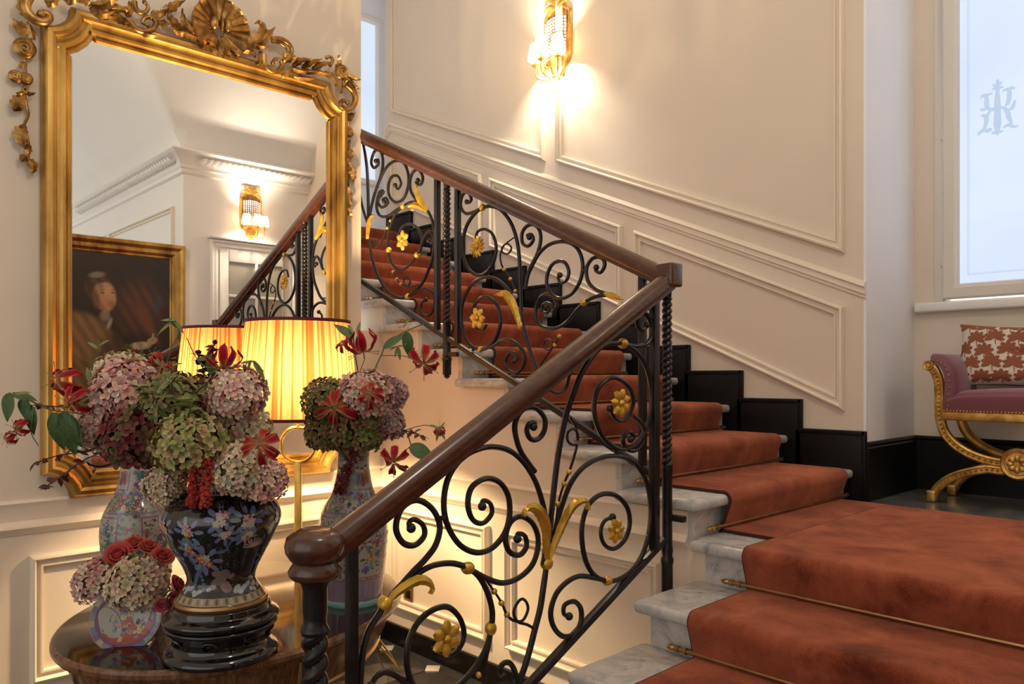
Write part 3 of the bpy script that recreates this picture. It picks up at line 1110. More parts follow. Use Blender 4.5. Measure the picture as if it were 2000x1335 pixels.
KL = [
    ('a1', [(1.194,1.06),(1.186,1.073),(1.203,1.082),(1.232,1.063),(1.236,1.034),(1.205,1.014),(1.167,1.027),(1.146,1.068),(1.164,1.115),(1.212,1.131),(1.261,1.104),(1.288,1.055),(1.275,1.005),(1.239,0.971),(1.205,0.949),(1.164,0.919),(1.138,0.901),(1.113,0.88),(1.093,0.856),(1.066,0.825),(1.048,0.776),(1.04,0.697),(1.04,0.652)]),
    ('a2', [(1.44,1.088),(1.443,1.104),(1.47,1.093),(1.476,1.063),(1.442,1.04),(1.404,1.056),(1.387,1.101),(1.402,1.146),(1.454,1.165),(1.507,1.149),(1.541,1.105),(1.546,1.048),(1.525,0.998),(1.476,0.964),(1.418,0.961),(1.358,0.992),(1.315,1.051),(1.302,1.116),(1.32,1.184),(1.373,1.233),(1.458,1.254),(1.541,1.24),(1.601,1.201),(1.651,1.141),(1.683,1.073),(1.703,1.005),(1.713,0.952)]),
    ('a3', [(1.578,0.976),(1.58,0.991),(1.609,0.98),(1.615,0.947),(1.586,0.927),(1.545,0.944),(1.53,0.985),(1.549,1.028),(1.593,1.04),(1.642,1.012),(1.666,0.958),(1.646,0.896),(1.593,0.863),(1.524,0.856),(1.458,0.881),(1.387,0.923)]),
    ('a8', [(1.645,1.303),(1.652,1.313),(1.642,1.317),(1.624,1.311),(1.617,1.292),(1.628,1.271),(1.649,1.263),(1.674,1.27),(1.693,1.293),(1.693,1.324),(1.669,1.351),(1.637,1.362),(1.601,1.356),(1.575,1.332),(1.567,1.304),(1.574,1.269),(1.591,1.233),(1.624,1.195),(1.651,1.167)]),
    ('a10', [(2.019,0.984),(1.977,0.976),(1.958,0.944),(1.975,0.901),(2.024,0.877),(2.081,0.896),(2.111,0.944),(2.099,1.004),(2.041,1.052),(1.964,1.066),(1.9,1.041),(1.867,0.984),(1.867,0.916),(1.889,0.85),(1.931,0.803),(1.997,0.774),(2.066,0.772),(2.137,0.794),(2.197,0.851),(2.227,0.936),(2.227,1.019),(2.197,1.097),(2.137,1.156),(2.053,1.185),(1.964,1.187),(1.879,1.166),(1.818,1.124),(1.78,1.069),(1.741,0.987),(1.717,0.932)]),
    ('a11', [(1.804,0.699),(1.78,0.712),(1.784,0.739),(1.828,0.741),(1.859,0.712),(1.86,0.671),(1.83,0.639),(1.778,0.642),(1.736,0.678),(1.72,0.728),(1.741,0.777),(1.786,0.806),(1.848,0.817),(1.921,0.799),(1.994,0.775)]),
    ('a12', [(2.004,1.347),(2.034,1.313),(2.078,1.303),(2.116,1.333),(2.13,1.373),(2.105,1.419),(2.044,1.447),(1.991,1.444),(1.94,1.41),(1.924,1.356),(1.936,1.302),(1.974,1.251),(2.034,1.215),(2.096,1.207),(2.16,1.228),(2.209,1.278),(2.233,1.336),(2.233,1.417),(2.2,1.493),(2.142,1.542),(2.074,1.566)]),
    ('a13', [(2.203,1.633),(2.181,1.614),(2.156,1.631),(2.157,1.657),(2.19,1.677),(2.227,1.651),(2.238,1.604),(2.207,1.568),(2.142,1.557),(2.074,1.565)]),
    ('a14', [(2.116,1.238),(2.132,1.241),(2.126,1.257),(2.098,1.264),(2.074,1.246),(2.08,1.223),(2.105,1.203),(2.143,1.199),(2.183,1.221),(2.196,1.255),(2.179,1.29),(2.128,1.319)]),
    ('a15', [(1.515,0.587),(1.51,0.613),(1.525,0.624),(1.551,0.615),(1.57,0.579),(1.563,0.546),(1.524,0.523)]),
    ('a16', [(1.071,0.683),(1.086,0.703),(1.112,0.707),(1.141,0.693),(1.171,0.669),(1.194,0.649)]),
]
for nm, pts in KL:
    scroll(lb, PL, pts)
scroll(lb, PL, [(1.268,0.733),(1.273,0.714),(1.304,0.698),(1.348,0.702),(1.373,0.737),(1.36,0.787),(1.319,0.828),(1.268,0.833),(1.218,0.812),(1.188,0.769),(1.181,0.71),(1.198,0.653),(1.239,0.605),(1.297,0.589),(1.356,0.607),(1.41,0.638),(1.454,0.682),(1.474,0.735),(1.478,0.786),(1.458,0.845),(1.426,0.893),(1.387,0.923),(1.333,0.945),(1.275,0.951),(1.232,0.944),(1.198,0.929),(1.164,0.913),(1.141,0.9)], ball=False)
scroll(lb, PL, [(1.474,0.735),(1.464,0.692),(1.451,0.647),(1.446,0.582)], ball=False, r=0.0075, name='stem')
scroll(lb, PL, [(1.709,0.953),(1.702,0.882),(1.688,0.813),(1.674,0.751),(1.651,0.692),(1.628,0.633),(1.603,0.581),(1.575,0.543)], ball=False, r=0.0095, name='stem')
scroll(lb, PL, [(2.074,1.566),(1.999,1.561),(1.936,1.536),(1.863,1.464),(1.813,1.38),(1.781,1.309),(1.753,1.208),(1.73,1.082),(1.716,0.99),(1.7,0.934),(1.689,0.881)], ball=False, r=0.0095, name='stem')
scroll(lb, PL, [(1.45,0.883),(1.486,0.839),(1.515,0.8),(1.536,0.761),(1.565,0.738),(1.6,0.731),(1.622,0.759),(1.612,0.786),(1.591,0.795),(1.568,0.776),(1.565,0.754),(1.582,0.73),(1.619,0.714),(1.653,0.692)], ball=False, r=0.0045, name='tendril')
scroll(lb, PL, [(1.741,0.987),(1.754,1.058),(1.78,1.118),(1.804,1.154),(1.825,1.195),(1.84,1.235),(1.823,1.237),(1.798,1.251),(1.798,1.277),(1.823,1.288),(1.844,1.272),(1.844,1.251),(1.836,1.292),(1.808,1.327)], ball=False, r=0.0045, name='tendril')
scroll(lb, PL, [(1.714,1.413),(1.751,1.402),(1.789,1.417),(1.804,1.453),(1.82,1.469)], ball=False, r=0.005, name='tendril')
beads(lb, PL, [(1.486,0.839),(1.514,0.8),(1.536,0.762),(1.427,0.615),(1.804,1.153),(1.78,1.118),(1.751,1.059)])
for pt, dd, rr in (([(1.387,0.923)][0], (0.02, -0.004), 0.017), ([(1.473,0.736)][0], (0, 0.02), 0.016), ([(1.113,0.88)][0], (0.014, 0.02), 0.019),
                   ([(1.702,0.883)][0], (0, 0.02), 0.019), ([(1.993,0.776)][0], (0.02, 0), 0.015), ([(2.074,1.565)][0], (0.02, 0), 0.017)):
    collar(lb, PL, pt, dd, rr)
gilt_leaf(lb, PL, [(1.701,0.889),(1.694,0.942),(1.692,0.987),(1.678,1.022),(1.655,1.05),(1.624,1.066),(1.597,1.062),(1.587,1.043)], 0.020)
gilt_leaf(lb, PL, [(1.707,0.891),(1.725,0.931),(1.749,0.973),(1.773,1.01),(1.796,1.037),(1.823,1.054),(1.853,1.06),(1.874,1.05),(1.876,1.027)], 0.017)
gilt_leaf(lb, PL, [(1.72,0.931),(1.754,0.986),(1.783,1.022),(1.808,1.059),(1.823,1.071)], 0.012)
gilt_leaf(lb, PL, [(1.118,0.886),(1.141,0.903),(1.178,0.918),(1.212,0.924),(1.239,0.914),(1.253,0.895),(1.243,0.883)], 0.013)
rosette(lb, PL, [(1.3,0.751)][0], 'round', 6, 0.95)
rosette(lb, PL, [(2.019,0.941)][0], 'round', 7, 0.82, turn=0.3)
rosette(lb, PL, [(2.044,1.364)][0], 'round', 7, 0.95, turn=0.6)
for a, b in (([(1.291,1.073),(1.305,1.074)]), ([(2.104,0.779),(2.111,0.765)]), ([(1.825,0.639),(1.834,0.624)]), ([(1.188,1.13),(1.183,1.124)]), ([(2.034,1.214),(2.043,1.189)])):
    scroll(lb, PL, [a, b], r=0.0075, ball=False, n=2, name='connector', taper=False)

# ---------------------------------------------------------------- upper balustrade
ub = thing('iron_balustrade', 'black scrolled iron balustrade with gilded flowers climbing the upper flight', 'balustrade', (LX, UYR, 0.6))
zu = lambda x: 1.812 + (-1.64 - x) * 0.477
zl = lambda x: 1.066 + (-1.64 - x) * 0.450
handrail(ub, (-1.64, UYR, zu(-1.64) - 0.005), (-5.4, UYR, zu(-5.4)))
m = MB().box(-1.64 - 0.03, -1.64 + 0.045, UYR - 0.035, UYR + 0.035, 1.775, 1.86)
obj('rail_block', m, 'handrail', ub, bevel=0.008)


def hung_newel(par, x, y, ztop, zb, zmid):
    """twisted post with turned lower end and drop finial"""
    obj('newel', twist_post(x, y, zmid, ztop - 0.05, 0.019, 13, 2, 14, 0.38), 'iron', par)
    m = MB().lathe([(0.01, ztop - 0.055), (0.020, ztop - 0.05), (0.016, ztop - 0.045), (0.017, ztop - 0.02), (0.024, ztop - 0.012), (0.024, ztop), (0.01, ztop)], (x, y, 0), 16)
    obj('newel_capital', m, 'iron', par)
    L = zmid - zb
    pr = [(0.004, 0.0), (0.012, 0.02), (0.016, 0.035), (0.011, 0.05), (0.017, 0.06), (0.021, 0.075), (0.021, 0.30), (0.024, 0.32), (0.024, 0.34), (0.019, 0.36), (0.022, 0.40), (0.019, 0.44), (0.019, 0.94), (0.021, 0.95), (0.021, 1.0), (0.012, 1.0)]
    m = MB().lathe([(r, zb + t * L) for r, t in pr], (x, y, 0), 16)
    obj('newel_foot', m, 'iron', par, angle=50)


hung_newel(ub, LX, UYR, 1.782, 0.62, 1.135)
m = MB().box(LX, LX + 0.075, UYR - 0.011, UYR + 0.011, 0.935, 0.957)
obj('fixing_pin', m, 'iron', ub, bevel=0.002)
hung_newel(ub, -2.91, UYR, zu(-2.91) - 0.02, 1.44, 1.72)
obj('fixing_pin', MB().box(-2.91, -2.83, UYR - 0.010, UYR + 0.010, 1.545, 1.567), 'iron', ub, bevel=0.002)
for x in (-2.985, -2.829):
    bar(ub, PU, (x, zl(x)), (x, zu(x) - 0.03), 0.0125)
bar(ub, PU, (-1.75, zl(-1.75)), (-1.75, zu(-1.75) - 0.03), 0.0125)
bar(ub, PU, (-1.66, zl(-1.66)), (-5.3, zl(-5.3)), 0.0115, 'bottom_rail')
KU = [
    [(-2.762,2.266),(-2.744,2.26),(-2.73,2.274),(-2.746,2.303),(-2.78,2.311),(-2.804,2.286),(-2.804,2.246),(-2.768,2.213),(-2.713,2.211),(-2.649,2.222)],
    [(-2.169,1.869),(-2.179,1.856),(-2.16,1.836),(-2.131,1.846),(-2.119,1.877),(-2.136,1.913),(-2.17,1.927),(-2.214,1.916),(-2.241,1.875),(-2.241,1.83),(-2.21,1.79),(-2.162,1.772),(-2.103,1.788),(-2.059,1.834),(-2.044,1.894),(-2.061,1.951),(-2.103,1.989),(-2.162,2.006),(-2.232,2.001),(-2.29,1.97),(-2.331,1.922),(-2.355,1.886),(-2.374,1.828)],
    [(-2.348,2.047),(-2.361,2.057),(-2.336,2.059),(-2.323,2.034),(-2.353,2.011),(-2.388,2.028),(-2.392,2.069),(-2.367,2.095),(-2.322,2.098),(-2.286,2.068),(-2.28,2.022),(-2.299,1.972),(-2.331,1.93),(-2.355,1.889),(-2.369,1.841)],
    [(-1.974,1.881),(-1.977,1.868),(-1.952,1.859),(-1.932,1.882),(-1.937,1.907),(-1.965,1.921),(-2,1.914),(-2.025,1.88),(-2.016,1.83),(-1.981,1.797),(-1.934,1.778),(-1.888,1.766)],
    [(-2.244,1.743),(-2.229,1.732),(-2.242,1.718),(-2.267,1.724),(-2.27,1.746),(-2.248,1.759),(-2.212,1.745),(-2.212,1.72),(-2.188,1.743),(-2.212,1.787),(-2.263,1.795),(-2.302,1.757),(-2.308,1.704),(-2.276,1.665),(-2.218,1.651),(-2.169,1.657),(-2.119,1.682),(-2.078,1.717),(-2.029,1.75),(-1.965,1.768),(-1.888,1.766)],
    [(-2.445,1.518),(-2.422,1.526),(-2.431,1.551),(-2.466,1.555),(-2.496,1.52),(-2.477,1.481),(-2.431,1.465),(-2.386,1.493),(-2.376,1.543),(-2.413,1.587),(-2.466,1.612),(-2.523,1.611),(-2.581,1.588),(-2.661,1.575)],
    [(-3.34,2.447),(-3.315,2.422),(-3.288,2.448),(-3.319,2.491),(-3.374,2.495),(-3.403,2.454),(-3.389,2.395),(-3.333,2.357),(-3.265,2.366),(-3.223,2.43),(-3.231,2.502),(-3.278,2.557),(-3.354,2.573),(-3.424,2.553),(-3.482,2.501),(-3.54,2.42),(-3.578,2.334)],
    [(-3.441,2.377),(-3.457,2.391),(-3.424,2.394),(-3.407,2.365),(-3.453,2.35),(-3.487,2.365),(-3.496,2.396),(-3.445,2.433),(-3.489,2.432),(-3.514,2.366),(-3.482,2.31),(-3.41,2.296),(-3.34,2.313),(-3.271,2.326)],
    [(-3.521,2.609),(-3.499,2.613),(-3.496,2.587),(-3.54,2.576),(-3.564,2.616),(-3.529,2.665),(-3.474,2.65),(-3.453,2.601),(-3.467,2.531),(-3.526,2.442),(-3.57,2.358),(-3.591,2.286)],
    [(-3.142,2.437),(-3.158,2.427),(-3.12,2.411),(-3.102,2.445),(-3.139,2.489),(-3.185,2.484),(-3.211,2.443),(-3.198,2.386),(-3.152,2.336),(-3.089,2.276)],
    [(-3.054,2.122),(-3.033,2.107),(-3.016,2.126),(-3.033,2.16),(-3.063,2.164),(-3.098,2.131),(-3.122,2.09),(-3.153,2.061)],
    [(-3.081,1.832),(-3.116,1.811),(-3.111,1.765),(-3.051,1.752),(-3.007,1.804),(-3.014,1.856),(-3.076,1.885),(-3.139,1.882),(-3.231,1.858),(-3.312,1.86),(-3.41,1.903),(-3.496,1.984),(-3.548,2.072),(-3.578,2.159),(-3.593,2.211)],
]
for pts in KU:
    scroll(ub, PU, pts, 0.008)
NB = [
    ([(-2.702,2.074),(-2.686,2.115),(-2.638,2.122),(-2.586,2.095),(-2.56,2.043),(-2.565,1.988),(-2.596,1.942),(-2.647,1.917),(-2.702,1.922),(-2.757,1.959),(-2.791,2.021),(-2.791,2.086),(-2.763,2.154),(-2.708,2.201),(-2.649,2.221),(-2.594,2.219),(-2.535,2.197),(-2.48,2.148),(-2.445,2.096),(-2.421,2.033),(-2.409,1.964),(-2.405,1.897),(-2.401,1.817),(-2.395,1.724),(-2.383,1.663),(-2.355,1.589),(-2.299,1.471)], 0.0085),
    ([(-2.622,1.687),(-2.652,1.663),(-2.703,1.683),(-2.724,1.732),(-2.703,1.785),(-2.652,1.814),(-2.593,1.803),(-2.544,1.761),(-2.529,1.695),(-2.554,1.63),(-2.603,1.588),(-2.661,1.575),(-2.732,1.596),(-2.785,1.653),(-2.802,1.73),(-2.787,1.811),(-2.724,1.879),(-2.642,1.903),(-2.563,1.889),(-2.496,1.848),(-2.45,1.794),(-2.417,1.727),(-2.399,1.689)], 0.0085),
    ([(-3.153,2.061),(-3.24,2.007),(-3.304,2.006),(-3.37,2.043),(-3.403,2.108),(-3.403,2.177),(-3.381,2.243),(-3.337,2.298),(-3.278,2.325)], 0.0075),
    ([(-3.271,2.326),(-3.205,2.337),(-3.127,2.32),(-3.063,2.272),(-3.02,2.205),(-3.007,2.12),(-3.024,2.032),(-3.063,1.967),(-3.114,1.911),(-3.218,1.861)], 0.008),
    ([(-3.291,2.118),(-3.307,2.157),(-3.291,2.212),(-3.228,2.228),(-3.153,2.202),(-3.112,2.143),(-3.122,2.09)], 0.007),
    ([(-3.67,2.798),(-3.631,2.688),(-3.608,2.591),(-3.598,2.48),(-3.593,2.328),(-3.593,2.194)], 0.0085),
    ([(-3.725,2.605),(-3.693,2.497),(-3.646,2.37),(-3.601,2.287)], 0.0075),
]
for pts, r in NB:
    scroll(ub, PU, pts, r, ball=False)
for pts in ([(-2.431,2.062),(-2.477,2.046),(-2.52,2.024),(-2.515,2.002),(-2.482,1.992),(-2.459,2.012),(-2.477,2.034),(-2.506,2.033),(-2.531,1.994),(-2.525,1.955),(-2.508,1.927),(-2.468,1.881),(-2.433,1.821)],
            [(-3.39,2.014),(-3.357,2),(-3.328,1.959),(-3.285,1.925),(-3.228,1.913),(-3.209,1.937),(-3.234,1.96),(-3.263,1.949),(-3.255,1.922),(-3.202,1.907),(-3.129,1.912)],
            [(-3.39,2.267),(-3.417,2.233),(-3.451,2.183),(-3.492,2.142),(-3.534,2.15),(-3.527,2.181),(-3.485,2.184)],
            [(-2.173,1.617),(-2.199,1.582),(-2.217,1.567),(-2.239,1.563),(-2.261,1.579),(-2.254,1.601),(-2.233,1.607),(-2.209,1.593),(-2.214,1.569),(-2.245,1.538),(-2.276,1.503),(-2.289,1.475)]):
    scroll(ub, PU, pts, 0.0042, ball=False, name='tendril')
beads(ub, PU, [(-2.506,1.925),(-2.466,1.879),(-2.435,1.824),(-3.383,2.268),(-3.414,2.234),(-3.359,1.998),(-3.328,1.957),(-3.291,1.927)] + [(-2.173,1.617),(-2.199,1.582)], 0.009)
for pt in [(-2.651,2.222),(-3.271,2.326),(-3.4,2.116),(-3.15,2.062),(-3.231,1.859),(-2.037,1.748)] + [(-2.663,1.575)]:
    collar(ub, PU, pt, (0.012, 0.008), 0.0145, 0.013)
rosette(ub, PU, [(-2.673,2.044)][0], 'daisy', 14, 1.08)
rosette(ub, PU, [(-3.254,2.147)][0], 'round', 6, 1.0)
rosette(ub, PU, [(-2.67,1.717)][0], 'round', 6, 1.0, turn=0.4)
gilt_leaf(ub, PU, [(-3.057,2.267),(-3.095,2.307),(-3.127,2.351),(-3.142,2.392),(-3.133,2.41)], 0.018)
gilt_leaf(ub, PU, [(-3.07,2.273),(-3.114,2.299),(-3.159,2.314),(-3.191,2.307),(-3.176,2.285)], 0.014)
gilt_leaf(ub, PU, [(-3.593,2.198),(-3.585,2.243),(-3.57,2.283),(-3.54,2.31),(-3.504,2.311)], 0.020)
gilt_leaf(ub, PU, [(-2.399,1.67),(-2.417,1.715),(-2.436,1.761),(-2.459,1.794),(-2.487,1.816),(-2.525,1.815),(-2.554,1.811)], 0.020)
gilt_leaf(ub, PU, [(-2.45,1.762),(-2.468,1.788),(-2.492,1.813),(-2.501,1.83)], 0.014)
gilt_leaf(ub, PU, [(-1.926,1.774),(-1.888,1.763),(-1.858,1.753),(-1.828,1.744)], 0.012)
collar(ub, PU, [(-2.398,1.673)][0], (0.004, -0.02), 0.016)
for ab in ([(-2.119,2.005),(-2.119,1.992)], [(-2.318,2.105),(-2.318,2.095)], [(-1.953,1.93),(-1.956,1.919)], [(-2.555,2.218),(-2.553,2.206)], [(-2.043,1.877),(-2.024,1.875)], [(-3.281,2.571),(-3.278,2.557)], [(-3.129,2.498),(-3.133,2.486)], [(-3.482,2.669),(-3.482,2.653)], [(-2.719,1.58),(-2.714,1.57)]):
    scroll(ub, PU, ab, 0.007, ball=False, n=2, name='connector', taper=False)
# the stretch of railing beyond the mirror wall, mostly hidden
for x in (-4.45, -4.60):
    bar(ub, PU, (x, zl(x)), (x, zu(x) - 0.03), 0.0125)
for x0 in (-4.15, -5.0):
    c = (x0, (zu(x0) + zl(x0)) / 2)
    pts = [(c[0] + 0.03 * math.cos(t) * (0.4 + t * 0.55), c[1] + 0.04 * math.sin(t) * (0.4 + t * 0.55)) for t in [i * 0.5 for i in range(24)]]
    scroll(ub, PU, pts, 0.008, n=3)

# ================================================================ gilt mirror
PM = lambda p, h=0.0: (WX + 0.045 + h, p[0], p[1])
PMW = lambda p, h=0.0: (WX + 0.018 + h, p[0], p[1])
gm = thing('wall_mirror', 'large mirror in carved gilt frame with shell crest and rose garlands', 'mirror', (WX, 1.484, 0.94))
my0, my1, mz0, mz1 = 0.773, 2.192, 0.945, 2.985
cc = 0.105


def notch(cx, cy, a0, a1, n=7):
    return [(cx + cc * math.cos(R(a0 + (a1 - a0) * i / n)), cy + cc * math.sin(R(a0 + (a1 - a0) * i / n))) for i in range(n + 1)]


out = []
for cx, cy, a0, a1 in ((my0, mz0, 90, 0), (my1, mz0, 180, 90), (my1, mz1, 270, 180), (my0, mz1, 360, 270)):
    out += notch(cx, cy, a0, a1)
FRP = [(0, 0), (0, 0.036), (0.005, 0.050), (0.016, 0.062), (0.032, 0.066), (0.044, 0.060), (0.050, 0.050), (0.053, 0.042), (0.062, 0.040), (0.074, 0.046), (0.084, 0.044), (0.088, 0.034), (0.091, 0.026), (0.100, 0.031), (0.108, 0.028), (0.113, 0.018), (0.118, 0.010)]
FM = lambda a, b, h: (WX + h, a, b)
obj('frame', loop_moulding(MB(), out, FRP, FM), 'gilt_frame', gm, angle=28)
gp = [tuple(p) for p in offset_poly(ccw(out), 0.112)]
m = MB()
m.add([(WX + 0.016, p[0], p[1]) for p in gp], [tuple(range(len(gp)))])
m.add([(WX + 0.004, p[0], p[1]) for p in gp], [tuple(range(len(gp)))])
obj('mirror_glass', m, 'mirror', gm, smooth=False)


def carved(pts, w, lean=0.03, ridge=0.008, P=PM, name='acanthus_leaf'):
    return gilt_leaf(gm, P, pts, w, lean, ridge, 'gilt_dark', name)


def curl(pts, r0, r1, name='scroll', P=PM, h=0.015):
    q = cr(pts, 5)
    n = len(q)
    mb = MB().tube([P(p, h) for p in q], [r0 + (r1 - r0) * i / (n - 1) for i in range(n)], 10)
    mb.ball(P(pts[-1], h), r1 * 1.5, 10)
    return obj(name, mb, 'gilt_dark', gm)


def carved_rose(p, r, P=PMW):
    c = Vector(P(p, 0.004))
    nrm = Vector((1, -0.1, 0)).normalized()
    mt = frame_from(nrm)
    mb = MB()
    mb.lathe([(0.001, 0), (r * 0.95, 0.002), (r, r * 0.22), (r * 0.86, r * 0.40), (r * 0.55, r * 0.52), (0.001, r * 0.50)], c, 16, None, mt)
    o = obj('rose', mb, 'gilt_dark', gm)
    q = []
    for i in range(40):
        t = i * 0.42
        rr = r * (0.10 + 0.82 * i / 39)
        pz = r * (0.62 - 0.34 * (i / 39) ** 2)
        q.append(c + mt @ Vector((rr * math.cos(t), rr * math.sin(t), pz)))
    obj('petal_spiral', MB().tube(q, r * 0.085, 6), 'gilt_dark', o)
    return o


# shell: fluted ribs fanned round the centre
sc_c = [(1.491,3.071)][0]
for i in range(17):
    a = R(-62 + 304 * i / 16)
    L = 0.135 if i not in (0, 16) else 0.10
    dx, dz = math.cos(a), math.sin(a)
    pts = [(sc_c[0] + dx * 0.028, sc_c[1] + dz * 0.028), (sc_c[0] + dx * L * 0.5, sc_c[1] + dz * L * 0.5), (sc_c[0] + dx * L * 0.85, sc_c[1] + dz * L * 0.85), (sc_c[0] + dx * L, sc_c[1] + dz * L)]
    q = cr(pts, 4)
    vs = []
    n = len(q)
    for k in range(n):
        s = k / (n - 1)
        ww = 0.008 + 0.020 * s
        nn = Vector((-dz, dx))
        edge = 0.022 * math.sin(PI * s * 0.55) + (0.010 * (s ** 4))
        for u, hh in ((-1, 0.0), (-0.45, 0.007), (0, 0.012), (0.45, 0.007), (1, 0.0)):
            vs.append(PM((q[k].x + nn.x * ww * u, q[k].y + nn.y * ww * u), 0.012 + edge + hh * (0.4 + s)))
        vs.append(PM((q[k].x, q[k].y), edge - 0.006))
    fs = [(k * 6 + a_, k * 6 + (a_ + 1) % 6, (k + 1) * 6 + (a_ + 1) % 6, (k + 1) * 6 + a_) for k in range(n - 1) for a_ in range(6)]
    fs += [tuple(range(6)), tuple((n - 1) * 6 + k for k in range(6))]
    obj('shell_rib', MB().add(vs, fs), 'gilt_dark', gm)
for p, sx, sz in (([(1.463,3.09)][0], 0.02, 0.032), ([(1.527,3.094)][0], 0.02, 0.032), ([(1.498,3.096)][0], 0.009, 0.036)):
    obj('shell_boss', MB().ball(PM(p, 0.03), 1.0, 12, None, (0.02, sx, sz)), 'gilt_dark', gm)
RA = [
    ([(0.707,2.889),(0.702,2.92),(0.71,2.952),(0.733,2.974)], 0.020), ([(0.784,2.977),(0.799,2.959),(0.817,2.984),(0.831,3.004)], 0.014),
    ([(0.851,3.007),(0.871,2.995),(0.895,3.006)], 0.016), ([(0.947,3.012),(0.919,3.014),(0.895,2.995)], 0.016),
    ([(0.951,3.009),(0.986,3.017),(1.015,3.042),(1.048,3.057)], 0.020), ([(0.954,3.003),(0.968,2.976),(0.997,2.978),(1.033,3.001)], 0.020),
    ([(0.993,2.972),(1.037,2.982),(1.073,2.978),(1.099,2.966)], 0.018), ([(1.018,3.012),(1.055,3.024),(1.092,3.02)], 0.018),
    ([(1.092,3.008),(1.099,3.046),(1.088,3.062)], 0.016), ([(1.191,3.06),(1.222,3.054),(1.25,3.083)], 0.016),
    ([(1.246,3.106),(1.266,3.096),(1.294,3.122),(1.327,3.145)], 0.018), ([(1.335,2.997),(1.302,3.025),(1.266,3.051),(1.254,3.084)], 0.020),
    ([(1.335,2.993),(1.294,2.998),(1.274,2.996)], 0.012), ([(1.214,3.022),(1.246,3.02),(1.266,3.01)], 0.014),
    ([(1.137,2.962),(1.168,2.947),(1.21,2.948)], 0.013),
    ([(1.427,3),(1.384,3.021),(1.347,3.043),(1.318,3.08)], 0.022), ([(1.414,2.998),(1.364,3.002),(1.326,3.001),(1.294,2.993)], 0.017),
    ([(1.384,3),(1.343,3.025),(1.322,3.056),(1.314,3.104)], 0.018), ([(1.487,3.026),(1.47,2.991),(1.47,2.961),(1.483,2.939)], 0.020),
    ([(1.509,3.024),(1.513,2.991),(1.5,2.961),(1.505,2.936)], 0.020), ([(1.474,3.014),(1.444,2.983),(1.414,2.966),(1.397,2.944)], 0.018),
    ([(1.527,3.021),(1.531,2.983),(1.544,2.952)], 0.016), ([(1.553,2.993),(1.617,3.034),(1.682,3.084),(1.705,3.136),(1.682,3.16),(1.658,3.146)], 0.024),
    ([(1.663,3.043),(1.705,3.087),(1.734,3.122),(1.758,3.157)], 0.020), ([(1.589,3.006),(1.631,3.011),(1.654,3),(1.658,2.981)], 0.014),
    ([(1.654,3.054),(1.691,3.047),(1.724,3.052)], 0.014), ([(1.701,3.031),(1.691,2.993),(1.672,2.952)], 0.014),
    ([(1.816,3.019),(1.851,3.038),(1.886,3.043)], 0.018), ([(1.807,2.938),(1.831,2.959),(1.846,2.99)], 0.013),
    ([(1.871,3.006),(1.902,3.038),(1.953,3.059)], 0.014), ([(1.922,3.013),(1.958,3.044),(2.016,3.075)], 0.014),
    ([(1.979,3.019),(2.016,3.051),(2.069,3.073)], 0.014), ([(1.861,2.994),(1.896,2.985),(1.942,2.989)], 0.014),
    ([(1.917,3.005),(1.953,2.996),(2,3.004)], 0.014), ([(1.979,3.015),(2.016,3.008),(2.064,3.007)], 0.014),
    ([(1.866,2.95),(1.917,2.954),(1.979,2.961)], 0.014), ([(2.042,3.02),(2.085,3.003),(2.101,2.959)], 0.018),
    ([(2.118,3.069),(2.129,3.101),(2.112,3.121)], 0.012), ([(2.173,3.041),(2.207,3.035),(2.244,3.027)], 0.014),
    ([(2.168,3.01),(2.207,3.001),(2.235,2.976)], 0.014), ([(2.14,3.017),(2.134,2.967),(2.129,2.927)], 0.014),
]
for pts, w in RA:
    carved(pts, w)
curl([(0.72,2.967),(0.708,2.929),(0.717,2.899),(0.742,2.882),(0.768,2.88),(0.789,2.893),(0.793,2.912),(0.778,2.919),(0.765,2.909)], 0.024, 0.012)
curl([(1.118,3.08),(1.122,3.054),(1.137,3.038),(1.164,3.047),(1.175,3.075),(1.16,3.09)], 0.013, 0.007)
curl([(1.099,2.986),(1.118,2.964),(1.152,2.959),(1.191,2.978),(1.207,3.012),(1.191,3.031),(1.164,3.023),(1.152,2.999),(1.172,2.993)], 0.016, 0.007)
curl([(1.753,3.105),(1.797,3.118),(1.836,3.112),(1.859,3.086),(1.851,3.056),(1.824,3.049)], 0.014, 0.009)
curl([(1.753,3.094),(1.792,3.099),(1.826,3.086),(1.841,3.063)], 0.010, 0.006)
curl([(1.71,3.016),(1.715,2.973),(1.748,2.948),(1.787,2.958),(1.807,2.993),(1.792,3.017),(1.768,3.01),(1.758,2.989)], 0.016, 0.007)
curl([(2.074,3.062),(2.091,3.096),(2.074,3.11),(2.056,3.1)], 0.010, 0.007)
curl([(2.173,2.992),(2.212,2.968),(2.229,2.928),(2.207,2.88),(2.162,2.86),(2.134,2.875),(2.154,2.902),(2.179,2.898)], 0.020, 0.009)
curl([(1.47,3.036),(1.457,3.017),(1.44,3.018),(1.44,3.031),(1.45,3.034)], 0.009, 0.006)
for i, p in enumerate([(2.151,3.049)]):
    carved_rose(p, 0.042, PM)
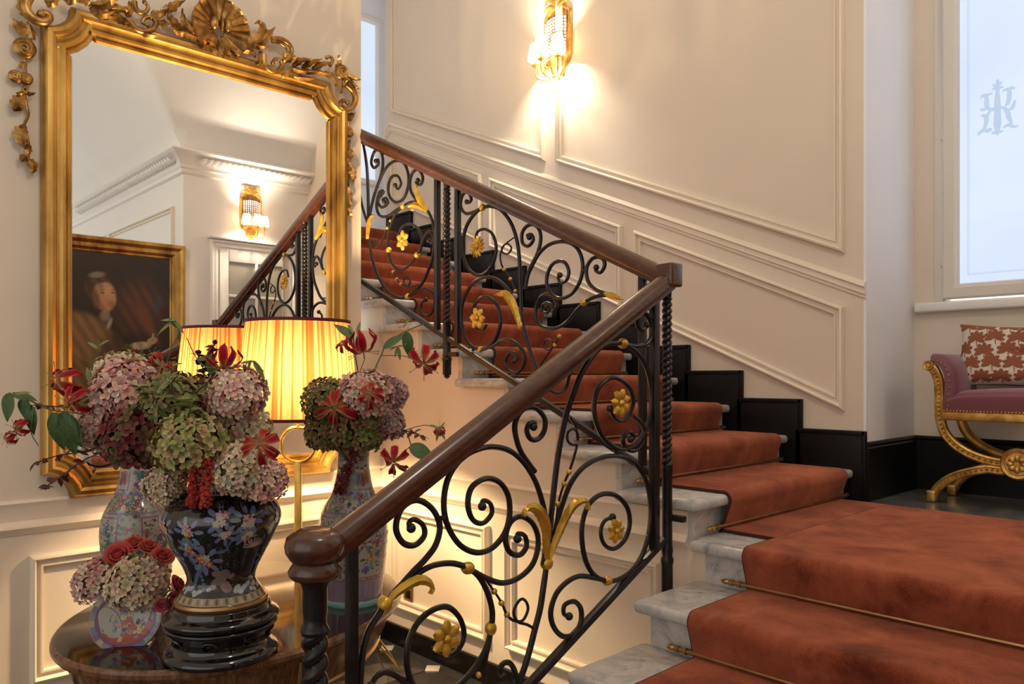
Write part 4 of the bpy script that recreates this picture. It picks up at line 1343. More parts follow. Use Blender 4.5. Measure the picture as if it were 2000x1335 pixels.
# side garlands
for p, r in zip([(2.207,2.756),(2.211,2.642)], (0.030, 0.028)):
    carved_rose(p, r)
for p, r in zip([(0.714,2.767),(0.683,2.647),(0.719,2.647)], (0.042, 0.026, 0.026)):
    carved_rose(p, r)
for pts, w in (([(2.188,2.821),(2.214,2.838),(2.24,2.861)], 0.018), ([(2.194,2.593),(2.221,2.558),(2.234,2.526),(2.23,2.491)], 0.022), ([(2.181,2.551),(2.194,2.507),(2.201,2.463)], 0.016),
               ([(2.194,2.456),(2.201,2.417),(2.217,2.362)], 0.024), ([(2.181,2.374),(2.194,2.341),(2.224,2.305)], 0.022), ([(2.214,2.712),(2.201,2.675),(2.194,2.65)], 0.010),
               ([(0.725,2.852),(0.698,2.844),(0.672,2.871)], 0.024), ([(0.742,2.811),(0.733,2.844),(0.722,2.876)], 0.014), ([(0.72,2.708),(0.703,2.698),(0.694,2.681)], 0.010),
               ([(0.716,2.59),(0.698,2.581),(0.683,2.579)], 0.008), ([(0.716,2.59),(0.733,2.589),(0.751,2.596)], 0.008), ([(0.711,2.574),(0.694,2.549),(0.685,2.522),(0.703,2.516)], 0.024),
               ([(0.716,2.448),(0.703,2.43),(0.7,2.394),(0.711,2.368)], 0.024), ([(0.722,2.449),(0.707,2.451),(0.694,2.451)], 0.010), ([(0.729,2.324),(0.742,2.301),(0.738,2.267)], 0.018),
               ([(0.72,2.337),(0.707,2.324),(0.7,2.308)], 0.014), ([(0.729,2.385),(0.725,2.358),(0.727,2.338)], 0.012)):
    carved(pts, w, 0.012, 0.006, PMW, 'garland_leaf')
for pts in ([(0.714,2.737),(0.718,2.697),(0.716,2.636),(0.714,2.59),(0.722,2.546),(0.727,2.501),(0.714,2.463),(0.718,2.433),(0.729,2.385),(0.727,2.338),(0.736,2.304)], [(2.201,2.829),(2.204,2.761),(2.207,2.693),(2.204,2.612),(2.197,2.531),(2.194,2.461),(2.197,2.388),(2.204,2.325)]):
    obj('garland_stem', MB().tube([PMW(p, 0.004) for p in cr(pts, 4)], 0.006, 6), 'gilt_dark', gm)
curl([(0.714,2.59),(0.707,2.598),(0.711,2.609),(0.718,2.611),(0.722,2.602),(0.716,2.59)], 0.005, 0.004, 'bow', PMW)

# ================================================================ oval table
TC = (-2.709, 1.229)
TA, TB, TPH = 0.664, 0.541, 2.095
TZ = 0.63
ca, sa = math.cos(TPH), math.sin(TPH)


def oval(dr, n=72):
    r = []
    for i in range(n):
        t = 2 * PI * i / n
        u, v = math.cos(t) * (TA + dr), math.sin(t) * (TB + dr)
        r.append((TC[0] + u * ca - v * sa, TC[1] + u * sa + v * ca))
    return r


def oval_loft(prof, cap0=True, cap1=True):
    m = MB()
    n = 72
    vs = []
    for dr, z in prof:
        vs += [(x, y, z) for x, y in oval(dr, n)]
    k = len(prof)
    fs = [(j * n + i, j * n + (i + 1) % n, (j + 1) * n + (i + 1) % n, (j + 1) * n + i) for j in range(k - 1) for i in range(n)]
    if cap0:
        fs.append(tuple(range(n - 1, -1, -1)))
    if cap1:
        fs.append(tuple((k - 1) * n + i for i in range(n)))
    return m.add(vs, fs)


tb = thing('oval_table', 'dark polished oval table with deep veneered apron under the vases', 'table', (TC[0], TC[1], 0))
obj('table_top', oval_loft([(-0.02, TZ - 0.012), (-0.012, TZ - 0.002), (-0.014, TZ)]), 'table_top', tb, angle=30)
obj('top_rim', oval_loft([(-0.03, TZ - 0.034), (-0.006, TZ - 0.033), (0.0, TZ - 0.024), (0.0, TZ - 0.012), (-0.006, TZ - 0.003), (-0.013, TZ - 0.001), (-0.016, TZ - 0.006)], True, False), 'table_wood', tb, angle=30)
obj('apron', oval_loft([(-0.10, TZ - 0.175), (-0.085, TZ - 0.17), (-0.06, TZ - 0.12), (-0.04, TZ - 0.06), (-0.032, TZ - 0.036)]), 'table_wood', tb, angle=30)
obj('apron_bead', oval_loft([(-0.11, TZ - 0.19), (-0.085, TZ - 0.188), (-0.08, TZ - 0.178), (-0.088, TZ - 0.168), (-0.10, TZ - 0.166)]), 'brass', tb, angle=30)
obj('pedestal', oval_loft([(-0.30, 0.045), (-0.38, 0.08), (-0.44, 0.15), (-0.455, 0.28), (-0.42, 0.38), (-0.30, TZ - 0.185)]), 'table_wood', tb, angle=30)
obj('plinth', oval_loft([(-0.17, 0.001), (-0.17, 0.03), (-0.20, 0.05), (-0.31, 0.05)]), 'table_wood', tb, angle=30)
p = [(-2.161,1.148)][0]
m = MB().tube([(p[0] - 0.012, p[1], TZ - 0.06), (p[0] - 0.02, p[1] - 0.0, TZ - 0.12), (p[0] - 0.035, p[1], TZ - 0.165)], [0.012, 0.014, 0.006], 10, True, None, 0.5)
BT = Vector((p[0], p[1], 0)) - Vector((TC[0], TC[1], 0))
# brass mount on the apron
tt = None
best = 9
for i, (x, y) in enumerate(oval(-0.05, 360)):
    ang = abs((x / (-y)) - (-1) * 0)
    r_ = (x * math.cos(R(46.5)) + y * math.sin(R(46.5))) / (-x * math.sin(R(46.5)) + y * math.cos(R(46.5)))
    e = abs(r_ - (581 - 1000) / 1508) + (0 if x > TC[0] else 5)
    if e < best:
        best, tt = e, (x, y)
m = MB()
d = Vector((tt[0] - TC[0], tt[1] - TC[1], 0)).normalized()
c0 = Vector((tt[0], tt[1], 0))
m.tube([c0 + d * 0.012 + Vector((0, 0, TZ - 0.052)), c0 + d * 0.004 + Vector((0, 0, TZ - 0.10)), c0 - d * 0.02 + Vector((0, 0, TZ - 0.16))], [0.009, 0.012, 0.008], 10, True, None, 0.6)
obj('brass_mount', m, 'brass', tb)

# ================================================================ porcelain
vcol('paint', 0.12, **{'Coat Weight': 0.5})
vcol('petal', 0.75, **{'Specular IOR Level': 0.2})


def surf(prof, c):
    """returns fn(angle, z, off) on a lathe profile with absolute z"""
    P = prof

    def rad(z):
        for (r0, z0), (r1, z1) in zip(P[:-1], P[1:]):
            if z0 <= z <= z1 and z1 > z0:
                return r0 + (r1 - r0) * (z - z0) / (z1 - z0)
        return P[-1][0]

    def fn(a, z, off=0.0006):
        r = rad(z) + off
        return (c[0] + r * math.cos(a), c[1] + r * math.sin(a), c[2] + z)
    return fn, rad


def smooth_prof(prof, n=5):
    return [tuple(p) for p in cr(prof, n)]


def dab(mb, S, rad, a, z, ru, rv, col, off=0.0007, n=9, rot=0.0, squash=None):
    """painted blob: ellipse with half sizes ru (round the pot) and rv (up), metres"""
    r = max(0.02, rad(z))
    vs = [S(a, z, off)]
    for i in range(n):
        t = 2 * PI * i / n
        x, y = ru * math.cos(t), rv * math.sin(t)
        x, y = x * math.cos(rot) - y * math.sin(rot), x * math.sin(rot) + y * math.cos(rot)
        vs.append(S(a + x / r, z + y, off))
    mb.add(vs, [(0, i + 1, (i + 1) % n + 1) for i in range(n)], col)


def painted_flower(mb, S, rad, a, z, s, col, ccol, n=5, off=0.0008, rot=0.0):
    r = max(0.02, rad(z))
    for i in range(n):
        t = rot + 2 * PI * i / n
        dab(mb, S, rad, a + math.cos(t) * s * 0.6 / r, z + math.sin(t) * s * 0.6, s * 0.46, s * 0.34, col, off, 8, t)
    dab(mb, S, rad, a, z, s * 0.3, s * 0.3, ccol, off + 0.0003, 8)


def patch(mb, S, a0, a1, z0, z1, col, off=0.0005, nu=10, nv=8):
    mb.grid(lambda u, v: S(a0 + (a1 - a0) * u, z0 + (z1 - z0) * v, off), nu, nv, col)


def facing(c):
    """angle on a pot that looks at the camera"""
    return math.atan2(-c[1], -c[0])


# --- tall famille rose vases
VP = [(0.088, 0.0), (0.101, 0.001), (0.105, 0.010), (0.103, 0.020), (0.1035, 0.022), (0.108, 0.06), (0.117, 0.13), (0.1255, 0.22), (0.1265, 0.26), (0.120, 0.31), (0.104, 0.35), (0.084, 0.385), (0.067, 0.43), (0.058, 0.48), (0.057, 0.52), (0.063, 0.555), (0.068, 0.575), (0.066, 0.58), (0.058, 0.575), (0.052, 0.53)]
VPs = smooth_prof(VP, 3)
m, nt, b = newmat('famille_ground')
v = objco(nt)
vor = nt.nodes.new('ShaderNodeTexVoronoi')
vor.inputs['Scale'].default_value = 62
nt.links.new(v, vor.inputs['Vector'])
sx = nt.nodes.new('ShaderNodeSeparateColor')
nt.links.new(vor.outputs['Color'], sx.inputs[0])
cellcol = ramp(nt, sx.outputs[0], [(0.0, (0.24, 0.23, 0.20)), (0.22, (0.34, 0.32, 0.27)), (0.38, (0.04, 0.09, 0.10)), (0.52, (0.06, 0.12, 0.09)), (0.66, (0.28, 0.27, 0.24)), (0.78, (0.22, 0.055, 0.07)), (0.9, (0.06, 0.09, 0.17)), (1.0, (0.30, 0.26, 0.19))])
dm = nt.nodes.new('ShaderNodeMix')
dm.data_type = 'RGBA'
st_ = nt.nodes.new('ShaderNodeMath')
st_.operation = 'GREATER_THAN'
st_.inputs[1].default_value = 0.52
nt.links.new(vor.outputs['Distance'], st_.inputs[0])
nt.links.new(st_.outputs[0], dm.inputs[0])
nt.links.new(cellcol, dm.inputs[6])
dm.inputs[7].default_value = (0.30, 0.29, 0.26, 1)
nt.links.new(dm.outputs[2], b.inputs['Base Color'])
inp(b, 'Roughness', 0.14)
inp(b, 'Coat Weight', 0.4)
plain('celadon', (0.22, 0.42, 0.42), 0.15)
PAL = [(0.25, 0.05, 0.07), (0.06, 0.15, 0.20), (0.07, 0.16, 0.10), (0.28, 0.10, 0.13), (0.10, 0.09, 0.22), (0.34, 0.20, 0.06), (0.18, 0.27, 0.29)]


def figure(mb, S, rad, a, z, h, robe, rnd):
    """tiny painted figure in a robe"""
    r = rad(z)
    dab(mb, S, rad, a, z + h * 0.36, h * 0.17, h * 0.38, robe, 0.0012, 10)
    dab(mb, S, rad, a - h * 0.16 / r, z + h * 0.48, h * 0.12, h * 0.16, tuple(c * 1.25 for c in robe), 0.0013, 8, 0.6)
    dab(mb, S, rad, a + h * 0.15 / r, z + h * 0.45, h * 0.10, h * 0.16, robe, 0.0013, 8, -0.5)
    dab(mb, S, rad, a, z + h * 0.82, h * 0.10, h * 0.12, (0.55, 0.40, 0.30), 0.0013, 8)
    dab(mb, S, rad, a, z + h * 0.93, h * 0.09, h * 0.06, (0.02, 0.02, 0.03), 0.0014, 8)
    dab(mb, S, rad, a, z + h * 0.30, h * 0.05, h * 0.26, tuple(c * 0.6 for c in robe), 0.0014, 6)


def tall_vase(c, label, seed):
    rnd = random.Random(seed)
    t = thing('porcelain_vase', label, 'vase', c, 'pair of painted porcelain vases')
    S, rad = surf(VPs, c)
    obj('body', MB().lathe(VPs, c, 48), 'famille_ground', t, angle=60)
    obj('foot_ring', MB().lathe([(0.09, -0.0), (0.104, 0.0), (0.1075, 0.010), (0.105, 0.021), (0.09, 0.021)], c, 48), 'celadon', t)
    fa = facing(c)
    d = MB()
    patch(d, S, fa - PI, fa + PI, 0.024, 0.098, (0.24, 0.18, 0.25), 0.0004, 64, 5)
    for i in range(64):
        a = fa + 2 * PI * i / 64
        dab(d, S, rad, a, 0.06 + 0.008 * math.sin(i * 2.1), 0.0022, 0.026, (0.20, 0.14, 0.26) if i % 2 else (0.16, 0.26, 0.30), 0.0008, 6)
    patch(d, S, fa - PI, fa + PI, 0.098, 0.102, (0.26, 0.10, 0.16), 0.0007, 64, 2)
    obj('painted_band', d, 'paint', t)
    d = MB()
    patch(d, S, fa - PI, fa + PI, 0.335, 0.341, (0.16, 0.16, 0.24), 0.0007, 64, 2)
    obj('painted_band', d, 'paint', t)
    d = MB()
    patch(d, S, fa - PI, fa + PI, 0.398, 0.404, (0.16, 0.14, 0.24), 0.0007, 64, 2)
    obj('painted_band', d, 'paint', t)
    for k, da in enumerate((0.55, -1.02, 2.1, -2.6)):
        d = MB()
        a = fa + da
        hw = 0.46
        patch(d, S, a - hw, a + hw, 0.108, 0.325, (0.22, 0.10, 0.18), 0.0006, 14, 14)
        patch(d, S, a - hw + 0.035, a + hw - 0.035, 0.112, 0.320, (0.33, 0.31, 0.27), 0.0009, 14, 14)
        for q in range(11):
            figure(d, S, rad, a + rnd.uniform(-0.33, 0.33), 0.12 + 0.152 * (q / 10) + rnd.uniform(-0.008, 0.008), rnd.uniform(0.038, 0.054), rnd.choice(PAL), rnd)
        for q in range(110):
            dab(d, S, rad, a + rnd.uniform(-0.41, 0.41), rnd.uniform(0.12, 0.315), rnd.uniform(0.002, 0.007), rnd.uniform(0.002, 0.007), rnd.choice(PAL + [(0.06, 0.10, 0.10), (0.10, 0.16, 0.12), (0.05, 0.04, 0.05)]), 0.001, 7)
        o = obj('painted_panel', d, 'paint', t)
        d = MB()
        patch(d, S, a - 0.55, a + 0.55, 0.415, 0.52, (0.22, 0.10, 0.18), 0.0006, 10, 8)
        patch(d, S, a - 0.5, a + 0.5, 0.419, 0.517, (0.33, 0.32, 0.29), 0.0009, 10, 8)
        for q in range(3):
            figure(d, S, rad, a + (q - 1) * 0.3, 0.425 + rnd.uniform(0, 0.01), 0.07, rnd.choice(PAL), rnd)
        obj('painted_panel', d, 'paint', t)
    d = MB()
    for q in range(260):
        a = rnd.uniform(0, 2 * PI)
        z = rnd.choice([rnd.uniform(0.342, 0.395), rnd.uniform(0.342, 0.395), rnd.uniform(0.11, 0.33), rnd.uniform(0.52, 0.565)])
        painted_flower(d, S, rad, a, z, rnd.uniform(0.006, 0.011), rnd.choice(PAL[:5] + [(0.55, 0.50, 0.44)]), (0.5, 0.36, 0.10), 5, 0.0005)
    obj('painted_blossoms', d, 'paint', t)
    return t


VR = (-2.46, 1.53, TZ)
VLc = (-3.0, 0.955, TZ)
tall_vase(VR, 'tall painted porcelain vase right of the gilt lamp stem, holding green hydrangeas', 3)
tall_vase(VLc, 'tall painted porcelain vase half hidden behind the black jar', 11)

# --- black jar on carved stand
JC = (-2.262, 0.955)
sd = thing('jar_stand', 'carved black lacquer stand under the floral jar', 'stand', (JC[0], JC[1], TZ))
SP = [(0.150, 0.0), (0.160, 0.004), (0.162, 0.016), (0.154, 0.026), (0.142, 0.034), (0.134, 0.048), (0.140, 0.07), (0.156, 0.088), (0.160, 0.098), (0.150, 0.104)]
obj('base', MB().lathe(smooth_prof(SP, 3), (JC[0], JC[1], TZ), 48), 'lacquer', sd, angle=50)
obj('rim', MB().lathe(smooth_prof([(0.12, 0.102), (0.150, 0.103), (0.163, 0.112), (0.164, 0.122), (0.152, 0.132), (0.143, 0.138), (0.140, 0.150), (0.134, 0.156), (0.10, 0.156)], 3), (JC[0], JC[1], TZ), 48), 'lacquer', sd, angle=50)
S, rad = surf(SP, (JC[0], JC[1], TZ))
for i in range(8):
    a0 = 2 * PI * i / 8 + 0.2
    q = []
    for k in range(22):
        t = k / 21
        th = t * 3.6 * PI / 2
        rr = 0.024 * (1 - 0.62 * t)
        aa = a0 + (rr * math.cos(th) - 0.01) / 0.14
        zz = 0.062 + rr * 0.8 * math.sin(th)
        q.append(S(aa, zz, 0.003))
    obj('carved_scroll', MB().tube(q, 0.0035, 6), 'lacquer', sd)
JZ = TZ + 0.157
jr = thing('floral_jar', 'black enamel jar painted with blue and pink blossoms, on carved stand', 'jar', (JC[0], JC[1], JZ))
JP = [(0.105, 0.0), (0.128, 0.001), (0.131, 0.008), (0.127, 0.016), (0.122, 0.022), (0.112, 0.040), (0.100, 0.058), (0.096, 0.075), (0.103, 0.10), (0.122, 0.14), (0.147, 0.185), (0.165, 0.225), (0.171, 0.252), (0.167, 0.275), (0.150, 0.298), (0.122, 0.315), (0.096, 0.325), (0.090, 0.335), (0.090, 0.360), (0.097, 0.368), (0.098, 0.374), (0.088, 0.376), (0.080, 0.36)]
JPs = smooth_prof(JP, 3)
m, nt, b = newmat('jar_black')
v = objco(nt)
vor = nt.nodes.new('ShaderNodeTexVoronoi')
vor.inputs['Scale'].default_value = 210
nt.links.new(v, vor.inputs['Vector'])
nt.links.new(ramp(nt, vor.outputs['Distance'], [(0.0, (0.006, 0.006, 0.008)), (0.55, (0.008, 0.007, 0.008)), (0.75, (0.045, 0.030, 0.015))]), b.inputs['Base Color'])
inp(b, 'Roughness', 0.16)
inp(b, 'Coat Weight', 0.6)
jc = (JC[0], JC[1], JZ)
obj('body', MB().lathe(JPs, jc, 64), 'jar_black', jr, angle=60)
S, rad = surf(JPs, jc)
fa = facing(jc)
d = MB()
patch(d, S, fa - PI, fa + PI, 0.018, 0.038, (0.30, 0.22, 0.12), 0.0005, 64, 4)
for i in range(56):
    a = fa + 2 * PI * i / 56
    dab(d, S, rad, a, 0.029, 0.0042, 0.0085, (0.10, 0.075, 0.05) if i % 2 else (0.42, 0.33, 0.22), 0.0009, 8)
obj('painted_band', d, 'paint', jr)
d = MB()
patch(d, S, fa - PI, fa + PI, 0.326, 0.330, (0.22, 0.15, 0.07), 0.0008, 64, 2)
patch(d, S, fa - PI, fa + PI, 0.356, 0.359, (0.30, 0.22, 0.12), 0.0008, 64, 2)
for i in range(24):
    a = fa + 2 * PI * i / 24
    dab(d, S, rad, a, 0.343, 0.009, 0.006, (0.26, 0.22, 0.19) if i % 2 else (0.10, 0.05, 0.06), 0.0009, 3, PI / 2 if i % 2 else -PI / 2)
obj('painted_band', d, 'paint', jr)
obj('foot_ring', MB().lathe([(0.10, -0.0005), (0.130, 0.0), (0.1335, 0.008), (0.130, 0.016), (0.10, 0.016)], jc, 64), 'brass', jr)
BLU = (0.13, 0.17, 0.25)
d = MB()
# branches
for (u0, v0, u1, v1, w) in ((-0.9, 0.055, -0.35, 0.15, 0.007), (-0.35, 0.15, 0.1, 0.19, 0.005), (-0.35, 0.15, -0.55, 0.22, 0.005), (0.1, 0.19, 0.45, 0.24, 0.004), (-0.5, 0.06, -0.75, 0.2, 0.006), (0.9, 0.06, 0.8, 0.17, 0.005)):
    for k in range(14):
        t = k / 13
        dab(d, S, rad, fa + u0 + (u1 - u0) * t, v0 + (v1 - v0) * t + 0.008 * math.sin(t * 5), w, w, (0.09, 0.13, 0.20), 0.0006, 7)
obj('painted_branch', d, 'paint', jr)
rnd = random.Random(5)


def bloom(u, z, s, pal):
    d = MB()
    a = fa + u
    for k in range(8):
        t = 2 * PI * k / 8 + rnd.uniform(-0.2, 0.2)
        dab(d, S, rad, a + math.cos(t) * s * 0.95 / rad(z), z + math.sin(t) * s * 0.95, s * 0.42, s * 0.20, tuple(c * rnd.uniform(0.8, 1.3) for c in BLU), 0.0007, 8, t)
    for k in range(7):
        t = rnd.uniform(0, 2 * PI)
        q = rnd.uniform(0.15, 0.5) * s
        painted_flower(d, S, rad, a + math.cos(t) * q / rad(z), z + math.sin(t) * q, s * 0.32, rnd.choice(pal), (0.55, 0.40, 0.30), 5, 0.0010 + 0.0002 * k, rnd.uniform(0, 2))
    obj('painted_blossom', d, 'paint', jr)


PK = [(0.46, 0.20, 0.22), (0.50, 0.34, 0.32), (0.44, 0.12, 0.04), (0.36, 0.42, 0.38)]
for u, z, s in ((-0.55, 0.235, 0.034), (0.0, 0.268, 0.036), (0.42, 0.262, 0.036), (-0.35, 0.150, 0.036), (-0.62, 0.185, 0.028), (0.05, 0.228, 0.026), (0.42, 0.215, 0.026), (1.1, 0.255, 0.032), (-1.1, 0.24, 0.034), (2.0, 0.22, 0.036), (-2.0, 0.2, 0.036), (3.0, 0.23, 0.036), (1.15, 0.14, 0.026), (-1.2, 0.15, 0.030)):
    bloom(u, z, s, PK)
d = MB()
for k in range(9):
    t = R(20 + 150 * k / 8)
    z0 = 0.178
    for j in range(4):
        q = 0.006 + 0.007 * j
        dab(d, S, rad, fa + 0.62 + math.cos(t) * q / 0.14, z0 + math.sin(t) * q * 0.9, 0.0055, 0.0024, (0.46, 0.30, 0.30), 0.0009, 6, t)
obj('painted_lotus', d, 'paint', jr)
d = MB()
for k in range(30):
    a = fa + rnd.uniform(-0.25, 0.25)
    dab(d, S, rad, a, 0.058 + rnd.uniform(0, 0.05), rnd.uniform(0.006, 0.012), rnd.uniform(0.006, 0.016), (0.22 * rnd.uniform(0.6, 1.2), 0.13, 0.13), 0.0008, 8, 0.5)
for k in range(26):
    a = fa + rnd.choice((-1, 1)) * rnd.uniform(0.3, 1.5)
    dab(d, S, rad, a, 0.045 + rnd.uniform(0, 0.022), rnd.uniform(0.006, 0.014), 0.006, (0.34, 0.36, 0.36), 0.0008, 8, 0.3)
obj('painted_rocks', d, 'paint', jr)

# --- display plate on clear stand
pc = Vector([(-2.556,0.778,0.707)][0])
pn = Vector((0.80, -0.46, 0.38)).normalized()
pm = frame_from(pn) @ Matrix.Rotation(R(14), 3, 'Z')
pl = thing('display_plate', 'small round plate painted with red and white flower panels', 'plate', tuple(pc))
plain('plate_white', (0.34, 0.31, 0.26), 0.15)
PR = 0.103
obj('dish', MB().lathe([(0.001, -0.012), (0.06, -0.011), (0.085, -0.004), (PR, 0.004), (PR, 0.007), (0.085, 0.0), (0.06, -0.006), (0.001, -0.007)], pc, 48, None, pm), 'plate_white', pl, angle=50)
d = MB()


def pz(r):
    return 0.0007 + (-0.0055 if r < 0.06 else (-0.0055 + (r - 0.06) / 0.025 * 0.006 if r < 0.085 else 0.0005 + (r - 0.085) / 0.018 * 0.0065))


def pp(x, y, o=0.0):
    return pc + pm @ Vector((x, y, pz(math.hypot(x, y)) + o))


def pdab(x, y, ru, rv, col, o=0.0, n=10, rot=0.0):
    vs = [pp(x, y, o)]
    for i in range(n):
        t = 2 * PI * i / n
        a, b_ = ru * math.cos(t), rv * math.sin(t)
        vs.append(pp(x + a * math.cos(rot) - b_ * math.sin(rot), y + a * math.sin(rot) + b_ * math.cos(rot), o))
    d.add(vs, [(0, i + 1, (i + 1) % n + 1) for i in range(n)], col)


for i in range(28):
    a0, a1 = 2 * PI * i / 28, 2 * PI * (i + 1) / 28
    col = [(0.20, 0.20, 0.30), (0.12, 0.13, 0.20), (0.46, 0.38, 0.22), (0.22, 0.10, 0.22), (0.24, 0.26, 0.34)][(i * 3 + i // 4) % 5]
    d.grid(lambda u, v: pp((PR - 0.003 - 0.013 * v) * math.cos(a0 + (a1 - a0) * (0.06 + 0.88 * u)), (PR - 0.003 - 0.013 * v) * math.sin(a0 + (a1 - a0) * (0.06 + 0.88 * u)), 0.0004), 4, 3, col)
d.grid(lambda u, v: pp((0.086 - 0.008 * v) * math.cos(2 * PI * u), (0.086 - 0.008 * v) * math.sin(2 * PI * u), 0.0006), 49, 2, (0.16, 0.06, 0.16))
# red ground wedges
for a0, a1 in ((200, 340), (75, 105)):
    d.grid(lambda u, v: pp(0.078 * v * math.cos(R(a0 + (a1 - a0) * u)), 0.078 * v * math.sin(R(a0 + (a1 - a0) * u)), 0.0009), 14, 8, (0.34, 0.06, 0.035))
pdab(0, 0.035, 0.016, 0.045, (0.34, 0.07, 0.04), 0.0011)
pdab(0, 0.03, 0.012, 0.022, (0.16, 0.20, 0.28), 0.0014)
pdab(-0.046, 0.0, 0.028, 0.052, (0.36, 0.33, 0.27), 0.0013, 16, 0.25)
pdab(0.046, 0.005, 0.027, 0.046, (0.36, 0.33, 0.27), 0.0013, 16, -0.25)
rnd = random.Random(9)
for k in range(46):
    sx_ = rnd.choice((-1, 1))
    pdab(sx_ * 0.046 + rnd.uniform(-0.02, 0.02), rnd.uniform(-0.035, 0.04), rnd.uniform(0.002, 0.007), rnd.uniform(0.002, 0.005), rnd.choice([(0.05, 0.16, 0.13), (0.06, 0.12, 0.16), (0.36, 0.14, 0.18), (0.28, 0.12, 0.04), (0.05, 0.10, 0.08)]), 0.0018, 7, rnd.uniform(0, 3))
for k in range(26):
    pdab(rnd.uniform(-0.045, 0.045), rnd.uniform(-0.068, -0.02), rnd.uniform(0.004, 0.010), rnd.uniform(0.003, 0.007), rnd.choice([(0.06, 0.16, 0.18), (0.40, 0.18, 0.20), (0.50, 0.40, 0.22), (0.05, 0.12, 0.16), (0.44, 0.12, 0.05)]), 0.0019, 7, rnd.uniform(0, 3))
for x, y in ((-0.006, 0.004), (0.014, 0.008), (0.03, -0.05)):
    for k in range(6):
        t = k * PI / 3
        pdab(x + 0.006 * math.cos(t), y + 0.006 * math.sin(t), 0.005, 0.003, (0.55, 0.46, 0.28), 0.0024, 6, t)
obj('painted_decoration', d, 'paint', pl)
ps = thing('plate_stand', 'clear bent plate stand behind the painted plate', 'stand', (pc[0], pc[1], TZ))
bx_ = pm @ Vector((1, 0, 0))
for s in (-1, 1):
    lo = pc + pm @ Vector((s * 0.05, -0.095, 0.0))
    q = [lo + Vector((pn.x, pn.y, 0)) * 0.03 + Vector((0, 0, 0.008)), Vector((lo.x, lo.y, TZ + 0.004)) + Vector((pn.x, pn.y, 0)) * 0.02, Vector((lo.x, lo.y, TZ + 0.004)) - Vector((pn.x, pn.y, 0)) * 0.07, pc + pm @ Vector((s * 0.04, 0.0, -0.02)), pc + pm @ Vector((s * 0.03, 0.06, -0.02))]
    obj('strut', MB().tube(cr(q, 4), 0.0035, 6), 'glass', ps)
gvc = (-2.70, 0.80, TZ)
gv = thing('glass_vase', 'small clear glass vase behind the painted plate', 'vase', gvc)
obj('bowl', MB().lathe(smooth_prof([(0.001, 0.001), (0.036, 0.002), (0.046, 0.02), (0.048, 0.06), (0.040, 0.10), (0.036, 0.13), (0.040, 0.15), (0.038, 0.15), (0.033, 0.13), (0.037, 0.10), (0.044, 0.06), (0.042, 0.022), (0.001, 0.012)], 3), gvc, 24), 'glass', gv)

# ================================================================ tall lamp behind the table
LC = (-3.235, 1.722)
fw_ = Vector((-math.sin(R(46.5)), math.cos(R(46.5)), 0))
rt_ = Vector((math.cos(R(46.5)), math.sin(R(46.5)), 0))
fl_ = thing('floor_lamp', 'tall gilt lamp with glowing pleated orange shade before the mirror', 'lamp', (LC[0], LC[1], 0))
m = MB()
SH0, SH1, SR0, SR1 = 1.262, 1.70, 0.268, 0.228
N = 360
rnd = random.Random(4)
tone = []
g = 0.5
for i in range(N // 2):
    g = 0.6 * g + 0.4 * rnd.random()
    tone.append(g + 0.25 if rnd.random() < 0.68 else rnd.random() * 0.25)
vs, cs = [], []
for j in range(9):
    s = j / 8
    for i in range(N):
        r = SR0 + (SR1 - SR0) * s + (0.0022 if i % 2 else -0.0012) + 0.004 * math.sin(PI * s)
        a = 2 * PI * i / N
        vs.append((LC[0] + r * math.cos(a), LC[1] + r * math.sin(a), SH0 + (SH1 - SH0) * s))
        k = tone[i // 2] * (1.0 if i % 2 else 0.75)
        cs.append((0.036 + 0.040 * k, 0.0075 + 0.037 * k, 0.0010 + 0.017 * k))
fs = [(j * N + i, j * N + (i + 1) % N, (j + 1) * N + (i + 1) % N, (j + 1) * N + i) for j in range(8) for i in range(N)]
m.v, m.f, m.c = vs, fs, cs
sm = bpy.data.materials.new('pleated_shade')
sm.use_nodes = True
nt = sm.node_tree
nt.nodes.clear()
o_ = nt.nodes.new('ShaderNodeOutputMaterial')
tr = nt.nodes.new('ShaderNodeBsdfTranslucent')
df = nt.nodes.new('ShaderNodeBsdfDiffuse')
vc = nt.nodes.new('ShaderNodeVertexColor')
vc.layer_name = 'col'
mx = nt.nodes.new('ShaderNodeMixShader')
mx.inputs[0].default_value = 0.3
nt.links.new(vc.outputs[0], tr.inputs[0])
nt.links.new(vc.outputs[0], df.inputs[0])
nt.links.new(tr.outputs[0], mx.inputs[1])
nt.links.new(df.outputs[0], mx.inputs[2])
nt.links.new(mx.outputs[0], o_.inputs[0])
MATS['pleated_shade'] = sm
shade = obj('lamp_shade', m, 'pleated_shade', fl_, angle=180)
for z, r in ((SH0, SR0), (SH1, SR1)):
    mb_ = MB().lathe([(r - 0.004, z - 0.007), (r + 0.006, z - 0.007), (r + 0.007, z + 0.007), (r - 0.004, z + 0.007), (r - 0.004, z - 0.007)], (LC[0], LC[1], 0), 96)
    del mb_.f[-2:]
    obj('shade_trim', mb_, 'red_trim', shade)
dmat = bpy.data.materials.new('diffuser')
dmat.use_nodes = True
nt = dmat.node_tree
nt.nodes.clear()
o_ = nt.nodes.new('ShaderNodeOutputMaterial')
tr = nt.nodes.new('ShaderNodeBsdfTranslucent')
tr.inputs[0].default_value = (1.0, 0.93, 0.8, 1)
nt.links.new(tr.outputs[0], o_.inputs[0])
MATS['diffuser'] = dmat
obj('diffuser', MB().lathe([(0.001, 1.246), (0.095, 1.247), (0.10, 1.25), (0.095, 1.253), (0.001, 1.254)], (LC[0], LC[1], 0), 48), 'diffuser', fl_)
rc = Vector((LC[0], LC[1], 1.14))
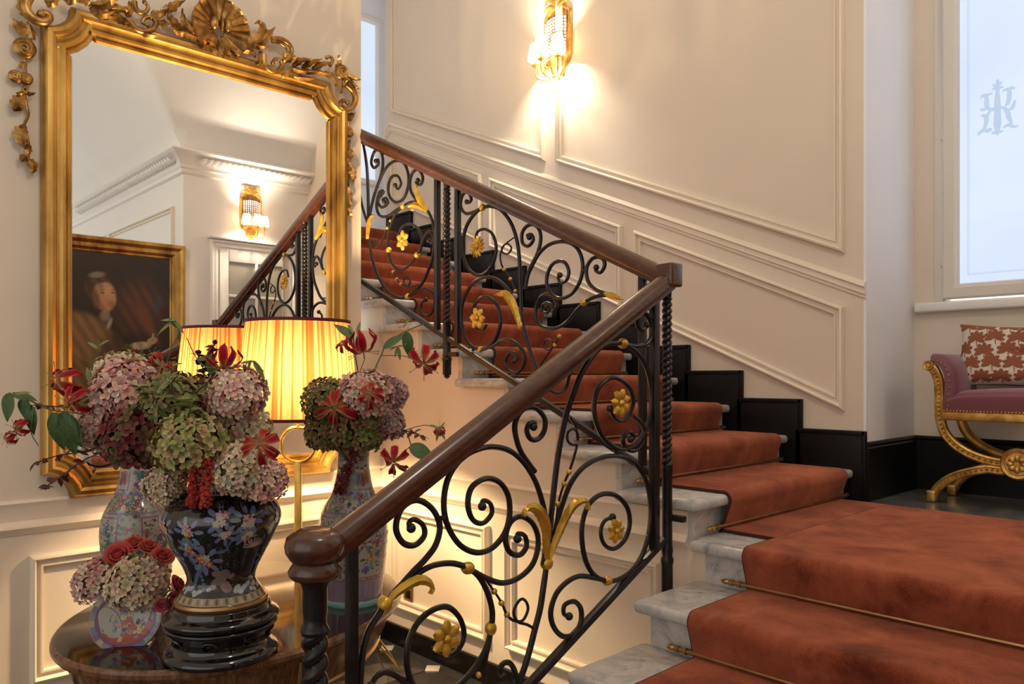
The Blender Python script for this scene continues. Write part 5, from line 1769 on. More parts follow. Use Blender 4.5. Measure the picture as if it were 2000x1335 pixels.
q = [rc + rt_ * (0.080 * math.cos(t)) + Vector((0, 0, 0.080 * math.sin(t))) for t in [2 * PI * i / 48 for i in range(48)]]
obj('ring', MB().tube(q, 0.0085, 8, closed=True), 'lamp_gold', fl_)


def flatbar(z0, z1, w0, w1, th):
    vs = []
    for z, w in ((z0, w0), (z1, w1)):
        for a, b_ in ((-1, -1), (1, -1), (1, 1), (-1, 1)):
            p = Vector((LC[0], LC[1], z)) + rt_ * (a * w) + fw_ * (b_ * th)
            vs.append(tuple(p))
    return MB().add(vs, [(0, 3, 2, 1), (4, 5, 6, 7), (0, 1, 5, 4), (1, 2, 6, 5), (2, 3, 7, 6), (3, 0, 4, 7)])


obj('stem', flatbar(0.03, 1.062, 0.019, 0.0155, 0.008), 'lamp_gold', fl_, bevel=0.002)
m = MB().lathe([(0.002, 1.215), (0.010, 1.216), (0.010, 1.235), (0.03, 1.243), (0.03, 1.247), (0.002, 1.248)], (LC[0], LC[1], 0), 16)
m.tube([(LC[0], LC[1], 1.24), (LC[0], LC[1], 1.42)], 0.006, 8)
obj('neck', m, 'lamp_gold', fl_)
obj('foot', MB().lathe([(0.02, 0.001), (0.13, 0.002), (0.13, 0.014), (0.11, 0.022), (0.04, 0.032), (0.02, 0.05)], (LC[0], LC[1], 0), 40), 'lamp_gold', fl_)
bm_ = bpy.data.materials.new('bulb')
bm_.use_nodes = True
bb_ = bm_.node_tree.nodes['Principled BSDF']
inp(bb_, 'Base Color', (0.9, 0.8, 0.6, 1))
inp(bb_, 'Emission Color', (1.0, 0.72, 0.40, 1))
inp(bb_, 'Emission Strength', 10.0)
MATS['bulb'] = bm_
for s in (-1, 1):
    p = Vector((LC[0], LC[1], 1.45)) + rt_ * (s * 0.06)
    obj('bulb', MB().ball(p - fw_ * 0.0, 0.028, 14), 'bulb', fl_)
    lamp('lamp_bulb_light', p - fw_ * 0.05 + Vector((0, 0, 0.01)), LAMP_W, (1.0, 0.71, 0.38), 0.035)

# power cord and paper tag by the table
cd_ = [(-3.528,2.338),(-3.415,2.201),(-3.368,2.095),(-3.361,2.003),(-3.366,1.949)]
co = obj('power_cord', MB().tube(cr([([(-2.493,1.659,0.456)][0]), (-2.75, 1.95, 0.18)] + [(a, b_, 0.006) for a, b_ in cd_], 6), 0.004, 6), 'lamp_gold', None, (cd_[0][0], cd_[0][1], 0))
tag(co, 'thin gold power cord trailing from the table to the floor', 'cord')
pa = [(-3.36,1.974)][0]
m = MB()
m.grid(lambda u, v: (pa[0] + (u - 0.5) * 0.16, pa[1] + (v - 0.5) * 0.10 + 0.05 * (u - 0.5), 0.004 + 0.02 * abs(math.sin(u * 5 + v * 2))), 9, 5)
n = len(m.v)
m.add([(v[0], v[1], v[2] - 0.002) for v in m.v], [f[::-1] for f in m.f])
o = obj('folded_paper', m, 'white_stone', None, (pa[0], pa[1], 0))
tag(o, 'crumpled pale paper tag lying on the floor by the table', 'paper')
so = thing('wall_socket', 'small brass electric socket on the cream wall', 'socket', (-3.36, UY - 0.0, 0.32))
sp_ = [(-3.37,0.289)][0]
obj('plate', MB().box(sp_[0] - 0.04, sp_[0] + 0.04, UY - 0.008, UY, sp_[1] - 0.04, sp_[1] + 0.04), 'brass', so, bevel=0.003)
obj('outlet', MB().box(sp_[0] - 0.022, sp_[0] + 0.022, UY - 0.010, UY - 0.006, sp_[1] - 0.022, sp_[1] + 0.022), 'black_gloss', so, bevel=0.003)

# ================================================================ cut flowers
PINK = [(0.60, 0.31, 0.27), (0.70, 0.44, 0.36), (0.74, 0.54, 0.42), (0.55, 0.25, 0.23), (0.74, 0.60, 0.46)]
CREAM = [(0.68, 0.53, 0.36), (0.62, 0.45, 0.32), (0.58, 0.38, 0.30), (0.70, 0.58, 0.42), (0.52, 0.45, 0.25)]
GREEN = [(0.17, 0.18, 0.05), (0.25, 0.24, 0.08), (0.34, 0.26, 0.12), (0.30, 0.14, 0.08), (0.13, 0.15, 0.05)]
OLIVE = [(0.24, 0.26, 0.08), (0.36, 0.33, 0.13), (0.44, 0.34, 0.17), (0.40, 0.24, 0.12), (0.30, 0.32, 0.10)]
DARK = [(0.11, 0.014, 0.016), (0.15, 0.03, 0.026), (0.08, 0.055, 0.022), (0.11, 0.09, 0.03), (0.19, 0.022, 0.03)]
MAUVE = [(0.36, 0.19, 0.20), (0.44, 0.27, 0.27), (0.40, 0.22, 0.25), (0.50, 0.35, 0.32)]
noisy('stem_green', [(0.3, (0.05, 0.08, 0.02)), (0.7, (0.10, 0.14, 0.04))], 20, 3, 0.5)
noisy('leaf_green', [(0.3, (0.035, 0.075, 0.018)), (0.7, (0.075, 0.14, 0.035))], 14, 3, 0.4)
noisy('leaf_lime', [(0.3, (0.12, 0.15, 0.04)), (0.7, (0.22, 0.25, 0.08))], 14, 3, 0.45)
noisy('leaf_wine', [(0.3, (0.05, 0.010, 0.012)), (0.7, (0.11, 0.025, 0.022))], 18, 3, 0.5)


def hydrangea(label, c, r, pal, mouth, seed, squash=0.92, n=None, group=None):
    rnd = random.Random(seed)
    c = Vector(c)
    core = MB()
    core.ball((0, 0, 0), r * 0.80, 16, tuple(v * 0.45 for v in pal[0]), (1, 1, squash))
    n = n or int(190)
    mb = core
    ga = PI * (3 - math.sqrt(5))
    for i in range(n):
        y = 1 - 2 * (i + 0.5) / n
        if y < -0.80:
            continue
        q = math.sqrt(max(0, 1 - y * y))
        t = ga * i + rnd.uniform(-0.12, 0.12)
        d = Vector((q * math.cos(t), q * math.sin(t), y))
        lump = 1 + 0.07 * math.sin(d.x * 5 + seed) * math.cos(d.y * 4 + seed * 0.7) + rnd.uniform(-0.05, 0.06)
        p = Vector((d.x, d.y, d.z * squash)) * (r * lump)
        nn = (d + Vector((rnd.uniform(-0.35, 0.35), rnd.uniform(-0.35, 0.35), rnd.uniform(-0.2, 0.35)))).normalized()
        mt = frame_from(nn, (rnd.uniform(-1, 1), rnd.uniform(-1, 1), rnd.uniform(-1, 1)))
        ps = r * rnd.uniform(0.17, 0.23)
        a = rnd.choice(pal)
        b_ = rnd.choice(pal)
        for k in range(4):
            an = k * PI / 2
            ux, uy = math.cos(an), math.sin(an)
            cup = rnd.uniform(0.10, 0.42) * ps
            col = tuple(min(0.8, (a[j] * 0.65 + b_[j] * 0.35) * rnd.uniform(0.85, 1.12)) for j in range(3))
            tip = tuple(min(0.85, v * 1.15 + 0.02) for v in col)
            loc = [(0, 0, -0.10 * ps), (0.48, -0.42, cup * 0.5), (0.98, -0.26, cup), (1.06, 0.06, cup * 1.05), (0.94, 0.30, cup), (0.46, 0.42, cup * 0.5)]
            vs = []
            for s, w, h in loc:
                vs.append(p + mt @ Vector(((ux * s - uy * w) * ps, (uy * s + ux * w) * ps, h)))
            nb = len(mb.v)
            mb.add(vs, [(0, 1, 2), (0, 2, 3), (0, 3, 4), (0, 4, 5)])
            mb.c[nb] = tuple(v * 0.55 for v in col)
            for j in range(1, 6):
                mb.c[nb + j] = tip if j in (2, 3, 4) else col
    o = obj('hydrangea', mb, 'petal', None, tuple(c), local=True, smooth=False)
    tag(o, label, 'flower', group)
    mo = Vector(mouth)
    st_ = MB().tube(cr([(0, 0, -r * 0.5), ((mo - c) * 0.6) + Vector((0, 0, 0.01)), mo - c], 5), 0.0045, 6)
    obj('stem', st_, 'stem_green', o, local=True)
    return o


JM = (JC[0], JC[1], JZ + 0.30)
VM = (VR[0], VR[1], VR[2] + 0.50)
GM = (gvc[0], gvc[1], gvc[2] + 0.07)


def px_r(r, d):
    return r / 1508 * d


def HY(label, c, rp, d, pal, mouth, seed, group, sq=0.92):
    return hydrangea(label, c, px_r(rp, d), pal, mouth, seed, sq, None, group)


gj, gv_, gs = 'hydrangeas in the black jar', 'hydrangeas in the right vase', 'blooms in the small glass vase'
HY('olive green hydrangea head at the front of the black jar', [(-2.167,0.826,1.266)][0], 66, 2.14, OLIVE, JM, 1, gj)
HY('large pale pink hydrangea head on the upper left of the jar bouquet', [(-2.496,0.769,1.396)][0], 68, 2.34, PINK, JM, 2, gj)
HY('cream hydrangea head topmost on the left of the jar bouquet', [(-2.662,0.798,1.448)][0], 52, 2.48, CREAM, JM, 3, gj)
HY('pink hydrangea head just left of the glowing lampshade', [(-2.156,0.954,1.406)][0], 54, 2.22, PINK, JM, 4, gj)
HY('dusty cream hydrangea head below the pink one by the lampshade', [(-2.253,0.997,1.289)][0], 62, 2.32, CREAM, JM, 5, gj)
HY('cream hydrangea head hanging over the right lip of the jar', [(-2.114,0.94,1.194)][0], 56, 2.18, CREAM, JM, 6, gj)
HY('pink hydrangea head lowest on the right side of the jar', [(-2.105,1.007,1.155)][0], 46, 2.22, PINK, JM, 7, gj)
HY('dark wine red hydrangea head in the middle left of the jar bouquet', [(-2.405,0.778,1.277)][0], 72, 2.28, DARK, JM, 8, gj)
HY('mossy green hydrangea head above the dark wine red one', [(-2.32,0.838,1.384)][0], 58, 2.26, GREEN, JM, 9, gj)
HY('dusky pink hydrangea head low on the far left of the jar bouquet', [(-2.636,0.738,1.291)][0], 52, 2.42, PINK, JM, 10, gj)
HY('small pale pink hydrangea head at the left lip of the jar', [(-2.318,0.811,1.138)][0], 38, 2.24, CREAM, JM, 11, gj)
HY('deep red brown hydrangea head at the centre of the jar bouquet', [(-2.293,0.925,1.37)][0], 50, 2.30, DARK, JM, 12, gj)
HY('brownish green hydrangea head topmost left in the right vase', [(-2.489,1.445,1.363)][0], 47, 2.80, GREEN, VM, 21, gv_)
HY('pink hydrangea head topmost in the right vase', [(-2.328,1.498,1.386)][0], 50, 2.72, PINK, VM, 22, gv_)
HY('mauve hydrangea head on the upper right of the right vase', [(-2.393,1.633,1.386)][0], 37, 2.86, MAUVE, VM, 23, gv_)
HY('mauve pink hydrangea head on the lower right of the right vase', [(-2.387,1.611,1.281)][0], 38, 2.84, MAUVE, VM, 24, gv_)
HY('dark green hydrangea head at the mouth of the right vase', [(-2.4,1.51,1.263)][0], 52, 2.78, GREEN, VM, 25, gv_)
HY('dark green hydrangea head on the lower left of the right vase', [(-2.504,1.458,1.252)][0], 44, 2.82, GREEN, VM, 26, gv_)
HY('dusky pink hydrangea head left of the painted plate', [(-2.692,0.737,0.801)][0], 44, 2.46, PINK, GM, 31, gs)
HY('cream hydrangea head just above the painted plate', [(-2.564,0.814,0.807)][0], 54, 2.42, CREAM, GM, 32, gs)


# ---------------------------------------------------------------- roses
def rose(label, c, r, cols, axis, mouth, seed):
    rnd = random.Random(seed)
    c = Vector(c)
    mt = frame_from(Vector(axis))
    o = obj('rose', MB().ball((0, 0, 0), r * 0.45, 12, cols[0]), 'petal', None, tuple(c), local=True)
    tag(o, label, 'flower', 'coral roses in the small glass vase')
    k = 0
    for ring, (n, rr, h, lean) in enumerate(((3, 0.32, 0.62, 0.05), (4, 0.52, 0.50, 0.18), (5, 0.75, 0.28, 0.42), (5, 0.92, 0.05, 0.7))):
        for i in range(n):
            a = 2 * PI * i / n + ring * 0.7 + rnd.uniform(-0.15, 0.15)
            col = tuple(v * rnd.uniform(0.8, 1.15) for v in cols[ring % len(cols)])

            def fn(u, v, a=a, rr=rr, h=h, lean=lean):
                da = (u - 0.5) * 1.9
                rad_ = r * (rr * (0.55 + 0.45 * v) + lean * 0.35 * v * v)
                z = r * (-0.45 + (h + 0.5) * math.sin(v * PI * 0.55)) * (1 - 0.12 * (u - 0.5) ** 2 * 4)
                return tuple(mt @ Vector((rad_ * math.cos(a + da * (1 - 0.25 * v)), rad_ * math.sin(a + da * (1 - 0.25 * v)), z)))
            mb = MB().grid(fn, 6, 6, col)
            obj('petal', mb, 'petal', o, local=True)
            k += 1
    mo = Vector(mouth)
    obj('stem', MB().tube(cr([(0, 0, -r * 0.3), (mo - c) * 0.55 - mt @ Vector((0, 0, r)), mo - c], 4), 0.0035, 6), 'stem_green', o, local=True)


CORAL = [(0.42, 0.045, 0.04), (0.50, 0.085, 0.07), (0.46, 0.07, 0.06), (0.54, 0.12, 0.10)]
RPINK = [(0.38, 0.05, 0.07), (0.46, 0.10, 0.12), (0.42, 0.07, 0.09), (0.50, 0.14, 0.15)]
for i, (q, rp, cols, lab, ax) in enumerate((
        ([(-2.668,0.791,0.879)][0], 25, CORAL, 'coral rose with open face, largest left of the group above the plate', (0.7, -0.4, 0.5)),
        ([(-2.677,0.84,0.907)][0], 20, CORAL, 'coral rose topmost in front of the left porcelain vase', (0.4, -0.2, 0.9)),
        ([(-2.645,0.874,0.897)][0], 18, CORAL, 'small coral rose second from the black jar, top row', (0.5, 0.1, 0.8)),
        ([(-2.55,0.886,0.881)][0], 20, CORAL, 'coral rose bud beside the shoulder of the black jar', (0.6, 0.1, 0.8)),
        ([(-2.713,0.773,0.838)][0], 22, RPINK, 'dusky red rose between the pink hydrangea and coral roses', (0.6, -0.7, 0.4)),
        ([(-2.416,0.882,0.817)][0], 18, RPINK, 'dark pink rosebud against the jar above its foot', (0.5, 0.6, 0.4)),
        ([(-2.404,0.866,0.773)][0], 17, RPINK, 'pink rosebud lowest, right of the painted plate', (0.8, 0.3, 0.1)),
        ([(-2.449,0.848,0.757)][0], 13, RPINK, 'tiny pink rosebud tucked under the cream hydrangea', (0.8, -0.2, -0.1)))):
    rose(lab, q, px_r(rp, 2.45), cols, ax, GM, 50 + i)


# ---------------------------------------------------------------- flame lilies and vines
def lily_petal():
    mb = MB()
    nu, nv = 5, 10
    vs, cs = [], []
    for j in range(nv):
        v = j / (nv - 1)
        w = 0.40 * math.sin(PI * (0.08 + 0.90 * v)) ** 0.8
        for i in range(nu):
            u = (i / (nu - 1) - 0.5) * 2
            bend = v * 2.3
            rad_ = 0.10 + 0.62 * math.sin(bend) * 0.9
            z = -0.55 * (1 - math.cos(bend)) + 0.10
            wav = 0.06 * math.sin(v * 12) * abs(u)
            vs.append((u * w * 0.5, rad_ + wav, z + 0.05 * u * u))
            e = (0.5 if abs(u) > 0.9 else 0.0) + max(0, 0.28 - v) * 2.2
            e = min(1, e)
            cs.append(tuple(a * (1 - e) + b_ * e for a, b_ in zip((0.30, 0.0, 0.014), (0.48, 0.20, 0.09))))
    fs = [(j * nu + i, j * nu + i + 1, (j + 1) * nu + i + 1, (j + 1) * nu + i) for j in range(nv - 1) for i in range(nu - 1)]
    mb.v, mb.f, mb.c = vs, fs, cs
    me = bpy.data.meshes.new('petal')
    me.from_pydata(vs, [], fs)
    a = me.color_attributes.new('col', 'FLOAT_COLOR', 'POINT')
    for i, c in enumerate(cs):
        a.data[i].color = C4(c)
    me.shade_smooth()
    me.materials.append(MATS['petal'])
    return me


LPET = lily_petal()


def leaf_mesh(name, L, w, mat, droop=0.25):
    def fn(u, v):
        a = (u - 0.5) * 2
        ww = w * math.sin(PI * (0.03 + 0.96 * v) ** 0.75) ** 0.9
        return (a * ww, v * L, -droop * L * v * v + 0.12 * w * a * a)
    mb = MB().grid(fn, 5, 9)
    me = bpy.data.meshes.new(name)
    me.from_pydata(mb.v, [], mb.f)
    me.shade_smooth()
    me.materials.append(MATS[mat])
    return me


LEAF = {'green': leaf_mesh('leaf', 1.0, 0.22, 'leaf_green'), 'lime': leaf_mesh('leaf', 1.0, 0.14, 'leaf_lime'), 'broad': leaf_mesh('leaf', 1.0, 0.34, 'leaf_green'), 'wine': leaf_mesh('leaf', 1.0, 0.30, 'leaf_wine')}


def vine(label, path, flowers=(), leaves=(), buds=(), r=0.0022, mat='stem_green', name='flame_lily', cat='flower', group='flame lily stems', branches=()):
    """path: world points; flowers: (pos, axis, size); leaves: (base, tip, kind); parts hang on the stem"""
    P0 = Vector(path[0])
    t = thing(name, label, cat, tuple(P0), group)
    mb = MB().tube(cr(path, 6), r, 6)
    for b_ in branches:
        mb.tube(cr(b_, 5), r * 0.7, 5)
    obj('stem', mb, mat, t)
    for pos, ax, s in flowers:
        pos = Vector(pos)
        s = s * 1.2
        mt = frame_from(Vector(ax))
        m = MB()
        m.ball(pos, s * 0.10, 8)
        for k in range(6):
            a = k * PI / 3 + 0.5
            tip = pos + mt @ Vector((math.cos(a) * s * 0.75, math.sin(a) * s * 0.75, s * 0.28))
            m.tube([pos, (pos + tip) / 2 + mt @ Vector((0, 0, s * 0.05)), tip], s * 0.016, 5)
            m.ball(tip, s * 0.035, 6)
        fo = obj('flower', m, 'leaf_lime', t)
        for k in range(6):
            rot = mt @ Matrix.Rotation(k * PI / 3 + random.uniform(-0.22, 0.22), 3, 'Z') @ Matrix.Rotation(random.uniform(-0.3, 0.25), 3, 'X')
            inst(LPET, 'petal', fo, pos - P0, rot, (s * random.uniform(0.8, 1.1), s * random.uniform(0.85, 1.15), s))
    for base, tip, kind in leaves:
        base, tip = Vector(base), Vector(tip)
        d = tip - base
        L = d.length
        nrm = Vector((0.5, -0.45, 0.75))
        nrm = (nrm - d.normalized() * nrm.dot(d.normalized())).normalized()
        inst(LEAF[kind], 'leaf', t, base - P0, frame_from(nrm, d), L)
    for p, s in buds:
        obj('bud', MB().ball(p, s, 8, None, (0.7, 0.7, 1.4)), 'leaf_lime', t)
    return t


def lf(kind, pts):
    return [(pts[i], pts[i + 1], kind) for i in range(0, len(pts), 2)]


cam_ax = Vector((0.75, -0.65, 0.0))
vine('flame lily vine reaching furthest left past the mirror frame', [JM] + [(-2.403,0.809,1.233),(-2.531,0.747,1.306),(-2.606,0.668,1.34),(-2.636,0.593,1.354),(-2.655,0.543,1.382),(-2.692,0.505,1.407)],
     [([(-2.636,0.506,1.303)][0], (0.5, -0.9, -0.3), 0.034), ([(-2.68,0.488,1.268)][0], (0.3, -1, -0.4), 0.026)],
     lf('broad', [(-2.67,0.499,1.404),(-2.693,0.475,1.322),(-2.643,0.528,1.393),(-2.651,0.519,1.328)]) + lf('green', [(-2.632,0.539,1.371),(-2.634,0.536,1.28),(-2.585,0.588,1.348),(-2.57,0.604,1.235),(-2.57,0.604,1.348),(-2.528,0.648,1.25),(-2.669,0.5,1.401),(-2.622,0.549,1.393),(-2.565,0.61,1.344),(-2.547,0.628,1.22)]) + lf('lime', [(-2.64,0.501,1.402),(-2.611,0.532,1.414)]),
     branches=[[(-2.622,0.549,1.371),(-2.632,0.539,1.295),(-2.617,0.555,1.25)], [(-2.621,0.536,1.293),(-2.636,0.52,1.299),(-2.648,0.508,1.302),(-2.662,0.492,1.281)]])
vine('flame lily with two red blooms in front of the left mirror frame', [JM] + [(-2.403,0.809,1.233),(-2.466,0.742,1.309),(-2.519,0.687,1.355),(-2.561,0.643,1.378),(-2.577,0.626,1.408)],
     [([(-2.508,0.582,1.444)][0], (0.35, -0.95, 0.1), 0.056), ([(-2.459,0.604,1.381)][0], (0.4, -0.9, -0.25), 0.05)],
     lf('lime', [(-2.494,0.626,1.372),(-2.468,0.653,1.402)]), branches=[[(-2.494,0.626,1.375),(-2.514,0.605,1.417),(-2.531,0.587,1.444)]])
vine('flame lily with striped bloom above the cream hydrangea', [JM] + [(-2.413,0.857,1.229),(-2.445,0.823,1.353),(-2.519,0.803,1.446),(-2.503,0.762,1.489)],
     [([(-2.503,0.762,1.489)][0], (0.4, -0.3, 0.85), 0.062), ([(-2.386,0.826,1.483)][0], (0.7, -0.6, 0.5), 0.032)],
     lf('lime', [(-2.563,0.699,1.539),(-2.584,0.677,1.564),(-2.56,0.701,1.545),(-2.541,0.722,1.57),(-2.578,0.683,1.438),(-2.586,0.674,1.485)]), branches=[[(-2.493,0.772,1.415),(-2.568,0.693,1.446),(-2.573,0.688,1.493),(-2.556,0.706,1.539),(-2.563,0.699,1.567)], [(-2.393,0.82,1.37),(-2.391,0.822,1.446),(-2.386,0.826,1.483)]])
vine('tall green flame lily shoot before the portrait reflection', [JM] + [(-2.392,0.879,1.26),(-2.408,0.862,1.384),(-2.418,0.851,1.477),(-2.408,0.862,1.539),(-2.392,0.879,1.586),(-2.404,0.866,1.62)],
     [([(-2.403,0.809,1.519)][0], (0.4, -0.6, 0.7), 0.026)],
     lf('lime', [(-2.402,0.868,1.62),(-2.445,0.823,1.589),(-2.4,0.87,1.623),(-2.432,0.836,1.632),(-2.397,0.873,1.617),(-2.381,0.89,1.586),(-2.394,0.877,1.601),(-2.392,0.879,1.555),(-2.418,0.851,1.485),(-2.456,0.812,1.524),(-2.418,0.851,1.489),(-2.445,0.823,1.5),(-2.413,0.857,1.485),(-2.386,0.885,1.5),(-2.415,0.854,1.477),(-2.434,0.834,1.438),(-2.413,0.857,1.477),(-2.392,0.879,1.438),(-2.445,0.823,1.586),(-2.45,0.817,1.558)]) + lf('green', [(-2.413,0.857,1.629),(-2.39,0.881,1.601),(-2.402,0.868,1.415),(-2.445,0.823,1.438),(-2.408,0.862,1.399),(-2.368,0.904,1.431)]),
     branches=[[(-2.418,0.851,1.477),(-2.434,0.834,1.508),(-2.445,0.823,1.521)]])
vine('flame lily with upright crimson bloom left of the lampshade', [JM] + [(-2.178,0.901,1.243),(-2.158,0.922,1.33),(-2.162,0.918,1.418),(-2.162,0.918,1.483)],
     [([(-2.141,0.911,1.487)][0], (0.3, -0.2, -0.9), 0.052)],
     lf('green', [(-2.213,0.864,1.502),(-2.183,0.895,1.513),(-2.193,0.885,1.505),(-2.173,0.906,1.447)]) + lf('lime', [(-2.128,0.954,1.491),(-2.098,0.985,1.505),(-2.103,0.98,1.498),(-2.078,1.006,1.447),(-2.108,0.975,1.501),(-2.118,0.964,1.464),(-2.078,1.006,1.447),(-2.076,1.009,1.425)]),
     branches=[[(-2.168,0.911,1.403),(-2.188,0.89,1.469),(-2.213,0.864,1.502),(-2.234,0.842,1.564)], [(-2.148,0.932,1.374),(-2.128,0.954,1.461),(-2.108,0.975,1.499),(-2.083,1.001,1.469)]])
vine('flame lily with large crimson bloom at the right of the jar bouquet', [JM] + [(-2.109,0.915,1.175),(-2.08,0.947,1.218),(-2.055,0.973,1.261)],
     [([(-1.957,0.93,1.273)][0], (0.75, -0.6, 0.25), 0.058)], lf('lime', [(-1.988,0.956,1.322),(-1.991,0.953,1.356),(-1.985,0.959,1.325),(-1.998,0.946,1.343)]))
vine('flame lily vine arching up with long green leaves from the right vase', [VM] + [(-2.344,1.51,1.335),(-2.335,1.52,1.435),(-2.323,1.533,1.48),(-2.306,1.55,1.531),(-2.291,1.566,1.574),(-2.25,1.609,1.611),(-2.203,1.659,1.64)],
     [([(-2.154,1.623,1.501)][0], (0.6, -0.6, -0.45), 0.062)],
     lf('green', [(-2.283,1.545,1.552),(-2.234,1.598,1.615),(-2.229,1.603,1.61),(-2.221,1.611,1.52)]) + lf('lime', [(-2.251,1.579,1.559),(-2.273,1.556,1.548),(-2.249,1.582,1.559),(-2.261,1.569,1.52),(-2.249,1.582,1.556),(-2.244,1.587,1.509),(-2.251,1.579,1.559),(-2.229,1.603,1.566),(-2.236,1.595,1.624),(-2.224,1.608,1.66),(-2.318,1.509,1.453),(-2.302,1.526,1.494)]),
     branches=[[(-2.273,1.527,1.526),(-2.217,1.586,1.524),(-2.173,1.633,1.501)], [(-2.264,1.536,1.551),(-2.232,1.57,1.558),(-2.211,1.592,1.566)]])
vine('flame lily with crimson bloom above the right lampshade edge', [VM] + [(-2.385,1.526,1.333),(-2.397,1.512,1.462),(-2.406,1.503,1.536),(-2.41,1.499,1.591),(-2.423,1.486,1.637)],
     [([(-2.353,1.501,1.549)][0], (0.2, 0.1, -0.9), 0.066), ([(-2.42,1.459,1.568)][0], (0.5, -0.6, 0.6), 0.03)],
     lf('green', [(-2.39,1.491,1.599),(-2.425,1.454,1.568),(-2.393,1.488,1.59),(-2.437,1.442,1.649)]) + lf('lime', [(-2.395,1.486,1.608),(-2.403,1.478,1.641),(-2.383,1.499,1.605),(-2.377,1.504,1.652)]), branches=[[(-2.38,1.502,1.462),(-2.365,1.518,1.517),(-2.37,1.512,1.546)], [(-2.388,1.494,1.535),(-2.405,1.475,1.561),(-2.42,1.459,1.568)]])
vine('flame lily with open crimson bloom on the left of the right vase', [VM] + [(-2.358,1.467,1.227),(-2.383,1.441,1.281),(-2.401,1.421,1.345)],
     [([(-2.332,1.378,1.346)][0], (0.75, -0.65, 0.1), 0.075)])
vine('flame lily with folded crimson bloom on the pink hydrangea', [VM] + [(-2.293,1.477,1.266),(-2.28,1.49,1.337),(-2.284,1.486,1.373)],
     [([(-2.199,1.431,1.397)][0], (0.75, -0.6, 0.2), 0.055)])
vine('flame lily vine drooping over the handrail with broad round leaf', [VM] + [(-2.304,1.495,1.265),(-2.254,1.547,1.301),(-2.217,1.586,1.265),(-2.205,1.599,1.229),(-2.199,1.605,1.193)],
     [([(-2.176,1.514,1.166)][0], (0.7, -0.6, -0.2), 0.055), ([(-2.07,1.625,1.274)][0], (0.6, -0.5, 0.5), 0.028)],
     lf('broad', [(-2.14,1.551,1.215),(-2.077,1.617,1.18)]) + lf('lime', [(-2.07,1.625,1.274),(-2.092,1.602,1.295),(-2.07,1.625,1.274),(-2.054,1.642,1.239),(-2.07,1.625,1.274),(-2.08,1.614,1.232),(-2.07,1.625,1.274),(-2.058,1.637,1.302)]),
     branches=[[(-2.168,1.551,1.269),(-2.12,1.601,1.287),(-2.086,1.637,1.273)], [(-2.152,1.567,1.217),(-2.174,1.544,1.19),(-2.192,1.525,1.164)]])


# ---------------------------------------------------------------- dark sprigs and amaranth
def sprig(label, path, n, s, seed, name='dark_sprig', mat='leaf_wine', kind='wine', group='dark red sprigs'):
    rnd = random.Random(seed)
    t = thing(name, label, 'foliage', tuple(path[0]), group)
    q = cr(path, 8)
    obj('stem', MB().tube(q, 0.002, 5), mat, t)
    og = Vector(path[0])
    L = len(q)
    for i in range(n):
        k = int(L * (0.3 + 0.69 * i / n))
        d = Vector((rnd.uniform(-1, 1), rnd.uniform(-1, 1), rnd.uniform(-0.9, 0.9))).normalized()
        inst(LEAF[kind], 'leaf', t, q[min(k, L - 1)] - og, frame_from(Vector((rnd.uniform(-1, 1), rnd.uniform(-1, 1), 1)), d), s * rnd.uniform(0.7, 1.2))


sprig('dark red leafy sprig drooping lowest left of the jar bouquet', [JM] + [(-2.403,0.809,1.217),(-2.487,0.72,1.233),(-2.55,0.654,1.202),(-2.592,0.61,1.156),(-2.634,0.565,1.118)], 34, 0.030, 1)
sprig('dark red leafy sprig crossing the lower mirror frame', [JM] + [(-2.456,0.812,1.244),(-2.52,0.744,1.26),(-2.584,0.677,1.229),(-2.648,0.609,1.213),(-2.695,0.559,1.19)], 26, 0.028, 2)
sprig('dark red sprig rising behind the mossy hydrangea', [JM] + [(-2.378,0.951,1.288),(-2.378,0.951,1.414),(-2.384,0.946,1.485),(-2.395,0.934,1.525)], 60, 0.030, 3)
sprig('dark red sprig leaning against the lampshade', [JM] + [(-2.382,0.977,1.302),(-2.371,0.988,1.414),(-2.376,0.982,1.478),(-2.396,0.962,1.509)], 50, 0.028, 4)
sprig('dusky pink sprig reaching left across the mirror frame', [JM] + [(-2.519,0.832,1.255),(-2.606,0.74,1.35),(-2.694,0.648,1.358),(-2.765,0.573,1.366)], 26, 0.022, 5)
sprig('dark red leafy sprig right of the vase above the handrail', [VM] + [(-2.291,1.508,1.265),(-2.254,1.547,1.247),(-2.205,1.599,1.261),(-2.168,1.638,1.238)], 30, 0.026, 6)

for i, (lab, pth) in enumerate((
        ('lime green leafy spray over the mossy hydrangea', [(-2.198,0.822,1.304),(-2.213,0.806,1.375),(-2.222,0.796,1.433),(-2.232,0.786,1.454)]),
        ('lime green leafy spray leaning right above the olive hydrangea', [(-2.147,0.817,1.321),(-2.143,0.822,1.377),(-2.133,0.832,1.412),(-2.114,0.853,1.44)]),
        ('lime green leafy spray at the left of the mossy hydrangea', [(-2.248,0.798,1.317),(-2.273,0.772,1.375),(-2.293,0.751,1.411),(-2.308,0.735,1.425)]))):
    sprig(lab, [JM] + pth, 26, 0.045, 20 + i, 'green_spray', 'stem_green', 'lime', 'green sprays in the black jar')
sprig('dark red plume standing highest behind the bouquet', [JM] + [(-2.347,0.955,1.321),(-2.35,0.952,1.43),(-2.345,0.957,1.501),(-2.339,0.964,1.552)], 60, 0.026, 30)


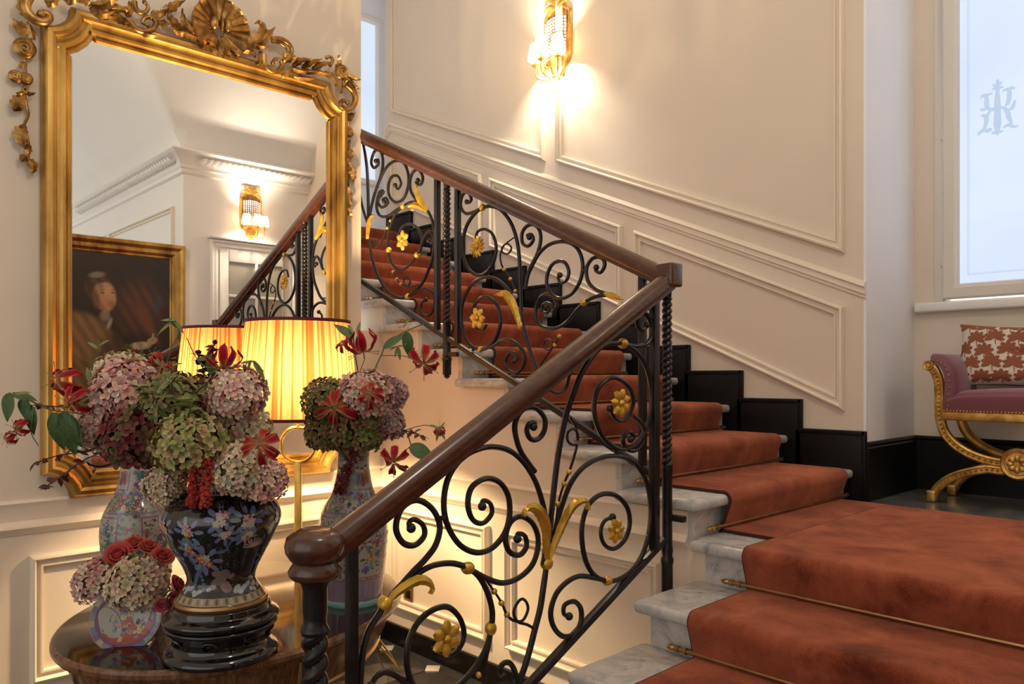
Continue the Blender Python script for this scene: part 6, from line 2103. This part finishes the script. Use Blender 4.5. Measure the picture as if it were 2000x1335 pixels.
def amaranth(label, path, w, seed, col, n=260):
    rnd = random.Random(seed)
    q = cr(path, 8)
    mb = MB()
    for i in range(n):
        p = q[rnd.randrange(len(q))]
        k = 1.0
        d = Vector((rnd.gauss(0, 1), rnd.gauss(0, 1), rnd.gauss(0, 1)))
        d = d.normalized() * w * rnd.uniform(0.3, 1.0)
        mb.ball(p + d, rnd.uniform(0.0035, 0.006), 6, tuple(v * rnd.uniform(0.7, 1.3) for v in col))
    t = thing('amaranth', label, 'flower', tuple(path[0]), 'amaranth tassels')
    obj('tassel', mb, 'petal', t)
    obj('stem', MB().tube(q, 0.003, 5), 'stem_green', t)


amaranth('deep red amaranth tassel hanging down the neck of the right vase', [VM] + [(-2.328,1.469,1.283),(-2.355,1.469,1.209),(-2.375,1.448,1.119),(-2.373,1.422,1.059)], 0.026, 1, (0.13, 0.022, 0.026), 420)
amaranth('bright red amaranth tassel hanging over the front of the black jar', [JM] + [(-2.113,0.824,1.225),(-2.118,0.819,1.183),(-2.12,0.817,1.134),(-2.121,0.815,1.113)], 0.017, 2, (0.30, 0.03, 0.025), 420)
amaranth('red amaranth tassel second on the front of the black jar', [JM] + [(-2.094,0.845,1.232),(-2.094,0.845,1.19),(-2.097,0.841,1.141),(-2.098,0.839,1.106)], 0.016, 3, (0.34, 0.045, 0.03), 420)

# ================================================================ wall lamps
def sconce(P, label, scale=1.0):
    """P(u, z, h): u along the wall, z up, h out of the wall"""
    t = thing('wall_lamp', label, 'lamp', P(0, 0, 0), 'gilt crystal wall lamps')
    k = scale
    Q = lambda u, z, h: P(u * k, z * k, h * k)
    outl = [(-0.12, 0.16), (-0.12, -0.11), (-0.105, -0.15), (-0.07, -0.17), (-0.06, -0.21), (-0.03, -0.25), (0, -0.265), (0.03, -0.25), (0.06, -0.21), (0.07, -0.17), (0.105, -0.15), (0.12, -0.11), (0.12, 0.16), (0.10, 0.19), (0.05, 0.225), (0, 0.235), (-0.05, 0.225), (-0.10, 0.19)]
    obj('frame', loop_moulding(MB(), outl, [(0, 0), (0, 0.02), (0.006, 0.026), (0.014, 0.022), (0.018, 0.008)], Q), 'gold', t, angle=30)
    m = MB()
    pl_ = [tuple(p) for p in offset_poly(ccw(outl), 0.012)]
    m.add([Q(a, b_, 0.004) for a, b_ in pl_] + [Q(a, b_, 0.010) for a, b_ in pl_], [tuple(range(len(pl_))), tuple(range(len(pl_), 2 * len(pl_)))])
    obj('backplate', m, 'gilt_dark', t, smooth=False)
    m = MB()
    for j in range(13):
        for i in range(9):
            u, z = -0.088 + 0.022 * i, 0.125 - 0.021 * j
            z2 = z + 0.012 * (1 - (u / 0.09) ** 2)
            m.ball(Q(u, z2, 0.030 + 0.022 * (1 - (u / 0.1) ** 2)), 0.0078 * k, 6)
    ob = obj('crystal_beads', m, 'crystal', t)
    ob['kind'] = 'stuff'
    # crest of ribbons and leaves
    for pts in ([(0, 0.225), (-0.03, 0.27), (-0.07, 0.285), (-0.085, 0.26)], [(0, 0.225), (0.03, 0.27), (0.07, 0.285), (0.085, 0.26)], [(0, 0.22), (0, 0.27), (0.008, 0.31)], [(-0.02, 0.22), (-0.06, 0.235), (-0.11, 0.225)], [(0.02, 0.22), (0.06, 0.235), (0.11, 0.225)]):
        gilt_leaf(t, lambda p, h=0.0: Q(p[0], p[1], 0.02 + h), pts, 0.016 * k, 0.01, 0.004, 'gold', 'crest_leaf')
    for u, h in ((-0.10, 0.12), (0.0, 0.17), (0.10, 0.12)):
        m = MB().tube([Q(*p) for p in cr([(0, -0.23, 0.02), (u * 0.5, -0.262, h * 0.55), (u * 0.95, -0.24, h * 0.95), (u, -0.175, h)], 6)], 0.005 * k, 8)
        a = obj('arm', m, 'gold', t)
        c = Q(u, -0.175, h)
        obj('candle_cup', MB().lathe([(0.004 * k, 0), (0.022 * k, 0.006 * k), (0.024 * k, 0.012 * k), (0.010 * k, 0.014 * k), (0.010 * k, 0.05 * k), (0.003 * k, 0.052 * k)], c, 14), 'gold', a)
        obj('lamp_shade', MB().lathe([(0.052 * k, 0.045 * k), (0.050 * k, 0.07 * k), (0.042 * k, 0.11 * k), (0.034 * k, 0.15 * k), (0.033 * k, 0.15 * k), (0.041 * k, 0.11 * k), (0.049 * k, 0.07 * k), (0.051 * k, 0.045 * k)], c, 24), 'silk_shade', t)
        ob = t.children[-1]
        lamp('wall_lamp_light', (c[0], c[1], c[2] + 0.10 * k), SCONCE_W, (1.0, 0.85, 0.66), 0.02)
    return t


plain('crystal', (0.80, 0.82, 0.86), 0.08, 0.0, **{'Specular IOR Level': 0.9})
sk_ = bpy.data.materials.new('silk_shade')
sk_.use_nodes = True
nt = sk_.node_tree
nt.nodes.clear()
o_ = nt.nodes.new('ShaderNodeOutputMaterial')
tr = nt.nodes.new('ShaderNodeBsdfTranslucent')
tr.inputs[0].default_value = (1.0, 0.92, 0.80, 1)
df = nt.nodes.new('ShaderNodeBsdfDiffuse')
df.inputs[0].default_value = (0.95, 0.88, 0.76, 1)
mx = nt.nodes.new('ShaderNodeMixShader')
mx.inputs[0].default_value = 0.25
nt.links.new(tr.outputs[0], mx.inputs[1])
nt.links.new(df.outputs[0], mx.inputs[2])
nt.links.new(mx.outputs[0], o_.inputs[0])
MATS['silk_shade'] = sk_
def sconce_open(P, label, scale=1.0):
    t = sconce(P, label, scale)
    for ch in t.children:
        if ch.name.startswith('lamp_shade'):
            bm = bmesh.new()
            bm.from_mesh(ch.data)
            bmesh.ops.delete(bm, geom=[f for f in bm.faces if len(f.verts) > 6], context='FACES_ONLY')
            bm.to_mesh(ch.data)
            bm.free()
    return t


sconce_open(lambda u, z, h: (-3.49 + u, SY - h, 3.66 + z), 'gilt wall lamp with crystal beads above the stair railing', 1.0)
sconce_open(lambda u, z, h: (DX - h, 3.68 - u, 3.18 + z), 'gilt wall lamp with crystal beads over the glazed door', 1.0)

# ================================================================ gilt bench
bcx = -0.925
BY0, BY1 = 3.945, 4.235
bn = thing('gilt_bench', 'gilt cross-legged bench with striped burgundy seat below the window', 'bench', (bcx, 4.09, LZ))
noisy('gilt_bench', [(0.3, (0.30, 0.14, 0.03)), (0.5, (0.55, 0.31, 0.08)), (0.7, (0.74, 0.48, 0.16))], 18, 6, 0.36, 0.8, bs=0.25, bd=0.002, bscale=60)
UPC = [(-1.29,1.502),(-1.267,1.479),(-1.25,1.43),(-1.246,1.369),(-1.246,1.309),(-1.242,1.249),(-1.223,1.189),(-1.183,1.139),(-1.123,1.1),(-1.054,1.076),(-0.985,1.066),(-0.927,1.068)]
LOC = [(-0.927,1.064),(-0.985,1.034),(-1.048,1.033),(-1.113,1.015),(-1.173,0.99),(-1.22,0.957),(-1.256,0.915),(-1.278,0.866)]
zf = LOC[-1][1]
LOC = [(x, z - (zf - LZ - 0.018) * (i / (len(LOC) - 1)) ** 2) for i, (x, z) in enumerate(LOC)]


def ribbon(pts, y, w, th):
    """flat carved member: width w in the frame plane, depth th along y"""
    q = cr(pts, 6)
    n = len(q)
    vs = []
    for i in range(n):
        t = (q[min(i + 1, n - 1)] - q[max(i - 1, 0)]).normalized()
        nn = Vector((-t.y, t.x))
        for a, b_ in ((-1, -0.7), (-0.6, -1), (-0.35, -0.75), (0.35, -0.75), (0.6, -1), (1, -0.7), (1, 1), (-1, 1)):
            vs.append((q[i].x + nn.x * w * a, y + b_ * th, q[i].y + nn.y * w * a))
    fs = [(i * 8 + k, i * 8 + (k + 1) % 8, (i + 1) * 8 + (k + 1) % 8, (i + 1) * 8 + k) for i in range(n - 1) for k in range(8)]
    fs += [tuple(range(8)), tuple((n - 1) * 8 + k for k in range(8))]
    return MB().add(vs, fs)


mir = lambda pts, s: [(bcx + (x - bcx) * s, z) for x, z in pts]
for y in (BY0, BY1):
    for s in (1, -1):
        a = obj('arm_support', ribbon(mir(UPC, s), y, 0.019, 0.017), 'gilt_bench', bn, angle=40)
        if y == BY0:
            for p in cr(mir(UPC, s), 3)[3:-3]:
                obj('carved_bead', MB().ball((p[0], y - 0.014, p[1]), 0.0055, 6), 'gilt_dark', a)
        c = mir(UPC, s)[0]
        obj('scroll_end', MB().lathe([(0.002, -0.028), (0.010, -0.027), (0.012, -0.020), (0.020, -0.022), (0.024, -0.016), (0.025, 0.012), (0.002, 0.014)], (c[0], y, c[1]), 20, None, frame_from((0, 1, 0))), 'gilt_bench', bn)
        a = obj('leg', ribbon(mir(LOC, s), y, 0.019, 0.017), 'gilt_bench', bn, angle=40)
        if y == BY0:
            for p in cr(mir(LOC, s), 3)[3:-4]:
                obj('carved_bead', MB().ball((p[0], y - 0.014, p[1]), 0.0055, 6), 'gilt_dark', a)
        f = mir(LOC, s)[-1]
        obj('foot', MB().box(f[0] - 0.022, f[0] + 0.022, y - 0.024, y + 0.024, LZ + 0.0005, LZ + 0.055), 'gilt_bench', bn, bevel=0.008)
    mz = [(-0.927,1.068)][0][1]
    ysg = -1 if y == BY0 else 1
    obj('medallion', MB().lathe([(0.002, 0.0), (0.066, 0.0), (0.070, 0.010), (0.062, 0.022), (0.050, 0.018), (0.046, 0.024), (0.002, 0.024)], (bcx, y + ysg * 0.012, mz), 28, None, frame_from((0, ysg, 0))), 'gilt_bench', bn)
    if y == BY0:
        for k in range(8):
            tq = k * PI / 4
            obj('medallion_petal', MB().ball((bcx + 0.026 * math.cos(tq), y - 0.038, mz + 0.026 * math.sin(tq)), 1.0, 8, None, (0.012 + 0.004 * abs(math.cos(tq)), 0.007, 0.012 + 0.004 * abs(math.sin(tq)))), 'gilt_bench', bn)
obj('stretcher', MB().tube([(bcx, BY0, mz), (bcx, BY1, mz)], 0.016, 12), 'gilt_bench', bn)
sx0 = [(-1.23,1.268)][0]
railz = sx0[1]
hw = bcx - sx0[0]
obj('seat_rail', MB().box(bcx - hw, bcx + hw, BY0 - 0.018, BY1 + 0.018, railz - 0.020, railz + 0.020), 'gilt_bench', bn, bevel=0.006)
m = MB()
for i in range(44):
    m.ball((bcx - hw + 0.01 + (2 * hw - 0.02) * i / 43, BY0 - 0.020, railz + 0.024), 0.0052, 6)
obj('nail_trim', m, 'gold', bn)
m, nt, b = newmat('stripe_silk')
v = objco(nt, (1, 1, 1))
wv = nt.nodes.new('ShaderNodeTexWave')
wv.wave_type = 'BANDS'
wv.bands_direction = 'Y'
wv.inputs['Scale'].default_value = 26
wv.inputs['Distortion'].default_value = 0.0
nt.links.new(v, wv.inputs['Vector'])
nt.links.new(ramp(nt, wv.outputs['Fac'], [(0.2, (0.13, 0.022, 0.035)), (0.5, (0.21, 0.04, 0.05)), (0.85, (0.17, 0.05, 0.09))]), b.inputs['Base Color'])
inp(b, 'Roughness', 0.55)
inp(b, 'Sheen Weight', 0.4)


def pad(u, v):
    x = bcx + (u - 0.5) * 2 * (hw - 0.004)
    e = min(1, min(u, 1 - u) * 8) ** 0.5
    a = v * PI
    y = (BY0 + BY1) / 2 - math.copysign(abs(math.cos(a)) ** 0.35, math.cos(a)) * ((BY1 - BY0) / 2 + 0.014)
    z = railz + 0.018 + (math.sin(a) ** 0.35) * (0.085 + 0.018 * math.sin(PI * u) + 0.01 * math.sin(a)) * (0.75 + 0.25 * e)
    return (x, y, z)


m = MB().grid(pad, 21, 21)
m.box(bcx - hw + 0.004, bcx + hw - 0.004, BY0 - 0.006, BY1 + 0.006, railz + 0.018, railz + 0.06)
obj('seat', m, 'stripe_silk', bn, angle=80)
for s in (1, -1):
    ua = mir([(-1.283,1.525),(-1.241,1.52),(-1.21,1.482),(-1.2,1.415),(-1.205,1.34),(-1.21,1.295)], s)
    q = cr(ua, 5)
    n = len(q)
    vs = []
    for i in range(n):
        t = (q[min(i + 1, n - 1)] - q[max(i - 1, 0)]).normalized()
        nn = Vector((-t.y, t.x)) * s
        for a, y in ((-0.022, BY0 - 0.008), (0.020, BY0 - 0.006), (0.034, BY0 + 0.02), (0.034, BY1 - 0.02), (0.020, BY1 + 0.006), (-0.022, BY1 + 0.008)):
            vs.append((q[i].x + nn.x * a, y, q[i].y + nn.y * a))
    fs = [(i * 6 + k, i * 6 + (k + 1) % 6, (i + 1) * 6 + (k + 1) % 6, (i + 1) * 6 + k) for i in range(n - 1) for k in range(6)]
    fs += [tuple(range(6)), tuple((n - 1) * 6 + k for k in range(6))]
    obj('arm_pad', MB().add(vs, fs), 'stripe_silk', bn, angle=60)
    m = MB()
    for p in q[::2]:
        m.ball((p.x, BY0 - 0.010, p.y), 0.005, 6)
    obj('nail_trim', m, 'gold', bn)

# cushion on the bench
seat_top = railz + 0.125
cc_ = Vector((-0.985, 4.20, seat_top + 0.150))
cm = frame_from((0.10, -0.93, 0.36)) @ Matrix.Rotation(R(-3), 3, 'Z')
cw, chh = 0.265, 0.165
noisy('cushion_linen', [(0.3, (0.58, 0.51, 0.45)), (0.7, (0.66, 0.59, 0.52))], 40, 3, 0.8)
plain('cushion_print', (0.24, 0.075, 0.030), 0.8)


def pil(u, v, side=1, off=0.0):
    a, b_ = u * 2 - 1, v * 2 - 1
    pinch = 1 - 0.10 * (1 - abs(a) ** 2) * abs(b_) ** 4
    px_ = cw * a * (1 - 0.10 * (1 - b_ * b_) * abs(a) ** 3)
    py_ = chh * b_ * (1 - 0.16 * (1 - a * a) * abs(b_) ** 3)
    th = 0.065 * ((1 - a ** 4) * (1 - b_ ** 4)) ** 0.5
    return cc_ + cm @ Vector((px_, py_, side * (th + off)))


m = MB().grid(lambda u, v: pil(u, v, 1), 25, 21).grid(lambda u, v: pil(u, v, -1), 25, 21)
cu_ = obj('cushion', m, 'cushion_linen', None, (cc_.x, cc_.y, seat_top), angle=80)
tag(cu_, 'cream cushion printed with rust palm leaves on the striped bench', 'cushion')
m = MB()
rnd = random.Random(12)


def pdot(u, v, ru, rv, rot, n=8):
    vs = [pil(u, v, 1, 0.0012)]
    for i in range(n):
        t = 2 * PI * i / n
        x, y = ru * math.cos(t), rv * math.sin(t)
        x, y = x * math.cos(rot) - y * math.sin(rot), x * math.sin(rot) + y * math.cos(rot)
        vs.append(pil(min(0.995, max(0.005, u + x / cw * 0.5)), min(0.995, max(0.005, v + y / chh * 0.5)), 1, 0.0012))
    m.add(vs, [(0, i + 1, (i + 1) % n + 1) for i in range(n)])


for j in range(5):
    for i in range(6):
        u = 0.07 + i * 0.17 + (0.085 if j % 2 else 0) + rnd.uniform(-0.015, 0.015)
        v = 0.10 + j * 0.205 + rnd.uniform(-0.02, 0.02)
        if u > 0.96:
            continue
        for k in range(7):
            t = R(-25 + 230 * k / 6)
            L = 0.036
            pdot(u + math.cos(t) * L * 0.6 / cw * 0.5, v + math.sin(t) * L * 0.6 / chh * 0.5, 0.025, 0.012, t)
        pdot(u + 0.01, v - 0.07, 0.0022, 0.024, 0.15)
obj('printed_leaves', m, 'cushion_print', cu_)

# ================================================================ portrait seen in the mirror
pw0, pw1, pz0_, pz1_ = 1.62, 2.975, 1.12, 2.755
pt = thing('portrait_painting', 'old gilt framed portrait of a seated figure in robes, seen in the mirror', 'painting', (DX, (pw0 + pw1) / 2, pz0_))
PF = [(0, 0), (0, 0.045), (0.012, 0.058), (0.035, 0.060), (0.05, 0.046), (0.065, 0.040), (0.10, 0.050), (0.115, 0.042), (0.125, 0.028), (0.14, 0.030), (0.15, 0.020)]
obj('frame', loop_moulding(MB(), [(pw0, pz0_), (pw1, pz0_), (pw1, pz1_), (pw0, pz1_)], PF, FD), 'gilt_frame', pt, angle=28)
ca0, ca1, cb0, cb1 = pw0 + 0.145, pw1 - 0.145, pz0_ + 0.145, pz1_ - 0.145
NU, NV = 150, 180
rnd = random.Random(3)
# layers: (centre y, z, half sizes, rotation, softness, colour)
LAY = [
    (2.55, 2.10, 0.34, 0.40, 0.0, 0.8, (0.050, 0.020, 0.012)), (1.85, 2.2, 0.3, 0.5, 0.0, 0.8, (0.018, 0.012, 0.010)),
    (2.62, 1.95, 0.05, 0.30, 0.5, 0.6, (0.085, 0.028, 0.016)), (2.72, 2.15, 0.04, 0.12, -0.2, 0.6, (0.02, 0.025, 0.045)),
    (2.06, 1.72, 0.36, 0.44, 0.25, 0.25, (0.085, 0.050, 0.022)), (1.86, 1.70, 0.16, 0.36, 0.35, 0.35, (0.26, 0.21, 0.13)),
    (2.10, 1.98, 0.20, 0.16, -0.2, 0.3, (0.10, 0.058, 0.024)), (2.30, 1.70, 0.12, 0.34, 0.1, 0.35, (0.035, 0.020, 0.012)),
    (2.42, 1.78, 0.20, 0.05, -0.35, 0.3, (0.09, 0.045, 0.022)), (2.55, 1.74, 0.12, 0.045, 0.1, 0.3, (0.20, 0.16, 0.11)), (2.66, 1.79, 0.06, 0.04, 0.4, 0.3, (0.22, 0.13, 0.08)),
    (2.235, 2.105, 0.040, 0.045, 0.2, 0.6, (0.12, 0.095, 0.065)), (2.26, 2.06, 0.016, 0.05, -0.35, 0.6, (0.17, 0.135, 0.09)),
    (2.20, 2.265, 0.098, 0.112, 0.1, 0.3, (0.030, 0.016, 0.010)), (2.235, 2.225, 0.072, 0.105, 0.12, 0.25, (0.19, 0.10, 0.055)), (2.255, 2.25, 0.045, 0.07, 0.1, 0.6, (0.26, 0.145, 0.08)),
    (2.19, 2.352, 0.062, 0.026, 0.18, 0.6, (0.11, 0.09, 0.07)), (2.205, 2.318, 0.080, 0.020, 0.12, 0.6, (0.04, 0.02, 0.012)), (2.185, 2.21, 0.030, 0.10, 0.1, 0.8, (0.07, 0.034, 0.018)),
    (2.22, 2.245, 0.016, 0.007, 0.1, 0.5, (0.05, 0.025, 0.015)), (2.278, 2.25, 0.014, 0.007, 0.1, 0.5, (0.05, 0.025, 0.015)), (2.22, 2.263, 0.022, 0.004, 0.15, 0.5, (0.08, 0.04, 0.02)), (2.28, 2.266, 0.018, 0.004, 0.0, 0.5, (0.08, 0.04, 0.02)),
    (2.262, 2.215, 0.010, 0.032, 0.1, 0.6, (0.22, 0.11, 0.06)), (2.255, 2.172, 0.024, 0.006, 0.05, 0.5, (0.22, 0.06, 0.04)), (2.24, 2.13, 0.03, 0.015, 0.1, 0.6, (0.16, 0.085, 0.05)),
    (2.29, 1.98, 0.02, 0.016, 0.0, 0.4, (0.03, 0.014, 0.01)),
]
base = (0.024, 0.017, 0.013)
vs, cs = [], []
for j in range(NV):
    for i in range(NU):
        y = ca0 + (ca1 - ca0) * i / (NU - 1)
        z = cb0 + (cb1 - cb0) * j / (NV - 1)
        c = [k * (0.9 + 0.2 * rnd.random()) for k in base]
        for cy_, cz_, ry, rz, rot, soft, col in LAY:
            if ry < 0.4 and cz_ < 2.4 and cy_ < 2.5:
                cy_, cz_, ry, rz = 2.235 + (cy_ - 2.235) * 1.55, 2.20 + (cz_ - 2.225) * 1.55, ry * 1.55, rz * 1.55
            col = tuple(k * 1.9 for k in col)
            dy, dz = y - cy_, z - cz_
            a = (dy * math.cos(rot) + dz * math.sin(rot)) / ry
            b_ = (-dy * math.sin(rot) + dz * math.cos(rot)) / rz
            q = math.sqrt(a * a + b_ * b_)
            w = min(1.0, max(0.0, (1 - q) / soft))
            w = w * w * (3 - 2 * w) * 0.92
            if w > 0:
                fold = 1 + (0.25 * math.sin(dy * 60 + dz * 35 + ry * 90) if ry > 0.11 else 0)
                for k in range(3):
                    c[k] += (col[k] * fold - c[k]) * w
        vs.append((DX - 0.022, y, z))
        cs.append(tuple(c))
m = MB()
m.v, m.c = vs, cs
m.f = [(j * NU + i, j * NU + i + 1, (j + 1) * NU + i + 1, (j + 1) * NU + i) for j in range(NV - 1) for i in range(NU - 1)]
vcol('oil_paint', 0.35)
obj('canvas', m, 'oil_paint', pt)
